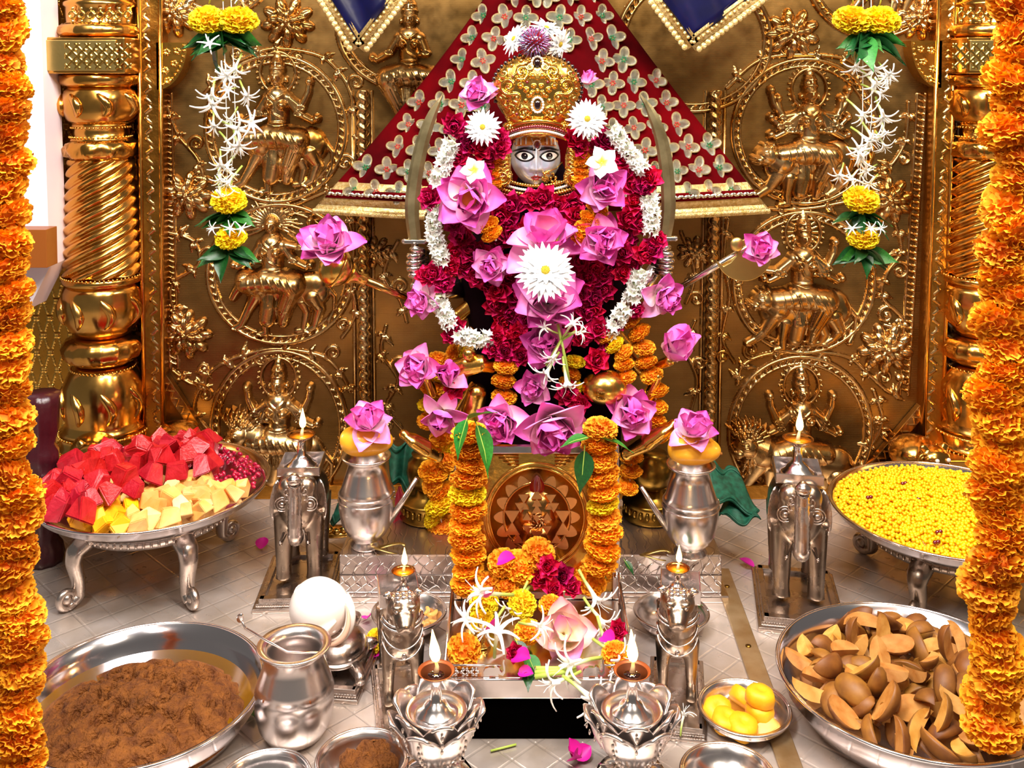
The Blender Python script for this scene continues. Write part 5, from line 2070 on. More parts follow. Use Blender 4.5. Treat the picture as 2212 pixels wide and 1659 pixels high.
lot = [
    (1035, 205, 2.36, 88, (-.3, -.8, .6), 'open', 'pink lotus beside the gold crown, above the white gerbera on the mace side'),
    (1266, 178, 2.38, 46, (.2, -.5, 1), 'bud', 'small pink lotus bud beside the gold crown on the axe side'),
    (1016, 428, 2.29, 142, (-.15, -1, .1), 'wide', 'wide-open pink lotus with yellow seed head below the frangipani'),
    (1302, 405, 2.29, 112, (.1, -1, .15), 'open', 'pink lotus under the larger frangipani on the axe side'),
    (1178, 528, 2.30, 160, (0, -.55, .9), 'wide', 'pink lotus bowl standing behind the large white gerbera'),
    (1298, 520, 2.29, 118, (.1, -1, .3), 'open', 'pink lotus on the roses between orange marigolds and the jasmine length'),
    (1062, 572, 2.31, 88, (-.2, -1, .1), 'open', 'deep pink lotus among the dark roses on the mace side of the large gerbera'),
    (1184, 645, 2.29, 160, (0, -.8, .65), 'open', 'pink lotus directly below the large white gerbera'),
    (1180, 745, 2.29, 116, (0, -1, .35), 'open', 'pink lotus behind the white tuberose spray'),
    (914, 648, 2.34, 84, (-.6, -.8, .1), 'open', 'pink lotus where the mace shaft meets the garland'),
    (1430, 640, 2.34, 100, (.5, -.8, -.1), 'open', 'pink lotus where the axe shaft meets the garland'),
    (1450, 762, 2.32, 118, (.35, -.6, .75), 'bud', 'tall pink lotus standing off the hanging marigolds on the axe side'),
    (905, 795, 2.33, 100, (-.4, -.9, .15), 'open', 'pink lotus beside the gilded arm on the mace side'),
    (965, 815, 2.31, 90, (.1, -.8, .6), 'bud', 'upright pink lotus in front of the gilded arm, touching a dark rose'),
    (955, 893, 2.31, 92, (-.1, -.9, -.4), 'droop', 'drooping pink lotus above the gilded seat petal on the mace side'),
    (1362, 890, 2.31, 122, (.2, -.9, .2), 'open', 'large pink lotus above the gilded seat petal on the axe side'),
    (1085, 912, 2.08, 112, (-.4, -1, .1), 'open', 'pink lotus with a leaf above the marigold string of the metal plaque'),
    (1195, 918, 2.03, 150, (.05, -.75, -.35), 'open', 'wide drooping pink lotus hanging over the top of the metal plaque'),
    (712, 528, 2.27, 132, (-.1, -.7, .7), 'open', 'pink lotus resting on the head of the gold mace'),
    (1640, 540, 2.31, 84, (.1, -.9, .5), 'open', 'pink lotus at the crescent blade of the axe'),
]
for i, (x, y, Y, w_, d, stl, lab) in enumerate(lot):
    lotus(x, y, Y, w_*1.12, d, lab, stl, seed=i)
for x_, y_, w_, d_, lab_ in ((1150, 838, 84, (-.2, -1, .1), 'magenta-pink lotus below the tuberose spray beside the marigold string'),):
    lotus(x_, y_, 2.30, w_, d_, lab_, 'open', seed=77)
gerbera(1043, 275, 2.30, 78, (-.15, -1, .15), 'white gerbera against the crown on the mace side', 20)
gerbera(1268, 257, 2.30, 84, (.1, -1, .1), 'white gerbera against the crown on the axe side', 24)
gerbera(1178, 585, 2.17, 124, (0, -.9, .45), 'large white gerbera at the middle of the chest', 26)
frangipani(1024, 368, 2.26, 62, (-.1, -1, .2), 'white frangipani above the wide-open lotus with the yellow centre')
frangipani(1300, 352, 2.26, 78, (.1, -1, .35), 'larger white frangipani above the lotus on the axe side')
# pale flowers either side of the pompon
for x, y, d, lab in ((1112, 85, (-.8, -.6, .5), 'shaggy white flower beside the tinsel pompon, with green tips'), (1208, 95, (.8, -.7, -.3), 'shaggy white flower drooping from the tinsel pompon'), (1180, 62, (.3, -.5, 1), 'pale flower standing up behind the tinsel pompon')):
    gerbera(x, y, 2.385, 74, d, lab, 16)

# strings of marigolds on the idol
string_garland('marigold_string', 'short marigold string beside the face on the mace side', [(1064, 330), (1066, 370), (1072, 410)], 2.37, 17, 17, 'oob', 31, wob=2)
string_garland('marigold_string', 'short marigold string beside the face on the axe side', [(1258, 320), (1256, 365), (1254, 405)], 2.36, 18, 17, 'oob', 32, wob=2)
string_garland('marigold_string', 'marigolds showing between the roses below the wide-open lotus', [(1052, 485), (1064, 505), (1072, 520)], 2.30, 24, 22, 'oo', 33, wob=3)
string_garland('marigold_string', 'marigolds showing between the two lotuses on the axe side of the chest', [(1290, 450), (1278, 470), (1265, 495), (1240, 530)], 2.31, 26, 24, 'oo', 34, wob=3)
string_garland('marigold_string', 'marigold string hanging down past the tall lotus on the axe side', [(1360, 690), (1385, 730), (1390, 770), (1410, 830), (1418, 870), (1415, 910), (1425, 950)], 2.36, 25, 34, 'oobo', 35, wob=6)
string_garland('marigold_string', 'marigold string with yellow heads between jasmine and gilded foot', [(1310, 725), (1325, 745), (1345, 765), (1350, 800), (1355, 830)], 2.33, 23, 27, 'oyobo', 36, wob=5)
string_garland('marigold_string', 'marigold string behind the tuberose spray down to the drooping lotus', [(1240, 780), (1238, 800), (1225, 830), (1250, 850)], 2.34, 22, 26, 'yoo', 37, wob=5)
string_garland('marigold_string', 'marigold string between the gilded foot and the magenta rose', [(1092, 790), (1090, 830), (1088, 870)], 2.32, 27, 33, 'oo', 38, wob=3)
string_garland('marigold_string', 'marigold string behind the lotuses on the mace side down to the seat petal', [(1010, 770), (975, 765), (950, 775), (930, 860), (930, 910), (960, 940), (975, 965)], 2.38, 25, 34, 'yooyo', 39, wob=4)
string_garland('marigold_string', 'loose double marigold string hanging beside the metal plaque on the fruit tray side', [(960, 940), (965, 975), (950, 1010), (940, 1040), (955, 1070), (945, 1100), (955, 1130), (945, 1170)], 2.36, 31, 27, 'oyooooyy', 40, wob=14, jit=.6)
string_garland('marigold_string', 'short marigold string behind the plaque on the boondi tray side', [(1365, 985), (1362, 1030), (1355, 1060)], 2.36, 24, 34, 'oo', 41, wob=5)

# tuberose spray in the middle
sp = thing('tuberose_spray', 'white spidery tuberose spray hanging in front of the lotus at the waist', 'flower', P(1210, 700, 2.22))
for k, (x0, y0, dx, dy, L_) in enumerate(((1214, 730, .5, .85, 64), (1212, 735, -.35, -.6, 60), (1208, 760, -.6, -.85, 74), (1216, 770, .15, -1, 80), (1222, 720, .9, .2, 50), (1205, 720, -.9, .5, 50))):
    put('tuberose', SP[k % 4], sp, TRS(P(x0, y0, 2.24)-sp.location, aim((dx, -.45, dy), k), L_*S(2.24)*.72))
m = MB()
for pts in ([(1205, 700), (1212, 735), (1180, 790)], [(1212, 735), (1222, 780), (1230, 830)], [(1212, 735), (1245, 715)]):
    m.tube([P(x, y, 2.245)-sp.location for x, y in pts], 0.0035, 8)
m.build('stalk', 'stem_green', sp)
# leaves tucked above the plaque
for i, (x, y, L_, d, dk, lab) in enumerate(((1012, 905, 68, (.75, -.3, .45), False, 'green leaf pointing up beside the lotus above the plaque'), (1008, 908, 78, (-.35, -.4, -.85), False, 'green leaf hanging at the outer side of the plaque marigolds'),
                                            (1030, 920, 100, (.45, -.5, -1), False, 'large green leaf hanging over the plaque beside the marigolds'), (1270, 945, 62, (-.95, -.4, .0), False, 'green leaf between the drooping lotus and the plaque marigolds'),
                                            (1296, 946, 72, (1, -.4, -.1), False, 'green leaf lying across the top plaque marigold'), (1262, 975, 84, (-.1, -.4, -1), True, 'dark green leaf hanging down the plaque'))):
    leaf_thing(x, y, 1.97, L_*1.1, d, lab, dk, roll=RND.uniform(-.5, .5))

# ================================================================== PLINTH, PLAQUE, LOW TABLE
c0, c1 = G(735, 1292), G(1560, 1300)
pw = c1.x-c0.x
Yp0 = (c0.y+c1.y)/2
PZ = 0.105
pl = thing('silver_plinth', 'long engraved silver plinth block under the two spouted pots', 'plinth', ((c0.x+c1.x)/2, Yp0+0.13, 0))
m = MB().box((0, 0, 0.008), (pw+0.03, 0.29, 0.016))
m.build('base_moulding', 'silver', pl, smooth=False, bevel=0.003)
m = MB().box((0, 0, 0.016+(PZ-0.016)/2), (pw, 0.26, PZ-0.016))
m.build('block', 'silver_engraved', pl, smooth=False, bevel=0.003)
m = MB()
nb = 34
for i in range(nb):          # embossed feather pattern on the front
    x = -pw/2+pw*(i+0.5)/nb
    for z, sg in ((0.075, 1), (0.043, -1)):
        m.tube([(x-0.008, -0.131, z-sg*0.013), (x, -0.132, z+sg*0.004), (x+0.012, -0.131, z+sg*0.013)], [0.0012, 0.0018, 0.0008], 6)
m.tube([(-pw/2, -0.131, 0.059), (pw/2, -0.131, 0.059)], 0.0015, 6)
m.build('feather_relief', 'silver', pl)

# low table (chowki)
TZ = 0.116
tb = thing('low_silver_table', 'low silver offering table with cut-out railing in front of the idol', 'table', (0.050, 1.905, 0))
m = MB().box((0, 0, TZ-0.012), (0.352, 0.30, 0.024))
m.build('table_top', 'silver', tb, smooth=False, bevel=0.003)
m = MB().box((0, -0.152, TZ-0.014), (0.36, 0.006, 0.036))
m.build('front_apron', 'silver', tb, smooth=False, bevel=0.002)
for sx in (-1, 1):
    for sy in (-1, 1):
        m = MB().lathe([(0.016, 0), (0.012, 0.01), (0.009, 0.025), (0.013, 0.05), (0.016, TZ-0.024)], 16, Matrix.Translation((sx*0.155, sy*0.13, 0)))
        m.build('leg', 'silver', tb)
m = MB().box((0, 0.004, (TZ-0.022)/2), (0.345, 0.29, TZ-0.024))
m.build('under_table_shade', 'shade_black', tb, smooth=False)  # added black block standing in for the shade beneath the table top
# railing: posts, rail and cut-out elephants
for sx in (-1, 1):
    m = MB().tube([(sx*0.172, -0.145, TZ), (sx*0.172, 0.11, TZ)], 0.003, 8)
    m.tube([(sx*0.172, -0.145, TZ+0.026), (sx*0.172, 0.11, TZ+0.05)], 0.0028, 8)
    m.tube([(sx*0.172, 0.10, TZ), (sx*0.172, 0.10, TZ+0.07)], 0.003, 8)
    m.tube([(sx*0.172, -0.145, TZ), (sx*0.172, -0.145, TZ+0.03)], 0.003, 8)
    m.box((sx*0.172, -0.01, TZ+0.014), (0.002, 0.22, 0.024))
    m.build('side_rail', 'silver', tb, bevel=0)
m = MB().tube([(-0.172, -0.147, TZ+0.026), (-0.07, -0.147, TZ+0.026)], 0.002, 8)
m.tube([(0.11, -0.147, TZ+0.026), (0.172, -0.147, TZ+0.026)], 0.002, 8)
m.tube([(-0.172, -0.147, TZ+0.002), (0.172, -0.147, TZ+0.002)], 0.002, 8)
m.build('front_rail', 'silver', tb)
ELE = [(-22, 0), (-22, 16), (-18, 22), (-8, 25), (4, 24), (10, 27), (16, 24), (18, 18), (22, 14), (26, 18), (26, 26), (24, 34), (26, 40), (29, 40), (28, 34), (30, 26), (30, 14), (25, 8), (18, 10), (14, 12), (14, 0), (8, 0), (7, 8), (-8, 8), (-9, 0), (-15, 0), (-16, 8), (-17, 0)]
for ox, k in ((-0.085, 0.00075), (0.095, 0.00075), (-0.02, 0.00045)):
    m = MB().prism([(ox+x*k, TZ+z*k*1.25) for x, z in ELE][::-1], -0.150, -0.144)
    m.build('cutout_elephant', 'silver', tb, smooth=False)
for ox in (-0.155, -0.135, -0.118, 0.135, 0.155):
    m = MB()
    for i in range(6):
        a = i*PI/3
        m.ell((ox+0.006*math.cos(a), -0.147, TZ+0.013+0.006*math.sin(a)), (0.004, 0.002, 0.003), (0, -a, 0), nu=8, nv=5)
    m.build('cutout_flower', 'silver', tb)

# metal plaque with geometric yantra, leaning in a silver frame
YQ = 2.035
pc = P(1160, 1290, YQ)
pq = thing('yantra_plaque', 'square gold plaque with concentric lotus and triangle relief in a silver frame', 'plaque', (pc.x, YQ, TZ))
Mq = Matrix.Rotation(math.radians(-7), 4, 'X')
sq = S(YQ)
PW, PH = 364*sq, 330*sq
for sx in (-1, 1):
    m = MB().box((sx*(PW/2-0.007), 0, PH/2), (0.016, 0.018, PH), Mq)
    m.build('frame_stile', 'silver', pq, smooth=False, bevel=0.002)
    for z in (0.05, PH-0.02):
        m = MB().lathe([(0.006, 0), (0.006, 0.004), (0, 0.006)], 12, Mq @ Matrix.Translation((sx*(PW/2-0.007), -0.009, z)) @ Matrix.Rotation(PI/2, 4, 'X'))
        m.build('frame_screw', 'silver', pq)
for z in (0.008, PH-0.008):
    m = MB().box((0, 0, z), (PW-0.03, 0.016, 0.016), Mq)
    m.build('frame_rail', 'silver', pq, smooth=False, bevel=0.002)
m = MB().box((0, 0.004, PH/2), (PW-0.03, 0.008, PH-0.03), Mq)
plate = m.build('gold_plate', 'gold_bright', pq, smooth=False, bevel=0.001)


def qz(px, py, off):      # photo pixel to plaque local
    return Mq @ Vector(((px-1160)*sq, -off, PH/2-(py-1128)*sq))


def qring(r0, r1, h, mt, name, n=64, mod=None):
    m = MB()
    pr_ = [(r0, 0), (r0+(r1-r0)*.2, h), (r0+(r1-r0)*.8, h), (r1, 0)]
    m.lathe([(r*sq, z) for r, z in pr_], n, Mq @ Matrix.Translation((0, 0, PH/2+10*sq)) @ Matrix.Rotation(PI/2, 4, 'X'), mod, cap=False)
    return m.build(name, mt, plate)


for sx in (-1, 1):       # stepped corner brackets of the square border
    m = MB()
    for k in range(4):
        m.tube([qz(1160+sx*(95-k*10), 985+k*7, .003), qz(1160+sx*(40), 985+k*7, .003)], 0.0018, 6)
    m.build('corner_step', 'gold_bright', plate)
qring(112, 118, 0.004, 'gold_bright', 'outer_ring')
qring(103, 108, 0.004, 'gold_bright', 'outer_ring')
qring(70, 78, 0.005, 'copper', 'inner_ring')
m = MB().lathe([(108*sq, 0.0005), (0, 0.0008)], 48, Mq @ Matrix.Translation((0, 0, PH/2+10*sq)) @ Matrix.Rotation(PI/2, 4, 'X'))
m.build('field_disc', 'copper', plate)
for i in range(16):
    a = 2*PI*i/16
    poly = []
    for k in range(9):
        t = -1+k/4
        r = 78+18*(1-abs(t)**1.7)
        poly.append((r, a+t*0.175))
    poly = [(76, a-0.175)]+poly+[(76, a+0.175)]
    pts = [(1160+r*math.sin(b), 1118-r*math.cos(b)) for r, b in poly]
    m = MB()
    n = len(pts)
    v = [qz(x, y, .005) for x, y in pts]+[qz(x, y, 0) for x, y in pts]
    m.add(v, [list(range(n))]+[[i_, i_+n, (i_+1) % n+n, (i_+1) % n] for i_ in range(n)])
    m.build('lotus_petal_tile', 'copper_tile', plate, smooth=False)
tris = [(1160, 1068, 26, 1), (1131, 1079, 24, -1), (1191, 1079, 24, -1), (1124, 1098, 25, -1), (1197, 1098, 25, -1), (1160, 1086, 22, 1), (1133, 1094, 18, 1), (1188, 1094, 18, 1),
        (1105, 1118, 34, -1), (1218, 1118, 34, -1), (1105, 1142, 34, 1), (1218, 1142, 34, 1), (1160, 1100, 24, 1), (1118, 1164, 24, 1), (1203, 1164, 24, 1), (1135, 1180, 24, 1), (1186, 1180, 24, 1),
        (1138, 1116, 20, 1), (1183, 1116, 20, 1), (1140, 1146, 22, -1), (1182, 1146, 22, -1), (1160, 1160, 26, -1), (1160, 1122, 20, -1)]
for x, y, w_, up_ in tris:
    h_ = w_*0.82
    pts = [(x-w_/2, y+up_*h_/2), (x+w_/2, y+up_*h_/2), (x, y-up_*h_/2)]
    m = MB()
    v = [qz(a, b, .0055) for a, b in pts]+[qz(a, b, 0) for a, b in pts]
    m.add(v, [[0, 1, 2]]+[[i, i+3, (i+1) % 3+3, (i+1) % 3] for i in range(3)])
    m.build('triangle_tile', 'copper_tile', plate, smooth=False)
m = MB()
for i in range(22):
    a = i*2.4
    r = 16*math.sqrt(i/22)
    m.tube([qz(1160+r*math.cos(a), 1128+r*math.sin(a), .002), qz(1160+(r+6)*math.cos(a+1), 1128+(r+6)*math.sin(a+1), .008)], [0.0016, 0.0008], 5)
m.build('centre_boss', 'copper_tile', plate)
# dark red petal stuck to the plaque, and marigold strings hung down both sides
t = thing('rose_petal', 'dark red rose petal stuck at the top of the plaque circle', 'petal', pq.location+qz(1160, 1062, .008), (Vector((0, -.2, 1))).to_track_quat('Y', 'Z'), None, 40*sq)
put('petal_blade', petal_mesh('red_petal', 'gem_red', L=1, W=0.42, cup=-0.5, curl=0.05, a=0.9, b=0.45, seed=8), t)
string_garland('marigold_string', 'marigold string hanging down the plaque edge on the fruit tray side', [(1014, 935), (1012, 1010), (1010, 1100), (1008, 1180), (1012, 1262)], 1.992, 37, 33, 'ooooyooooo', 51, wob=3, jit=.2)
string_garland('marigold_string', 'marigold string hanging down the plaque edge on the boondi tray side', [(1294, 925), (1300, 1010), (1304, 1090), (1306, 1165), (1292, 1245)], 1.992, 37, 34, 'oooooyoooo', 52, wob=3, jit=.25)


# ================================================================== SILVERWARE
def oil_lamp(loc, r, label, deep=False, lean=0.0, hscale=1.0, fl=1.0):
    """small stemmed lamp: foot, stem, bowl, oil, wick and flame; loc is the base centre, r the bowl radius"""
    t = thing('oil_lamp', label, 'lamp', loc)
    k = r
    H = 2.0*k*hscale
    m = MB().lathe([(0.001, 0), (1.15*k, 0), (1.2*k, 0.08*k), (1.05*k, 0.22*k), (0.75*k, 0.42*k), (0.70*k, 0.52*k), (0.45*k, 0.75*k), (0.30*k, 0.85*k), (0.28*k, H-0.55*k), (0.36*k, H-0.42*k)], 36)
    m.build('foot', 'silver', t)
    m = MB().lathe([(0.30*k, H-0.45*k), (0.62*k, H-0.30*k), (0.92*k, H-0.06*k), (1.0*k, H), (0.95*k, H+0.02*k), (0.86*k, H-0.08*k), (0.55*k, H-0.28*k), (0.001, H-0.34*k)], 36)
    bw = m.build('bowl', 'clay' if deep else 'copper', t)
    m = MB().lathe([(0.83*k, H-0.10*k), (0.001, H-0.095*k)], 28)
    m.build('oil', 'oil' if deep else 'oil_gold', bw)
    m = MB().tube([(0, 0, H-0.15*k), (0.05*k, 0, H+0.2*k), (0.1*k+lean*k*.3, -0.03*k, H+0.5*k)], [0.16*k, 0.11*k, 0.07*k], 8)
    wk = m.build('wick', 'wick', t)
    m = MB()
    b = Vector((0.1*k+lean*k*.3, -0.03*k, H+0.45*k))
    prof = [(0.01, 0), (0.17, 0.12), (0.24, 0.34), (0.21, 0.62), (0.11, 1.0), (0.02, 1.42)]
    m.lathe([(x*k*fl, z*k*fl) for x, z in prof], 16, Matrix.Translation(b) @ Matrix.Shear('XY', 4, (lean*0.3, 0)))
    m.build('flame', 'flame', t)
    d = bpy.data.lights.new('flame_glow', 'POINT')
    d.energy = 0.35
    d.color = (1, 0.6, 0.25)
    d.shadow_soft_size = 0.01
    o = bpy.data.objects.new('flame_glow', d)
    COL.objects.link(o)
    o.parent = t
    o.location = b+Vector((0, -0.25*k, 1.0*k))
    return t


def stepped_base(par, w_, d_, h_, mt='silver_relief'):
    m = MB()
    m.box((0, 0, h_*0.2), (w_, d_, h_*0.4))
    m.box((0, 0, h_*0.55), (w_*0.93, d_*0.93, h_*0.3))
    o = m.build('stepped_base', mt, par, smooth=False, bevel=0.002)
    m = MB()
    for sx in (-1, 1):
        m.box((sx*w_*0.40, 0, h_*0.8), (w_*0.07, d_*0.86, h_*0.4))
    for sy in (-1, 1):
        m.box((0, sy*d_*0.40, h_*0.8), (w_*0.86, d_*0.07, h_*0.4))
    m.build('base_rim', mt, o, smooth=False, bevel=0.0015)
    m = MB()
    for i in range(int(w_/0.006)):
        m.ell((-w_*0.45+i*0.0056, -d_*0.468, h_*0.62), (0.002, 0.002, 0.004), nu=6, nv=4)
    kind(m.build('base_beading', mt, o), 'stuff')
    return h_


def elephant(px, py, label, k, rot, lamp_label):
    """standing elephant facing the viewer with trunk raised, tray and lamp on its back"""
    g = G(px, py)
    t = thing('silver_elephant', label, 'statuette', g, rot, None, (k, k, k*1.2))
    h = stepped_base(t, 0.19, 0.27, 0.022)
    m = MB()
    B = Vector((0, 0.02, h))
    m.ell(B+Vector((0, 0.03, 0.158)), (0.066, 0.088, 0.064), nu=24, nv=16)
    m.ell(B+Vector((0, -0.045, 0.165)), (0.050, 0.045, 0.058), nu=24, nv=16)         # head
    m.ell(B+Vector((-0.022, -0.055, 0.198)), (0.027, 0.028, 0.025), nu=16, nv=10)
    m.ell(B+Vector((0.022, -0.055, 0.198)), (0.027, 0.028, 0.025), nu=16, nv=10)
    for sx in (-1, 1):
        for fy, ln in ((-0.035, 0), (0.085, 0)):
            m.tube([B+Vector((sx*0.036, fy, 0.14)), B+Vector((sx*0.038, fy-0.004, 0.08)), B+Vector((sx*0.038, fy-0.006, 0.02)), B+Vector((sx*0.038, fy-0.008, 0))], [0.029, 0.023, 0.019, 0.021], 14)
    body = m.build('body', 'silver_old', t, remesh=0.0045)
    # trunk hanging then raised: ringed
    tr = MB()
    pts = [B+Vector((0, -0.085, 0.105)), B+Vector((0, -0.098, 0.115)), B+Vector((0, -0.102, 0.14)), B+Vector((0, -0.100, 0.17)), B+Vector((0, -0.096, 0.20)), B+Vector((0, -0.098, 0.222)), B+Vector((0, -0.110, 0.232)), B+Vector((0, -0.116, 0.226))]
    P2, R2 = [], []
    for i in range(len(pts)-1):
        for q in range(6):
            u = q/6
            P2.append(pts[i].lerp(pts[i+1], u))
            w_ = 0.018-0.0045*((i+u)/7)
            R2.append(w_*(1+0.10*(q % 2)))
    P2.append(pts[-1])
    R2.append(0.013)
    tr.tube(P2, R2, 14)
    tr.ell(pts[-2]+Vector((0, -0.002, 0)), (0.018, 0.012, 0.011), nu=14, nv=8)
    tr.build('trunk', 'silver_relief', t)
    for sx in (-1, 1):
        e = MB()
        v, f = [], []
        n = 18
        for i in range(n):
            a = 2*PI*i/n
            rx = 0.026*(1.0+0.15*math.sin(2*a))
            v.append(B+Vector((sx*(0.052+0.018*math.cos(a)), -0.045+0.022*(1-math.cos(a))*0.5, 0.165+0.046*math.sin(a)-0.012*math.cos(a))))
        v2 = [p+Vector((sx*0.004, -0.006, 0)) for p in v]
        e.add(v+v2, [list(range(n))[::-1], list(range(n, 2*n))]+[[i, (i+1) % n, (i+1) % n+n, i+n] for i in range(n)])
        ear = e.build('ear', 'silver_relief', t, sub=1)
        e = MB()
        e.tube([B+Vector((sx*0.028, -0.085, 0.112)), B+Vector((sx*0.034, -0.106, 0.100)), B+Vector((sx*0.033, -0.118, 0.108))], [0.006, 0.0045, 0.0015], 10)
        e.build('tusk', 'silver', t)
        e = MB()
        c_ = B+Vector((sx*0.034, -0.083, 0.172))
        e.ell(c_, (0.007, 0.004, 0.005), nu=12, nv=8)
        for rr_ in (0.012, 0.018):
            e.tube([c_+Vector((rr_*math.cos(a), 0.002, rr_*0.8*math.sin(a))) for a in [2*PI*i/20 for i in range(21)]], 0.0014, 6)
        e.build('eye', 'silver_relief', t)
        e = MB()   # scrolling ornament on the brow
        for j in range(2):
            sp_ = spiral(sx*0.022, 0.20-j*0.012, 0.011, 0.002, 90, 1.4*sx, 1, 1, 16)
            e.tube([B+Vector((x, -0.087+0.004*j, z)) for x, z, _ in sp_], 0.0013, 6)
        e.build('brow_scroll', 'silver_relief', t)
    # open tray on the back
    m = MB()
    zt = h+0.232
    m.box((0, 0.03, zt-0.014), (0.105, 0.105, 0.004))
    for sx in (-1, 1):
        m.box((sx*0.0515, 0.03, zt-0.006), (0.003, 0.106, 0.018))
        m.box((0, 0.03+sx*0.0515, zt-0.006), (0.106, 0.003, 0.018))
    m.build('tray', 'silver', t, smooth=False, bevel=0.001)
    R_ = Matrix.Rotation(rot, 4, 'Z')
    loc = g+R_ @ Vector((0, 0.03*k, (zt-0.012)*k*1.2))
    oil_lamp(loc, 0.036*k, lamp_label, hscale=1.15)


elephant(650, 1262, 'silver elephant statuette with raised trunk between fruit tray and spouted pot', 0.94, 0.05, 'lit oil lamp on the elephant beside the fruit tray')
elephant(1722, 1304, 'silver elephant statuette with raised trunk beside the boondi tray', 1.0, -0.18, 'lit oil lamp on the elephant beside the boondi tray')


def lion(px, py, label, rot, lamp_label, mir):
    g = G(px, py)
    k = 0.86
    t = thing('silver_lion', label, 'statuette', g, rot, None, (k, k, 0.77))
    h = stepped_base(t, 0.125, 0.29, 0.022)
    B = Vector((0, 0.03, h))
    m = MB()
    m.ell(B+Vector((0, 0.04, 0.165)), (0.042, 0.095, 0.048), nu=24, nv=16)
    m.ell(B+Vector((0, -0.045, 0.17)), (0.046, 0.042, 0.068), nu=24, nv=16)      # chest
    m.tube([B+Vector((0, -0.05, 0.20)), B+Vector((0, -0.062, 0.235)), B+Vector((0, -0.066, 0.25))], [0.040, 0.034, 0.03], 18)
    m.ell(B+Vector((0, -0.078, 0.255)), (0.038, 0.034, 0.034), nu=20, nv=14)      # head
    m.tube([B+Vector((0, -0.085, 0.25)), B+Vector((0, -0.118, 0.238)), B+Vector((0, -0.135, 0.226))], [0.030, 0.024, 0.018], 16)
    for sx in (-1, 1):
        m.ell(B+Vector((sx*0.016, -0.106, 0.270)), (0.013, 0.012, 0.008), nu=12, nv=8)
        m.ell(B+Vector((sx*0.010, -0.132, 0.232)), (0.010, 0.010, 0.009), nu=12, nv=8)
    for sx in (-1, 1):
        for fy in (-0.055, 0.10):
            m.tube([B+Vector((sx*0.028, fy, 0.15)), B+Vector((sx*0.031, fy-0.003, 0.09)), B+Vector((sx*0.031, fy+0.002, 0.03)), B+Vector((sx*0.031, fy-0.004, 0.008)), B+Vector((sx*0.031, fy-0.016, 0.006))], [0.022, 0.015, 0.011, 0.013, 0.011], 12)
    m.tube([B+Vector((0, 0.13, 0.17)), B+Vector((0, 0.155, 0.15)), B+Vector((0, 0.16, 0.10)), B+Vector((0.01, 0.15, 0.06))], [0.012, 0.008, 0.007, 0.010], 10)
    m.build('body', 'silver_old', t, remesh=0.004)
    for sx in (-1, 1):
        e = MB().tube([B+Vector((sx*0.022, -0.072, 0.272)), B+Vector((sx*0.036, -0.078, 0.288)), B+Vector((sx*0.044, -0.082, 0.286))], [0.010, 0.008, 0.003], 10)
        e.build('ear', 'silver', t)
        e = MB().ell(B+Vector((sx*0.017, -0.113, 0.262)), (0.006, 0.005, 0.005), nu=10, nv=6)
        e.build('eye', 'silver_relief', t)
    e = MB()     # curly forelock
    for i in range(9):
        e.ell(B+Vector((0.010*((i % 3)-1)*1.3, -0.088-0.004*(i//3), 0.292-0.008*(i//3))), (0.007, 0.007, 0.006), nu=10, nv=6)
    e.build('forelock', 'silver', t)
    e = MB()
    for z, r, th in ((0.222, 0.043, 0.0035), (0.214, 0.046, 0.003), (0.19, 0.050, 0.002), (0.165, 0.05, 0.0018)):
        pts = [B+Vector((r*math.sin(a)*(1 if z > .2 else .9), -0.05-r*math.cos(a)*(0.92 if z > .2 else .93), z-0.014*math.cos(a)-(0.018*math.cos(a) if z < .2 else 0))) for a in [(-1.5+3.0*i/20) for i in range(21)]]
        e.tube(pts, th, 8)
    e.ell(B+Vector((0, -0.096, 0.140)), (0.006, 0.004, 0.008), nu=12, nv=8)
    e.build('collar_chain', 'silver', t)
    m = MB()
    zt = h+0.262
    c_ = (0.006 if mir else -0.006)
    m.box((c_, 0.012, zt-0.018), (0.088, 0.088, 0.003))
    for sx in (-1, 1):
        m.box((c_+sx*0.043, 0.012, zt), (0.0025, 0.088, 0.036))
        m.box((c_, 0.012+sx*0.043, zt), (0.088, 0.0025, 0.036))
    m.tube([B+Vector((0, -0.015, 0.19)), (c_, 0.012, zt-0.018)], [0.018, 0.012], 12)
    m.build('tray', 'silver', t, smooth=False, bevel=0.001)
    R_ = Matrix.Rotation(rot, 4, 'Z')
    oil_lamp(g+R_ @ Vector(((c_+(0.012 if not mir else -0.006))*k, 0.012*k, (zt-0.016)*0.77)), 0.027*k, lamp_label, hscale=1.05, fl=1.05)


lion(868, 1518, 'silver standing lion statuette with tray beside the conch and tortoise', 0.20, 'lit oil lamp in the tray of the lion beside the conch', False)
lion(1462, 1510, 'silver standing lion statuette with tray beside the plate of yellow sweets', -0.16, 'lit oil lamp in the tray of the lion beside the yellow sweets', True)


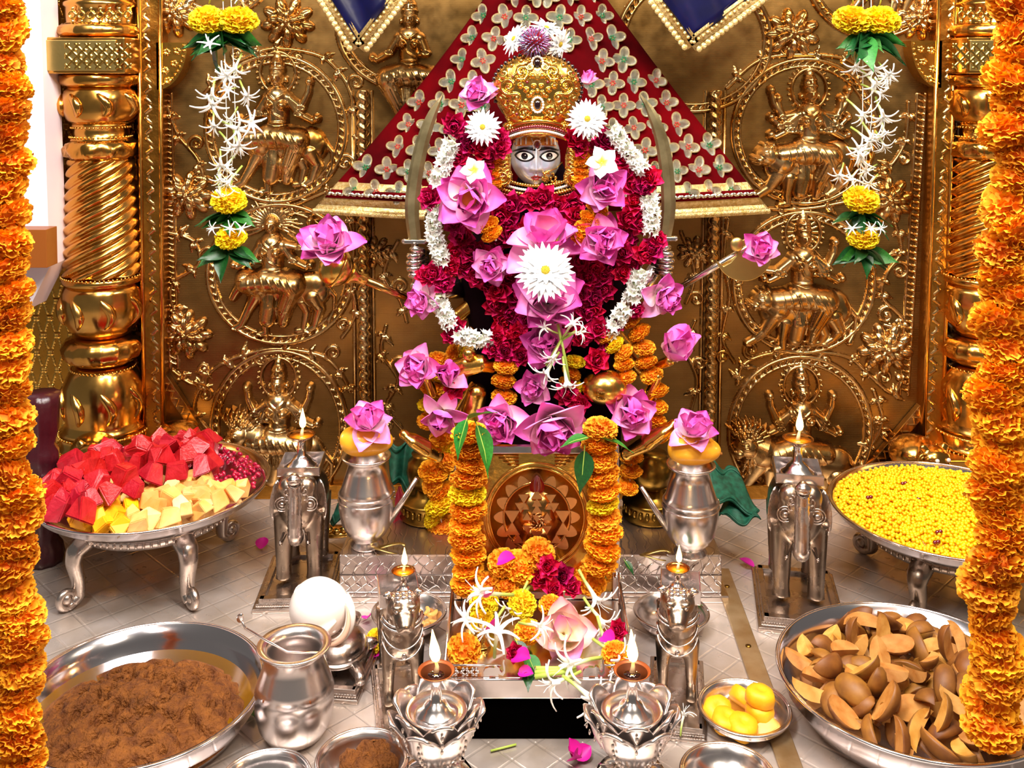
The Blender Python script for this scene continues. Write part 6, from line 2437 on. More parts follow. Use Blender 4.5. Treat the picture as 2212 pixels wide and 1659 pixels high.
# lotus-shaped lamp stands at the front
def lotus_stand(px, label, lamp_label, turn, lean):
    loc = G(px, 1718)
    t = thing('silver_lotus_stand', label, 'lamp stand', loc, turn)
    m = MB().lathe([(0.001, 0), (0.075, 0), (0.078, 0.006), (0.070, 0.014), (0.045, 0.026), (0.022, 0.042), (0.020, 0.052), (0.028, 0.060), (0.018, 0.066)], 40)
    m.build('foot', 'silver', t)
    m = MB()
    for i in range(8):
        a = 2*PI*i/8
        v, f, _ = petal_geo(0.075, 0.026, 0.35, -0.25, 6, 8, 0.8, 0.8, 0.2)
        m.add(v, f, Matrix.Rotation(a, 4, 'Z') @ Matrix.Translation((0, 0.012, 0.052)) @ Matrix.Rotation(math.radians(-18), 4, 'X'))
    o = m.build('foot_petals', 'silver', t)
    o.modifiers.new('solid', 'SOLIDIFY').thickness = 0.003
    for ring, (n, r0, lean_, L_, W_, z0) in enumerate(((6, 0.020, 0.36, 0.104, 0.040, 0.060), (6, 0.012, 0.20, 0.118, 0.038, 0.062))):
        for i in range(n):
            a = 2*PI*(i+0.5*ring)/n
            v, f = [], []
            nu, nv = 8, 14
            for j in range(nv+1):
                u = j/nv
                wd = W_*math.sin(PI*(0.08+0.85*u))**0.5*(1-0.12*u**4)
                # profile of the petal: bellies outwards then lip rolls out
                rr_ = r0+0.046*math.sin(u*PI*0.5)**0.75+(0.017*max(0, (u-0.62)/0.38)**1.6)
                zz = z0+L_*u*(1-0.10*u)-(0.004*max(0, (u-0.86)/0.14)**2)
                for q in range(nu+1):
                    w_ = -1+2*q/nu
                    ang = w_*wd/max(rr_, 0.02)
                    rad = rr_+0.010*(1-w_*w_)*math.sin(PI*u)
                    v.append(Vector((rad*math.cos(ang), rad*math.sin(ang), zz-0.008*w_*w_*u)))
            for j in range(nv):
                for q in range(nu):
                    b = j*(nu+1)+q
                    f.append([b, b+1, b+nu+2, b+nu+1])
            m = MB().add(v, f, Matrix.Rotation(a, 4, 'Z'))
            o = m.build('petal', 'silver_satin', t)
            sd = o.modifiers.new('solid', 'SOLIDIFY')
            sd.thickness = 0.006
            sd.offset = -1
            sb = o.modifiers.new('sub', 'SUBSURF')
            sb.levels = sb.render_levels = 1
            m = MB()
            for q in range(1, 7):
                u = q/8
                rr_ = r0+0.052*math.sin(u*PI*0.52)**0.9+0.0115*math.sin(PI*u)
                m.ell((rr_, 0, z0+L_*u*(1-.1*u)), (0.0022, 0.003, 0.005), nu=8, nv=5)
            m.build('midrib', 'silver_relief', o, Matrix.Rotation(a, 4, 'Z'))
    m = MB().lathe([(0.015, 0.075), (0.035, 0.10), (0.046, 0.138), (0.052, 0.148), (0.050, 0.151), (0.042, 0.144), (0.001, 0.140)], 40)
    m.build('inner_cup', 'silver_satin', t)
    oil_lamp(loc+Vector((0, 0, 0.1405)), 0.0315, lamp_label, True, lean, 1.2, 1.25)


lotus_stand(943, 'silver lotus-shaped lamp stand beside the small bowl of brown pudding', 'lit oil lamp in the lotus stand beside the small pudding bowl', 0.22, -0.35)
lotus_stand(1364, 'silver lotus-shaped lamp stand beside the empty silver bowl', 'lit oil lamp in the lotus stand beside the empty silver bowl', 0.0, -0.2)


# spouted pots with mango and lotus on top
def spouted_pot(px, py, sg, label):
    g = G(px, py, PZ+0.001)
    t = thing('spouted_pot', label, 'pot', g)
    s = S(g.y)
    m = MB()
    prof = [(0.001, 0), (34, 0), (36, 6), (30, 14), (30, 20), (42, 30), (54, 52), (60, 85), (61, 108), (58, 118), (60, 120), (54, 132), (44, 165), (38, 186), (46, 192), (53, 200), (52, 203), (44, 196), (36, 186), (30, 150), (0.001, 60)]
    m.lathe([(r*s*1.02, z*s) for r, z in prof], 48)
    m.build('vessel', 'silver_satin', t)
    for r, z in ((61.5, 108), (60.5, 120)):
        m = MB().tube([Vector((r*s*1.02*math.cos(a), r*s*1.02*math.sin(a), z*s)) for a in [2*PI*i/48 for i in range(49)]], 1.0*s, 6)
        m.build('turned_ring', 'silver', t)
    m = MB().tube([(sg*52*s, -0.01, 62*s), (sg*80*s, -0.014, 105*s), (sg*112*s, -0.018, 158*s)], [11*s, 8.5*s, 6.5*s], 14, flat=0.75)
    m.build('spout', 'silver_satin', t)
    return g, s


for px, py, sg, lab, lab2, lab3, ry in ((793, 1178, 1, 'spouted silver pot carrying a mango on the fruit tray side', 'yellow mango on the pot beside the fruit tray elephant', 'pink lotus on the mango on the fruit tray side', -0.12),
                                        (1491, 1196, -1, 'spouted silver pot carrying a mango on the boondi tray side', 'orange-yellow mango with dark cracks on the pot beside the boondi tray elephant', 'pink lotus on the mango on the boondi tray side', 0.1)):
    g, s = spouted_pot(px, py, sg, lab)
    top = g+Vector((0, 0, 203*s))
    mg = thing('mango', lab2, 'fruit', top+Vector((0, 0, 0.001)), Quaternion((0, 1, 0), ry))
    m = MB()
    v, f = [], []
    nu, nv = 28, 18
    for j in range(nv+1):
        th = PI*j/nv
        for i in range(nu):
            a = 2*PI*i/nu
            x = math.cos(th)*-58*s
            r = math.sin(th)**0.85*33*s*(1+0.16*math.cos(th))
            v.append((x+4*s, r*1.15*math.cos(a), 30*s+r*math.sin(a)+6*s*(x/(58*s))*(1 if sg > 0 else -.4)*-1))
    for j in range(nv):
        for i in range(nu):
            k = (i+1) % nu
            f.append([j*nu+i, (j+1)*nu+i, (j+1)*nu+k, j*nu+k])
    m.add(v, f)
    m.build('skin', 'mango_skin', mg)
    m = MB().tube([(60*s, 0, 26*s), (66*s, 0, 27*s)], [4*s, 3*s], 8)
    m.build('stalk_end', 'chikoo_skin', mg)
    lotus(px+10, 0, g.y, 118, (0.05, -.45, .9), lab3, 'open', seed=60+sg, loc=top+Vector((0.006, -0.01, 72*s)))


# front pot with spoon
def lota():
    g = G(637, 1592)
    t = thing('silver_water_pot', 'round silver water pot with wide rim in front of the conch', 'pot', g)
    s = S(g.y)
    prof = [(0.001, 2), (46, 0), (62, 10), (78, 34), (86, 66), (87, 92), (84, 112), (87, 114), (80, 135), (68, 168), (62, 190), (66, 200), (80, 208), (82, 212), (80, 214), (66, 212), (58, 204), (54, 190), (60, 165), (72, 130), (76, 90), (66, 40), (0.001, 12)]
    m = MB().lathe([(r*s, z*s) for r, z in prof], 64)
    m.build('vessel', 'silver_satin', t)
    for a in (-2.25, -0.95):
        m = MB().ell((83*s*math.cos(a), 83*s*math.sin(a), 122*s), (3*s, 2*s, 5*s), nu=10, nv=8)
        m.build('painted_drop', 'clay', t)
    sp_ = thing('silver_spoon', 'long thin silver spoon leaning in the round water pot', 'spoon', g+Vector((-0.02, -0.02, 170*s)))
    b = sp_.location
    pts = [G(690, 1410, 206*s)-b, P(620, 1408, g.y-0.02)-b, P(560, 1375, g.y-0.03)-b, P(530, 1357, g.y-0.035)-b, P(521, 1340, g.y-0.037)-b]
    m = MB().tube(pts, [3*s, 3*s, 3*s, 2.6*s, 2.4*s], 8)
    m.build('handle', 'silver', sp_)
    m = MB().ell(P(519, 1335, g.y-0.038)-b, (8*s, 5*s, 13*s), (0.3, 0.3, 0), nu=14, nv=10)
    m.build('handle_end', 'silver', sp_)


lota()

# conch on a tortoise stand
g = G(738, 1448)
tt = thing('silver_tortoise', 'silver tortoise stand on a stepped base under the white conch', 'statuette', g, -0.12)
h = stepped_base(tt, 0.125, 0.21, 0.02)
m = MB()
m.ell((0, 0, h+0.034), (0.050, 0.062, 0.034), nu=28, nv=16)
m.ell((0, 0, h+0.022), (0.056, 0.068, 0.012), nu=28, nv=10)
m.build('shell', 'silver_relief', tt)
for i in range(7):
    a = i*2*PI/6
    r = 0.03 if i < 6 else 0
    m = MB()
    z = h+0.066-(0.022 if i < 6 else 0)
    c_ = Vector((r*1.0*math.cos(a), r*1.25*math.sin(a), z))
    hexp = [c_+Vector((0.015*math.cos(b), 0.017*math.sin(b), -r*0.25*math.cos(b-a))) for b in [PI/3*q for q in range(7)]]
    m.tube(hexp, 0.0016, 6)
    m.build('shell_plate', 'silver', tt)
m = MB().tube([(0, 0.06, h+0.022), (0, 0.08, h+0.03), (0, 0.092, h+0.034)], [0.012, 0.012, 0.014], 12)
m.ell((0, 0.096, h+0.035), (0.015, 0.018, 0.013), nu=14, nv=10)
m.build('head', 'silver_relief', tt)
for sx in (-1, 1):
    for sy in (-1, 1):
        m = MB().tube([(sx*0.04, sy*0.04, h+0.015), (sx*0.055, sy*0.058, h+0.008), (sx*0.060, sy*0.072, h+0.006)], [0.014, 0.011, 0.010], 10)
        m.build('leg', 'silver_relief', tt)
cz = h+0.066
cn = thing('conch_shell', 'large white conch shell resting on the silver tortoise', 'shell', g+Vector((-0.045, 0, cz-0.006)), Quaternion((0, 0, 1), 0.1))
k = S(2.03)
m = MB()
# swollen body whorl with spiral shoulder
v, f = [], []
nu, nv = 64, 32
for j in range(nv+1):
    th = PI*j/nv
    for i in range(nu):
        a = 2*PI*i/nu
        grow = 1+0.16*(a/(2*PI))
        r = 58*k*grow
        v.append(Vector((r*math.sin(th)*math.cos(a), r*0.95*math.sin(th)*math.sin(a), 56*k+r*0.98*math.cos(th))))
for j in range(nv):
    for i in range(nu):
        q = (i+1) % nu
        f.append([j*nu+i, (j+1)*nu+i, (j+1)*nu+q, j*nu+q])
m.add(v, f)
m.build('body_whorl', 'conch', cn)
m = MB()     # flared outer lip
v, f = [], []
n1, n2 = 24, 8
for i in range(n1+1):
    u = i/n1
    a = -1.9+2.6*u
    for j in range(n2+1):
        w_ = j/n2
        r = (54+18*w_**1.4)*k
        v.append(Vector((r*math.cos(a)+8*k, -0.020-0.028*math.sin(PI*u)*(1-0.4*w_), 50*k+r*math.sin(a)*0.95)))
for i in range(n1):
    for j in range(n2):
        b = i*(n2+1)+j
        f.append([b, b+1, b+n2+2, b+n2+1])
m.add(v, f)
o = m.build('outer_lip', 'conch', cn)
o.modifiers.new('solid', 'SOLIDIFY').thickness = 0.004
m = MB().tube([(-30*k, -0.052, 10*k), (-6*k, -0.060, 26*k), (20*k, -0.060, 40*k), (40*k, -0.05, 52*k)], [4*k, 9*k, 8*k, 3*k], 12)
m.tube([(-34*k, -0.050, 4*k), (-26*k, -0.056, 20*k), (-20*k, -0.057, 34*k)], [4*k, 6*k, 2*k], 10)
m.build('columella', 'conch', cn)
m = MB().tube([(62*k*math.cos(a)+4*k, -0.030-0.022*math.sin((a+1.7)/2.2*PI), 50*k+60*k*math.sin(a)*0.95) for a in [-1.7+2.2*i/16 for i in range(17)]], [(1+5*math.sin(PI*i/16))*k for i in range(17)], 10)
m.build('aperture', 'conch_inner', cn)
m = MB()
sp_ = spiral(-30*k, 84*k, 26*k, 3*k, 20, 2.2, 1, 1, 40)
m.tube([(x, -math.sqrt(max(1e-6, (60*k)**2-x*x-(z-56*k)**2))*0.94, z) for x, z, _ in sp_], [2.2*k-1.2*k*i/40 for i in range(41)], 6)
m.build('spire_spiral', 'conch', cn)

# ================================================================== TRAYS, BOWLS AND FOOD
def dish(name, label, cat, loc, r, h, rb, lip=0.012, mt='steel', th=0.003, group=None):
    t = thing(name, label, cat, loc, None, group)
    prof = [(0.001, 0.0), (rb, 0.0), (rb+(r-rb)*0.45, h*0.22), (rb+(r-rb)*0.85, h*0.65), (r-lip*0.6, h-0.004), (r, h), (r+0.001, h+th), (r-lip*0.5, h+th),
            (rb+(r-rb)*0.82-th, h*0.65+th*0.3), (rb+(r-rb)*0.42-th, h*0.22+th), (rb-th, th), (0.001, th)]
    m = MB().lathe(prof, 96)
    m.build('bowl_shell', mt, t)
    m = MB()
    m.tube([Vector((r*math.cos(a), r*math.sin(a), h+th*0.5)) for a in [2*PI*i/96 for i in range(97)]], th*1.0, 8)
    m.build('rolled_rim', mt, t)
    return t


def tray_stand(cx, cy, ztop, r, label, mt='silver_relief', angs=(0.62, 2.35, 3.9, 5.5)):
    t = thing('tray_stand', label, 'stand', (cx, cy, 0))
    m = MB().lathe([(r*0.62, ztop-0.03), (r*0.66, ztop-0.028), (r*0.68, ztop-0.004), (r*0.60, ztop-0.001), (0.001, ztop-0.001)], 64)
    m.build('apron_ring', mt, t)
    m = MB()
    for i in range(70):
        a = 2*PI*i/70
        m.ell((r*0.672*math.cos(a), r*0.672*math.sin(a), ztop-0.017), (0.004, 0.004, 0.007), nu=6, nv=4)
    kind(m.build('apron_beading', mt, t), 'stuff')
    for a in angs:
        d = Vector((math.cos(a), math.sin(a), 0))
        m = MB()
        pts = [d*r*0.58+Vector((0, 0, ztop-0.02)), d*r*0.72+Vector((0, 0, ztop-0.04)), d*r*0.74+Vector((0, 0, ztop*0.62)), d*r*0.70+Vector((0, 0, ztop*0.36)), d*r*0.70+Vector((0, 0, ztop*0.16)), d*r*0.76+Vector((0, 0, 0.014))]
        sm = []
        for i in range(len(pts)-1):
            for q in range(4):
                sm.append(pts[i].lerp(pts[i+1], q/4))
        sm.append(pts[-1])
        n = len(sm)
        m.tube(sm, [0.030-0.016*(i/n)**0.7 for i in range(n)], 14, flat=0.8)
        lg = m.build('leg', mt, t, sub=1)
        m = MB()
        c_ = d*r*0.80+Vector((0, 0, 0.030))
        side = Vector((-d.y, d.x, 0))
        sp_ = spiral(0, 0, 0.022, 0.004, 200, 1.7, 1, 1, 24)
        m.tube([c_+d*x+Vector((0, 0, z)) for x, z, _ in sp_], [0.011-0.005*i/24 for i in range(25)], 10)
        m.ell(c_, (0.014, 0.014, 0.014), nu=12, nv=8)
        m.build('scroll_foot', mt, lg)
    return t


rr = random.Random(21)


def chunk(seed, sx, sy, sz, jit=0.25, wedge=0.0):
    r_ = random.Random(seed)
    v = []
    for x in (-1, 1):
        for y in (-1, 1):
            for z in (-1, 1):
                w_ = 1-wedge*(z > 0)*r_.uniform(.6, 1.2)
                v.append(Vector((x*sx*0.5*w_+r_.uniform(-jit, jit)*sx*0.5, y*sy*0.5*w_+r_.uniform(-jit, jit)*sy*0.5, z*sz*0.5+r_.uniform(-jit, jit)*sz*0.5)))
    f = [[0, 1, 3, 2], [4, 6, 7, 5], [0, 4, 5, 1], [2, 3, 7, 6], [0, 2, 6, 4], [1, 5, 7, 3]]
    return v, f


def chunk_meshes(name, mt, n, sx, sy, sz, jit, wedge, seed0, bev):
    out = []
    import bmesh
    for i in range(n):
        v, f = chunk(seed0+i, sx, sy, sz, jit, wedge)
        me = meshdata(name, v, f, mt, False)
        b = bmesh.new()
        b.from_mesh(me)
        bmesh.ops.recalc_face_normals(b, faces=b.faces)
        bmesh.ops.bevel(b, geom=list(b.edges), offset=bev, segments=2, affect='EDGES')
        b.to_mesh(me)
        b.free()
        out.append(me)
    return out


# ---- fruit tray on its stand
fx, fy = (318-PX0)*2.36/F, 2.36
FZ = 0.172
FR = 0.272
tray_stand(fx, fy, FZ, FR, 'silver cabriole-legged stand under the tray of cut fruit', angs=(-0.85, -2.25, 0.9, 2.3))
dish('fruit_tray', 'wide silver tray of cut watermelon, melon and mango', 'tray', (fx, fy, FZ), FR, 0.052, 0.19)
WM = chunk_meshes('watermelon_chunk', 'melon_red', 8, 0.062, 0.046, 0.042, 0.36, 0.5, 100, 0.003)
ML = chunk_meshes('melon_chunk', 'melon_pale', 6, 0.046, 0.036, 0.032, 0.3, 0.4, 200, 0.0015)
MN = chunk_meshes('mango_chunk', 'mango_flesh', 4, 0.042, 0.034, 0.028, 0.25, 0.2, 300, 0.003)


def scatter(n, dmin, cx, cy, R_, rnd, tries=9000):
    pts = []
    for _ in range(tries):
        a, r = rnd.random()*2*PI, R_*math.sqrt(rnd.random())
        x, y = cx+r*math.cos(a), cy+r*math.sin(a)
        if all((x-p[0])**2+(y-p[1])**2 > dmin*dmin for p in pts):
            pts.append((x, y))
            if len(pts) >= n:
                break
    return pts


cnt = {'w': 0, 'm': 0, 'g': 0}


def fruit_at(x, y, z, kd, top=False):
    cnt[kd] += 1
    nm, me, lab, grp = {'w': ('watermelon_piece', WM, 'red chunk of watermelon heaped at the back of the fruit tray', 'watermelon chunks in the fruit tray'),
                        'm': ('melon_piece', ML, 'pale orange chunk of melon in the fruit tray', 'melon chunks in the fruit tray'),
                        'g': ('mango_piece', MN, 'deep yellow chunk of mango at the front of the fruit tray', 'mango chunks in the fruit tray')}[kd]
    o = put(nm, me[cnt[kd] % len(me)], None, TRS((x, y, z), (rr.uniform(-.7, .7), rr.uniform(-.7, .7), rr.uniform(0, 6.3)), rr.uniform(.85, 1.15)))
    if kd == 'w' and top:
        lab = 'red chunk of watermelon on top of the red heap in the fruit tray'
    elif kd != 'w' and z > FZ+0.05:
        lab = lab.replace('chunk', 'chunk', 1)+', upper layer'
    tag(o, lab, 'fruit', grp)


def fzone(x, y):
    px, py = proj((x, y, FZ+0.07))
    if px > 455 and py < 1040:
        return 'p'
    # boundary between the red and the pale fruit
    if px < 217:
        yb = 1114-(px-152)*1.1
    elif px < 307:
        yb = 1042-(px-217)*0.28
    else:
        yb = 1017
    if py < yb:
        return 'w'
    if px < 285 and py > 1072:
        return 'g'
    return 'm'


# base layers then a top layer
for (dm, zz, R_) in ((0.034, FZ+0.036, FR-0.062), (0.031, FZ+0.060, FR-0.034)):
    for (x, y) in scatter(400, dm, fx, fy, R_, rr, 6000):
        kd = fzone(x, y)
        if kd == 'p':
            continue
        d = math.hypot(x-fx, y-fy)/FR
        if kd == 'w':
            if rr.random() < 0.55:
                fruit_at(x, y, zz+0.012+0.02*(1-d*d), 'w')
        elif kd == 'g':
            fruit_at(x, y, zz, 'g')
        else:
            fruit_at(x, y, zz+0.008*(1-d), 'm')
# heap of watermelon on top
for px, py, dz in ((160, 1060, .05), (215, 1035, .06), (270, 1025, .07), (300, 990, .08), (350, 985, .085), (400, 985, .075), (440, 1000, .06), (250, 990, .08), (200, 1010, .07), (330, 1020, .065), (380, 1015, .06), (290, 1050, .06), (230, 1070, .055), (180, 1100, .05), (130, 1090, .045), (120, 1130, .04), (420, 970, .08), (310, 970, .095), (360, 960, .09), (150, 1030, .06), (190, 1075, .06), (110, 1060, .05)):
    q = G(px, py, FZ+0.04+dz)
    if math.hypot(q.x-fx, q.y-fy) < FR*0.96:
        fruit_at(q.x, q.y, q.z, 'w', True)
# pomegranate seeds (uncountable)
m = MB()
base = []
for i in range(900):
    a, r = rr.random()*2*PI, (FR-0.02)*math.sqrt(rr.random())
    x, y = fx+r*math.cos(a), fy+r*math.sin(a)
    px, py = proj((x, y, FZ+0.05))
    if px > 425 and py < 1060:
        base.append((x, y))
for x, y in base:
    m.ell((x, y, FZ+0.044+rr.random()*0.016), (0.0055, 0.0045, 0.007), (rr.random()*3, rr.random()*3, 0), nu=6, nv=5)
o = kind(m.build('pomegranate_seeds', 'pomegranate'), 'stuff')
tag(o, 'glossy dark red pomegranate seeds heaped at the rim of the fruit tray', 'fruit')

# ---- boondi tray
bx, by = (2066-PX0)*2.30/F, 2.30
BZ = 0.140
BR = 0.268
tray_stand(bx, by, BZ, BR, 'dark silver cabriole-legged stand under the tray of yellow boondi', 'silver_old', angs=(-2.3, -0.8, 0.8, 2.3))
dish('boondi_tray', 'wide silver tray of yellow boondi beads', 'tray', (bx, by, BZ), BR, 0.050, 0.19)
m = MB()
iv, if_ = None, None
import bmesh
b = bmesh.new()
bmesh.ops.create_icosphere(b, subdivisions=1, radius=1)
iv = [v_.co.copy() for v_ in b.verts]
if_ = [[q.index for q in f_.verts] for f_ in b.faces]
b.free()
for i in range(3600):
    a, r = i*2.39996, (BR-0.014)*math.sqrt((i+0.5)/3600)
    d = r/BR
    z = BZ+0.040+0.020*(1-d*d)+rr.uniform(-.004, .006)
    s_ = rr.uniform(.0042, .0058)
    M = Matrix.Translation((bx+r*math.cos(a)+rr.uniform(-.002, .002), by+r*math.sin(a)+rr.uniform(-.002, .002), z)) @ Matrix.Scale(s_, 4)
    m.add(iv, if_, M)
m.lathe([(BR-0.02, 0.036), (BR*0.6, 0.050), (0.001, 0.055)], 40, Matrix.Translation((bx, by, BZ)))
o = kind(m.build('boondi_heap', 'boondi'), 'stuff')
tag(o, 'heap of tiny yellow boondi beads filling the silver tray', 'food')
for px, py in ((1875, 1075), (1978, 1079), (2025, 1150), (2020, 1172), (1950, 1045)):
    q = G(px, py, BZ+0.060)
    m = MB()
    for k in range(2):
        m.ell(q+Vector((k*0.008, k*0.003, 0)), (0.0055, 0.005, 0.005), nu=10, nv=6)
    o = m.build('candied_cherry_bit', 'gem_red')
    tag(o, 'tiny red candied bit lying on the yellow boondi', 'food', 'red bits on the boondi')


# ---- halwa bowl
def heap(name, label, cx, cy, z0, R_, hgt, mt, seed, nr=60, na=120, rough=1.0, cat='food', off=(0, 0)):
    r_ = np.random.RandomState(seed)
    ks = [(r_.uniform(30, 330), r_.uniform(0, 6.28), r_.uniform(0, 6.28)) for _ in range(40)]
    t = thing(name, label, cat, (cx, cy, z0))
    v, f = [(0, 0, 0)], []
    jr = random.Random(seed)
    for j in range(1, nr+1):
        u = j/nr
        for i in range(na):
            a = 2*PI*i/na
            x, y = R_*u*math.cos(a)+off[0], R_*u*math.sin(a)+off[1]
            n = sum(math.sin(k*(x*math.cos(t_)+y*math.sin(t_))+p)*(24/k)**0.62 for k, t_, p in ks)*0.0035*rough
            n = n*0.55-0.35*abs(n)+0.002*rough+jr.uniform(-.0012, .0012)
            n = max(-0.013, min(0.014, n))
            v.append((R_*u*math.cos(a), R_*u*math.sin(a), hgt*(1-u**3.0)+n*(1-u**6)))
    v[0] = (0, 0, hgt)
    for i in range(na):
        f.append([0, 1+i, 1+(i+1) % na])
    for j in range(nr-1):
        for i in range(na):
            k = (i+1) % na
            f.append([1+j*na+i, 1+(j+1)*na+i, 1+(j+1)*na+k, 1+j*na+k])
    m = MB().add(v, f)
    m.build('pudding_mound', mt, t)
    return t


hx, hy = (288-PX0)*1.80/F, 1.785
dish('pudding_bowl', 'large steel bowl of brown semolina pudding in front of the fruit stand', 'bowl', (hx, hy, 0), 0.222, 0.078, 0.165, mt='steel')
heap('semolina_pudding', 'grainy brown semolina pudding filling the large steel bowl', hx+0.004, hy-0.022, 0.034, 0.190, 0.030, 'halwa', 3, 170, 340, 3.4)
m = MB().lathe([(0.199, 0.037), (0.001, 0.036)], 64, Matrix.Translation((hx, hy, 0)))
o = m.build('melted_butter', 'ghee')
tag(o, 'golden melted butter pooled round the brown pudding', 'food')

# ---- sapodilla bowl
sx_, sy_ = (1990-PX0)*1.82/F, 1.810
SR = 0.246
dish('sapodilla_bowl', 'large steel bowl heaped with cut brown sapodilla fruit', 'bowl', (sx_, sy_, 0), SR, 0.092, 0.17, mt='steel')


def wedge_mesh(seed, ang):
    r_ = random.Random(seed)
    mb = MB()
    nu, nv = 8, 10
    v, f, mi = [], [], []
    L_, R_ = 0.036, 0.026
    for j in range(nv+1):
        th = PI*j/nv
        for i in range(nu+1):
            a = -ang/2+ang*i/nu
            k = 1+r_.uniform(-.02, .02)
            v.append(Vector((R_*math.sin(th)**0.9*math.cos(a)*k, R_*math.sin(th)**0.9*math.sin(a)*k, L_*math.cos(th))))
    for j in range(nv):
        for i in range(nu):
            q = j*(nu+1)+i
            f.append([q, q+nu+1, q+nu+2, q+1])
            mi.append(0)
    # flesh faces down to a slightly hollow core
    core = []
    for j in range(nv+1):
        th = PI*j/nv
        core.append(len(v))
        v.append(Vector((0.004*math.sin(th), 0, L_*math.cos(th)*0.97)))
    for j in range(nv):
        a0, a1 = j*(nu+1), (j+1)*(nu+1)
        f.append([a0, core[j], core[j+1], a1])
        mi.append(1)
        f.append([a0+nu, a1+nu, core[j+1], core[j]])
        mi.append(1)
    v = [p-Vector((R_*0.5, 0, 0)) for p in v]
    me = meshdata('sapodilla_wedge', v, f, ['chikoo_skin', 'chikoo_flesh'], False, None, mi)
    me.polygons.foreach_set('use_smooth', [q == 0 for q in mi])
    return me


WG = [wedge_mesh(i, a) for i, a in enumerate((1.3, 1.5, 1.1, 1.7, 2.9))]
npc = 0
for (dm, zz, R_) in ((0.040, 0.052, SR-0.055), (0.037, 0.078, SR-0.045), (0.045, 0.102, SR-0.09)):
    for (x, y) in scatter(130, dm, sx_, sy_, R_, rr, 5000):
        d = math.hypot(x-sx_, y-sy_)/SR
        z = zz+0.018*(1-d*d)
        px, py = proj((x, y, z))
        if px > 2270 or py > 1720:
            continue
        o = put('sapodilla_piece', WG[npc % 5], None, TRS((x, y, z), (rr.uniform(0, 6.3), rr.uniform(0, 6.3), rr.uniform(0, 6.3)), rr.uniform(.85, 1.15)))
        kw = ('quarter wedge', 'broad quarter wedge', 'thin slice', 'thick wedge', 'half')[npc % 5]
        tag(o, '%s of brown sapodilla %s in the large steel bowl' % (kw, {0.052: 'lying low', 0.078: 'amid the heap', 0.102: 'on top of the heap'}[zz]), 'fruit', 'sapodilla wedges in the steel bowl')
        npc += 1

# ---- small plates and bowls
pg = G(1608, 1540, 0.02)
dish('sweet_plate', 'small silver plate of yellow milk sweets on the floor strip', 'plate', (pg.x, pg.y, 0.004), 0.084, 0.026, 0.055, mt='silver')
PD = []
for i in range(3):
    m = MB().lathe([(0.001, 0), (0.022, 0), (0.026, 0.004), (0.027, 0.018), (0.024, 0.026), (0.010, 0.0285), (0.006, 0.026), (0.001, 0.026)], 24, None, lambda a, z, k: 1+0.05*math.sin(3*a+i)+0.03*math.sin(7*a))
    PD.append(m.data('milk_sweet', 'peda'))
for i, (px, py, z, rot, lab) in enumerate(((1547, 1532, .010, (0.5, 0, .3), 'domed yellow sweet tilted at the rim of the plate towards the lion'), (1602, 1572, .010, (.2, .1, 0), 'flat-sided yellow sweet at the front of the plate'),
                                           (1598, 1512, .010, (.3, .9, 1), 'broken yellow sweet showing its pale inside'), (1640, 1540, .010, (0.1, 0, 2), 'yellow sweet under another sweet on the plate'),
                                           (1640, 1508, .036, (.1, .1, 1), 'round yellow sweet stacked on top of another'), (1565, 1560, .009, (.1, -.2, 2), 'yellow sweet wedged between two others on the plate'))):
    q = G(px, py+12, z)
    o = put('milk_sweet', PD[i % 3], None, TRS(q, rot, 1.0))
    tag(o, lab, 'sweet')
q = G(1655, 1572, 0.012)
v, f = chunk(7, 0.06, 0.03, 0.014, 0.2, 0.2)
m = MB().add(v, f, TRS(q, (0.2, -0.1, 0.5)))
o = m.build('coconut_slice', 'melon_pale', bevel=0.003)
tag(o, 'pale slice lying at the plate rim beside the yellow sweets', 'food')

g1 = G(783, 1655, 0.03)
dish('pudding_cup', 'small silver bowl with lumps of brown pudding beside the lotus lamp stand', 'bowl', (g1.x, g1.y, 0), 0.078, 0.042, 0.048, mt='silver')
for i, (px, py, r_) in enumerate(((805, 1622, .030), (762, 1640, .026), (830, 1640, .024), (790, 1650, .028))):
    q = G(px, py, 0.04)
    t = thing('pudding_lump', 'grainy lump of brown pudding in the small silver bowl', 'food', (q.x, q.y, 0.016), None, 'pudding lumps in the small bowl')
    m = MB()
    v, f = [], []
    r2 = random.Random(i)
    nu, nv = 20, 12
    for j in range(nv+1):
        th = PI*j/nv
        for a_ in range(nu):
            a = 2*PI*a_/nu
            k = 1+0.10*math.sin(3*a+i)+0.06*math.sin(7*a+th*5+i)+r2.uniform(-.05, .05)
            v.append((r_*k*math.sin(th)*math.cos(a), r_*k*math.sin(th)*math.sin(a), 0.016+r_*0.75*k*math.cos(th)))
    for j in range(nv):
        for a_ in range(nu):
            k = (a_+1) % nu
            f.append([j*nu+a_, (j+1)*nu+a_, (j+1)*nu+k, j*nu+k])
    m.add(v, f)
    m.build('lump', 'halwa', t)
g2 = G(572, 1700, 0.03)
dish('silver_bowl', 'shallow silver bowl in front of the round water pot', 'bowl', (g2.x, g2.y, 0), 0.075, 0.040, 0.045, mt='silver')
g3 = G(1572, 1682, 0.03)
dish('silver_bowl', 'empty silver bowl in front of the plate of yellow sweets', 'bowl', (g3.x, g3.y, 0), 0.078, 0.036, 0.045, mt='silver')
g4 = G(884, 1330, 0.03)
dish('offering_bowl', 'small silver bowl of nuts behind the lion beside the conch', 'bowl', (g4.x, g4.y, 0), 0.080, 0.038, 0.04, mt='silver')
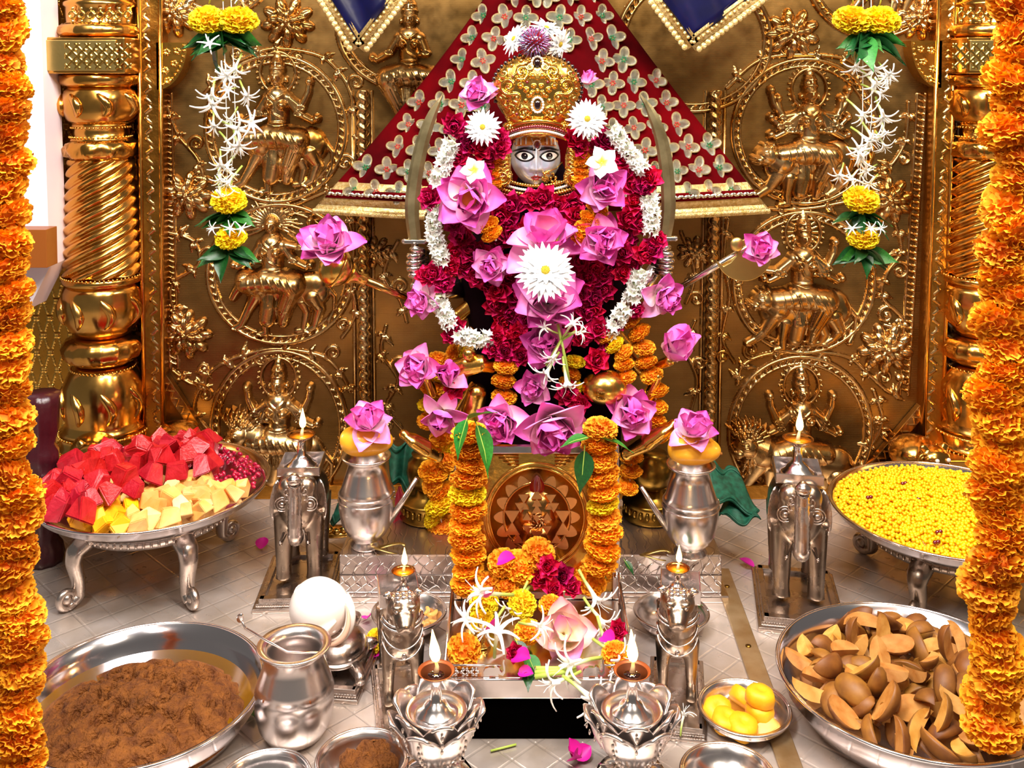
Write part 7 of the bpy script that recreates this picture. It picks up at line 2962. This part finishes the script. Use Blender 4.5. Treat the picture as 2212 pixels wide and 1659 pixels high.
for i in range(12):
    a, r = rr.random()*6.28, 0.045*math.sqrt(rr.random())
    m = MB()
    pts = [Vector((0.012*math.cos(b), 0.008*math.sin(b), 0.004)) for b in [0.3+2.6*k/6 for k in range(7)]]
    m.tube(pts, [0.003, 0.005, 0.0055, 0.005, 0.005, 0.0045, 0.003], 8)
    o = m.build('cashew_nut', 'melon_pale', None, TRS((g4.x+r*math.cos(a)+0.012, g4.y+r*math.sin(a), 0.016+0.006*rr.random()), (rr.uniform(-.4, .4), rr.uniform(-.4, .4), rr.random()*6)))
    tag(o, 'pale curved nut in the silver bowl behind the lion', 'nut', 'nuts in the small silver bowl')
g5 = G(1450, 1330, 0.03)
dish('offering_bowl', 'small silver bowl of green leaves behind the lion beside the sweets', 'bowl', (g5.x, g5.y, 0), 0.080, 0.038, 0.04, mt='silver')
for i in range(6):
    q = Vector((g5.x+rr.uniform(0, .04), g5.y+rr.uniform(-.03, .02), 0.030+0.004*i))
    leaf_thing(0, 0, 2.2, 62, (rr.uniform(-1, 1), rr.uniform(-.6, .6), .15), 'green leaf lying in the silver bowl behind the lion', i % 2 == 0, 'leaves in the small silver bowl', loc=q)

# ================================================================== OFFERINGS HEAPED ON THE LOW TABLE
TT = TZ+0.003


def on_table(px, py, h=0.0):
    return G(px, py, TT+h)


grp = 'marigolds on the low silver table'
for px, py, h, r, kd, lab in ((1085, 1215, .10, 33, 'o', 'orange marigold leaning on the plaque under a magenta petal'), (1122, 1225, .09, 36, 'o', 'orange marigold resting on the heap below the plaque circle'),
                              (1163, 1195, .11, 36, 'o', 'orange marigold nearest the copper disc of the plaque'), (1055, 1262, .06, 30, 'b', 'orange marigold behind the yellow ones at the plaque foot'),
                              (1045, 1300, .04, 32, 'y', 'yellow marigold under the tuberose strands'), (1128, 1305, .045, 30, 'y', 'yellow marigold in the middle of the heap beside the green stalk'),
                              (1190, 1308, .05, 26, 'o', 'orange marigold tucked above the pale lotus'), (1140, 1365, .03, 29, 'o', 'orange marigold beside the pale lotus at the front'),
                              (1002, 1405, .025, 36, 'o', 'orange marigold showing its green calyx at the table corner'), (1330, 1415, .025, 30, 'o', 'orange marigold beside the flame of the lotus lamp'),
                              (1300, 1225, .05, 34, 'o', 'orange marigold at the foot of the plaque string'), (1275, 1255, .04, 36, 'o', 'large orange marigold lying below the plaque string'),
                              (1040, 1335, .02, 26, 'y', 'small yellow marigold at the edge of the heap'), (1095, 1265, .06, 28, 'o', 'orange marigold behind the tuberose trumpet')):
    p = on_table(px, py, h)
    marigold_loose(px, py, TT+h, r, kd, lab, None)
pl_ = on_table(1218, 1368, 0.03)
t = thing('lotus_flower', 'pale cream-pink lotus lying on the low silver table', 'flower', pl_, aim((.05, -.75, .55), .4), None, 66*S(pl_.y))
for k, (n, tilt, L_) in enumerate(((3, 25, .8), (5, 58, 1.0), (4, 84, 1.1))):
    for i in range(n):
        M = Matrix.Rotation(2*PI*i/n+k*.6, 4, 'Z') @ Matrix.Translation((0, .05, -.1*k)) @ Matrix.Rotation(math.radians(90-tilt+rr.uniform(-8, 8)), 4, 'X') @ Matrix.Diagonal((1.3, L_, 1.1, 1))
        put('petal', LPP if (i+k) % 3 else LP[1], t, M)
for px, py, h, r, lab in ((1185, 1225, .10, 30, 'dark red rose standing at the top of the heap'), (1165, 1250, .07, 28, 'glossy dark red rose beside the orange marigolds'), (1215, 1245, .07, 32, 'bright crimson rosebud with green sepals on the heap'),
                          (1195, 1275, .06, 28, 'wet dark red rose above the pale lotus'), (1235, 1270, .05, 26, 'dark rose beside the tuberose on the heap'), (1337, 1360, .03, 26, 'red rose lying at the table edge with a green stalk'),
                          (1115, 1410, .02, 26, 'dark magenta rose behind the cut-out elephant')):
    p = on_table(px, py, h)
    t = thing('rose', lab, 'flower', p, aim((rr.uniform(-.5, .5), -.8, .5), rr.random()*6), None, r*S(p.y))
    put('rose_head', RS[rr.randint(0, 3)], t)
    m = MB().lathe([(0.03, -0.75), (0.05, -0.5), (0.14, -0.3), (0.2, -0.08)], 8)
    m.build('calyx', 'calyx', t)
tub = [(1140, 1255, .07, (-.5, -.5, -.75), 62), (1110, 1285, .06, (-1, -.4, .3), 78), (1068, 1420, .01, (.1, -.35, 1), 78), (1055, 1350, .04, (-.7, -.5, .5), 66), (1120, 1345, .05, (.8, -.6, .2), 60), (1250, 1230, .08, (.5, -.5, -.7), 70),
       (1260, 1290, .05, (.6, -.5, -.6), 64), (1290, 1330, .04, (.3, -.5, -.8), 70), (1300, 1420, .015, (-1, -.5, .1), 80), (1255, 1450, .01, (-.8, -.4, -.1), 70), (1215, 1460, .01, (.7, -.6, -.2), 80), (1280, 1380, .03, (.8, -.6, -.2), 70), (1090, 1310, .05, (-.6, -.6, -.5), 66)]
for i, (px, py, h, d, L_) in enumerate(tub):
    p = on_table(px, py, h+0.01)
    t = thing('tuberose_blossom', 'white spidery tuberose blossom lying on the low silver table', 'flower', p, aim(d, rr.random()*6), 'tuberose blossoms on the low silver table', L_*S(p.y)*1.0)
    put('blossom', SP[i % 4], t)
for i, (px, py, h, L_, d, lab) in enumerate(((1115, 1385, .03, 62, (.5, -.8, -.5), 'green leaf hanging over the heap beside the front marigold'), (1140, 1415, .015, 70, (.35, -.8, -.3), 'green leaf lying towards the table front'), (1140, 1440, .01, 60, (0, -.9, -.25), 'narrow green leaf pointing off the table edge'),
                                             (1280, 1235, .05, 40, (.7, -.6, .1), 'small green leaf beside the plaque string end'), (1350, 1212, .03, 36, (.6, -.6, -.6), 'small green leaf beside the plinth feather pattern'))):
    leaf_thing(0, 0, 2, L_, d, lab, i % 2 == 0, loc=on_table(px, py, h) if px < 1340 else P(px, py, Yp0-0.004))
m = MB()
a, b = on_table(1155, 1462, .006), on_table(1245, 1456, .006)
for k in range(3):
    m = MB().tube([a+Vector((0, k*0.006, 0.004*k)), (a+b)/2+Vector((0, k*0.007, .004)), b+Vector((0, k*0.005, 0.006))], [0.0045, 0.004, 0.0045], 8)
    o = m.build('flower_stalk', 'stem_green')
    tag(o, 'pale green cut flower stalk lying on the front of the silver table', 'stalk', 'cut stalks on the silver table')
a, b = on_table(1130, 1288, .05), on_table(1150, 1255, .06)
m = MB().tube([a, b], 0.0035, 8)
tag(m.build('flower_stalk', 'stem_green'), 'short green stalk standing between the yellow marigold and the tuberose', 'stalk')
# little gilt figures on the table
for px, py, lab in ((1040, 1392, 'tiny gold deity figure half hidden by the tuberose on the table'), (1018, 1345, 'tiny gold pot figure beside the table side rail')):
    p = on_table(px, py)
    t = thing('gilt_figurine', lab, 'figurine', p)
    m = MB().lathe([(0.018, 0), (0.018, 0.004), (0.012, 0.006), (0.014, 0.016), (0.009, 0.026), (0.006, 0.029)], 20)
    m.build('robe', 'gold_bright', t)
    m = MB().ell((0, 0, 0.034), (0.007, 0.007, 0.008), nu=14, nv=10)
    m.build('head', 'gold_bright', t)
    m = MB().lathe([(0.008, 0.038), (0.006, 0.044), (0.001, 0.052)], 14)
    m.build('crown', 'gold_bright', t)

# ================================================================== LOOSE PETALS AND ODD FLOWERS ON THE FLOOR
pet = [(563, 1186, 34, 'magenta petal on the floor between fruit tray and elephant'), (1628, 1225, 34, 'magenta petal on the floor beside the elephant of the boondi tray'), (748, 1282, 30, 'crumpled magenta petals beside the conch at the plinth'),
       (795, 1330, 36, 'magenta petal beside the bowl of nuts'), (806, 1412, 34, 'pale magenta petal beside the tortoise base'), (1245, 1640, 44, 'magenta rose petal at the very front of the floor')]
for i, (px, py, L_, lab) in enumerate(pet):
    p = G(px, py, 0.006)
    n = 4 if i in (2, 5) else 1
    t = thing('loose_petal', lab, 'petal', p, Euler((0.25, 0.1*i, 1.1*i)).to_quaternion(), None, L_*S(p.y))
    for k in range(n):
        put('petal_blade', MP, t, TRS((0, 0, 0.05*k), (0.5*k, 0.2*k, 1.6*k), 1))
for px, py, h, L_, d in ((1075, 1215, .125, 46, (.8, -.3, .3)), (1055, 1290, .07, 44, (.2, -.7, .5)), (1062, 1365, .04, 46, (.3, -.4, .9)), (1110, 1420, .02, 52, (.6, -.5, .2)), (1050, 1255, .06, 30, (.4, -.6, .6)), (1300, 1375, .03, 44, (.5, -.6, .1)), (1120, 1452, .008, 36, (.8, -.3, .05))):
    p = on_table(px, py, h)
    t = thing('loose_petal', 'loose magenta petal in the flower heap on the silver table', 'petal', p, Vector(d).to_track_quat('Y', 'Z') @ Quaternion((0, 1, 0), .4), 'magenta petals on the silver table', L_*S(p.y))
    put('petal_blade', MP, t)
marigold_loose(815, 1385, 0.024, 26, 'y', 'yellow marigold on the floor between tortoise base and lion', None)
leaf_thing(0, 0, 2, 46, (.4, -.7, .2), 'small bright green leaf on the floor beside the water pot', False, loc=G(541, 1530, 0.008))
a = G(1060, 1622, .004)
m = MB().tube([a, G(1115, 1608, .004)], 0.002, 6)
tag(m.build('flower_stalk', 'stem_green'), 'thin green stalk on the floor in front of the silver table', 'stalk')
p = G(1470, 1590, 0.012)
t = thing('tuberose_blossom', 'white tuberose blossom on the floor in front of the lion base', 'flower', p, aim((.2, .5, .6)), None, 60*S(p.y)*.7)
put('blossom', SP[1], t)

# ================================================================== CLOTHS AND BRASS BEHIND THE POTS
def cloth(pts4, label, mt='green_cloth', fold=0.012, seed=0, name='brocade_cloth', stripe=True):
    a, b, c, d = pts4          # corners around
    t = thing(name, label, 'cloth', a)
    n = 22
    v, f = [], []
    for j in range(n+1):
        for i in range(n+1):
            u, w_ = i/n, j/n
            p = a*(1-u)*(1-w_)+b*u*(1-w_)+c*u*w_+d*(1-u)*w_
            p = p-a+Vector((0, fold*math.sin(u*9+seed+w_*3), fold*0.8*math.sin(u*7+w_*5+seed)))
            v.append(p)
    for j in range(n):
        for i in range(n):
            q = j*(n+1)+i
            f.append([q, q+1, q+n+2, q+n+1])
    m = MB().add(v, f)
    o = m.build('cloth_sheet', mt, t)
    o.modifiers.new('solid', 'SOLIDIFY').thickness = 0.004
    if stripe:
        m = MB()
        for w0 in (0.10, 0.90):
            vv = []
            for i in range(n+1):
                for dw in (-0.04, 0.04):
                    u, w_ = i/n, w0+dw
                    p = a*(1-u)*(1-w_)+b*u*(1-w_)+c*u*w_+d*(1-u)*w_
                    vv.append(p-a+Vector((0, fold*math.sin(u*9+seed+w_*3)-0.005, fold*0.8*math.sin(u*7+w_*5+seed)+0.003)))
            m = MB().add(vv, [[2*i, 2*i+2, 2*i+3, 2*i+1] for i in range(n)])
            ob = m.build('woven_border', 'lace_gold' if False else 'green_cloth', t)
            ob.modifiers.new('solid', 'SOLIDIFY').thickness = 0.002
    return t


cloth((P(1525, 990, 2.47), P(1590, 1020, 2.50), P(1642, 1110, 2.40), P(1545, 1085, 2.36)), 'green brocade cloth spread beside the pot on the boondi tray side', seed=1)
cloth((P(1540, 1090, 2.42), P(1600, 1090, 2.42), P(1645, 1132, 2.36), P(1560, 1120, 2.36)), 'dark green cloth fold drooping under the brocade on the boondi tray side', seed=3)
cloth((P(838, 955, 2.50), P(905, 950, 2.50), P(900, 1060, 2.46), P(850, 1050, 2.46)), 'dark green brocade cloth behind the pot on the fruit tray side', seed=2)
cloth((P(756, 1045, 2.50), P(770, 1075, 2.48), P(750, 1130, 2.44), P(712, 1128, 2.46)), 'turquoise green cloth corner between elephant and pot', seed=5)
cloth((P(848, 1058, 2.46), P(880, 1065, 2.46), P(905, 1170, 2.40), P(850, 1180, 2.38)), 'deep red cloth hanging behind the spout on the fruit tray side', 'red_cloth', seed=4, stripe=False)


def pedestal(px, py, Y, k, label, nm='brass_pedestal'):
    b = P(px, py, Y)
    b.z = PZ+0.001
    t = thing(nm, label, 'pedestal', b)
    s = S(Y)*k
    m = MB().lathe([(0.001, 0), (62*s, 0), (66*s, 6*s), (60*s, 14*s), (58*s, 30*s), (66*s, 38*s), (60*s, 44*s), (30*s, 52*s), (26*s, 66*s), (0.001, 67*s)], 48)
    m.build('drum', 'brass_dark', t)
    m = MB().lathe([(26*s, 66*s), (44*s, 80*s), (50*s, 105*s), (46*s, 130*s), (34*s, 142*s), (38*s, 148*s), (0.001, 149*s)], 40)
    m.build('vase', 'brass_dark', t)
    for i in range(24):
        a = 2*PI*i/24
        m = MB().ell((60*s*math.cos(a), 60*s*math.sin(a), 22*s), (5*s, 5*s, 9*s), nu=8, nv=6)
        m.build('drum_boss', 'brass_dark', t)
    return t


pedestal(925, 1172, 2.44, 0.95, 'embossed brass pedestal behind the marigolds on the fruit tray side')
pedestal(1405, 1168, 2.44, 0.95, 'embossed brass pedestal behind the pot on the boondi tray side')
# gold foil fragments on the plinth
for px, py, lab in ((845, 1190, 'curled gold foil ring lying on the plinth beside the pot'), (1420, 1205, 'scrap of gold foil lying on the plinth')):
    q = G(px, py, PZ+0.006)
    m = MB()
    pts = [q+Vector((0.034*math.cos(a), 0.02*math.sin(a), 0.006+0.004*math.sin(2*a))) for a in [0.4+4.8*i/16 for i in range(17)]]
    m.tube(pts, [0.004+0.004*math.sin(PI*i/16) for i in range(17)], 8, flat=0.3)
    tag(m.build('foil_ring', 'gold_pale'), lab, 'foil')
q = P(722, 1140, 2.47)
m = MB()
for i in range(12):
    a = PI*0.9+PI*1.2*i/11
    m.ell((0.055*math.cos(a), 0.02*math.sin(a), 0.004*(i % 2)), (0.012, 0.010, 0.008), nu=10, nv=6)
m.box((0, 0.005, -0.006), (0.12, 0.04, 0.006))
m.ell((0, 0, -0.010), (0.062, 0.028, 0.012), nu=24, nv=8)
tag(m.build('gilt_tray_edge', 'gold_bright', None, Matrix.Translation(q)), 'scalloped gilt tray edge between the elephant and the pot', 'tray')


# gilded crouching beasts at the pillar feet
def crouching(px, py, Y, k, label, eyes=False, rot=0):
    c_ = P(px, py, Y)
    t = thing('gilded_beast', label, 'statuette', (c_.x, Y, c_.z), rot)
    s = S(Y)*k
    m = MB()
    m.ell((0, 0.02, 0), (58*s, 60*s, 42*s), nu=28, nv=18)
    m.ell((10*s, -40*s, 8*s), (38*s, 34*s, 30*s), nu=24, nv=14)
    m.ell((16*s, -66*s, -4*s), (22*s, 20*s, 16*s), nu=18, nv=12)
    for sx in (-1, 1):
        m.ell((sx*40*s, -20*s, -30*s), (20*s, 36*s, 18*s), nu=16, nv=10)
        m.ell((10*s+sx*26*s, -40*s, 34*s), (11*s, 8*s, 11*s), nu=12, nv=8)
    m.build('body', 'gold_pillar', t, remesh=0.004)
    m = MB()
    for j in range(3):
        sp_ = spiral(-26*s+j*26*s, 14*s-4*j*s, 14*s, 3*s, 40*j, 1.6, 1, 1, 20)
        m.tube([(x, -62*s+8*s*abs(j-1), z) for x, z, _ in sp_], 2.4*s, 6)
    m.build('mane_scrolls', 'gold_bright', t)
    for sx in (-1, 1):
        m = MB().ell((12*s+sx*14*s, -72*s, 16*s), (5*s, 4*s, 5*s), nu=12, nv=8)
        m.build('eye', 'pearl' if eyes else 'gem_dark', t)
    return t


crouching(375, 955, 2.70, 0.95, 'gilded crouching beast at the pillar foot behind the watermelon')
crouching(200, 975, 2.62, 0.9, 'gilded crouching beast with dark eyes in front of the pillar by the white wall', False, .1)
crouching(1985, 985, 2.66, 0.95, 'gilded crouching beast with white eyes behind the boondi tray', True, .2)
# gilded block that carries each beast
for px, py, Y, nm in ((375, 995, 2.70, 'gilded block under the beast behind the watermelon'), (200, 1015, 2.64, 'gilded block under the beast by the white wall'), (1985, 1025, 2.68, 'gilded block under the beast behind the boondi tray')):
    c_ = P(px, py, Y)
    m = MB().box((0, 0, c_.z/2), (0.15, 0.12, c_.z))
    m.box((0, 0, 0.01), (0.17, 0.14, 0.02))
    m.box((0, 0, c_.z-0.006), (0.165, 0.135, 0.012))
    tag(m.build('gilded_block', 'gold_strip', None, Matrix.Translation((c_.x, Y, 0)), smooth=False, bevel=0.003), nm, 'block')

# dark carved wooden post at the side
b = P(92, 1120, 2.42)
t = thing('carved_post', 'dark maroon carved wooden post beside the marigold garland and pillar', 'post', (b.x, 2.42, 0))
s = S(2.42)
zt = P(92, 850, 2.42).z
prof = [(40, 0), (44, .04), (40, .10), (30, .14), (42, .22), (46, .38), (40, .50), (30, .56), (36, .60), (36, .66), (28, .70), (36, .78), (38, .88), (40, .94), (40, 1.0), (0.01, 1.0)]
m = MB().lathe([(r*s, z*zt) for r, z in prof], 36, None, lambda a, z, k: 1+0.04*math.cos(10*a))
m.build('turned_shaft', 'maroon_wood', t)
for i in range(10):
    a = 2*PI*i/10
    m = MB().ell((44*s*math.cos(a), 44*s*math.sin(a), .32*zt), (7*s, 7*s, 22*s), nu=10, nv=8)
    m.build('carved_leaf', 'maroon_wood', t)
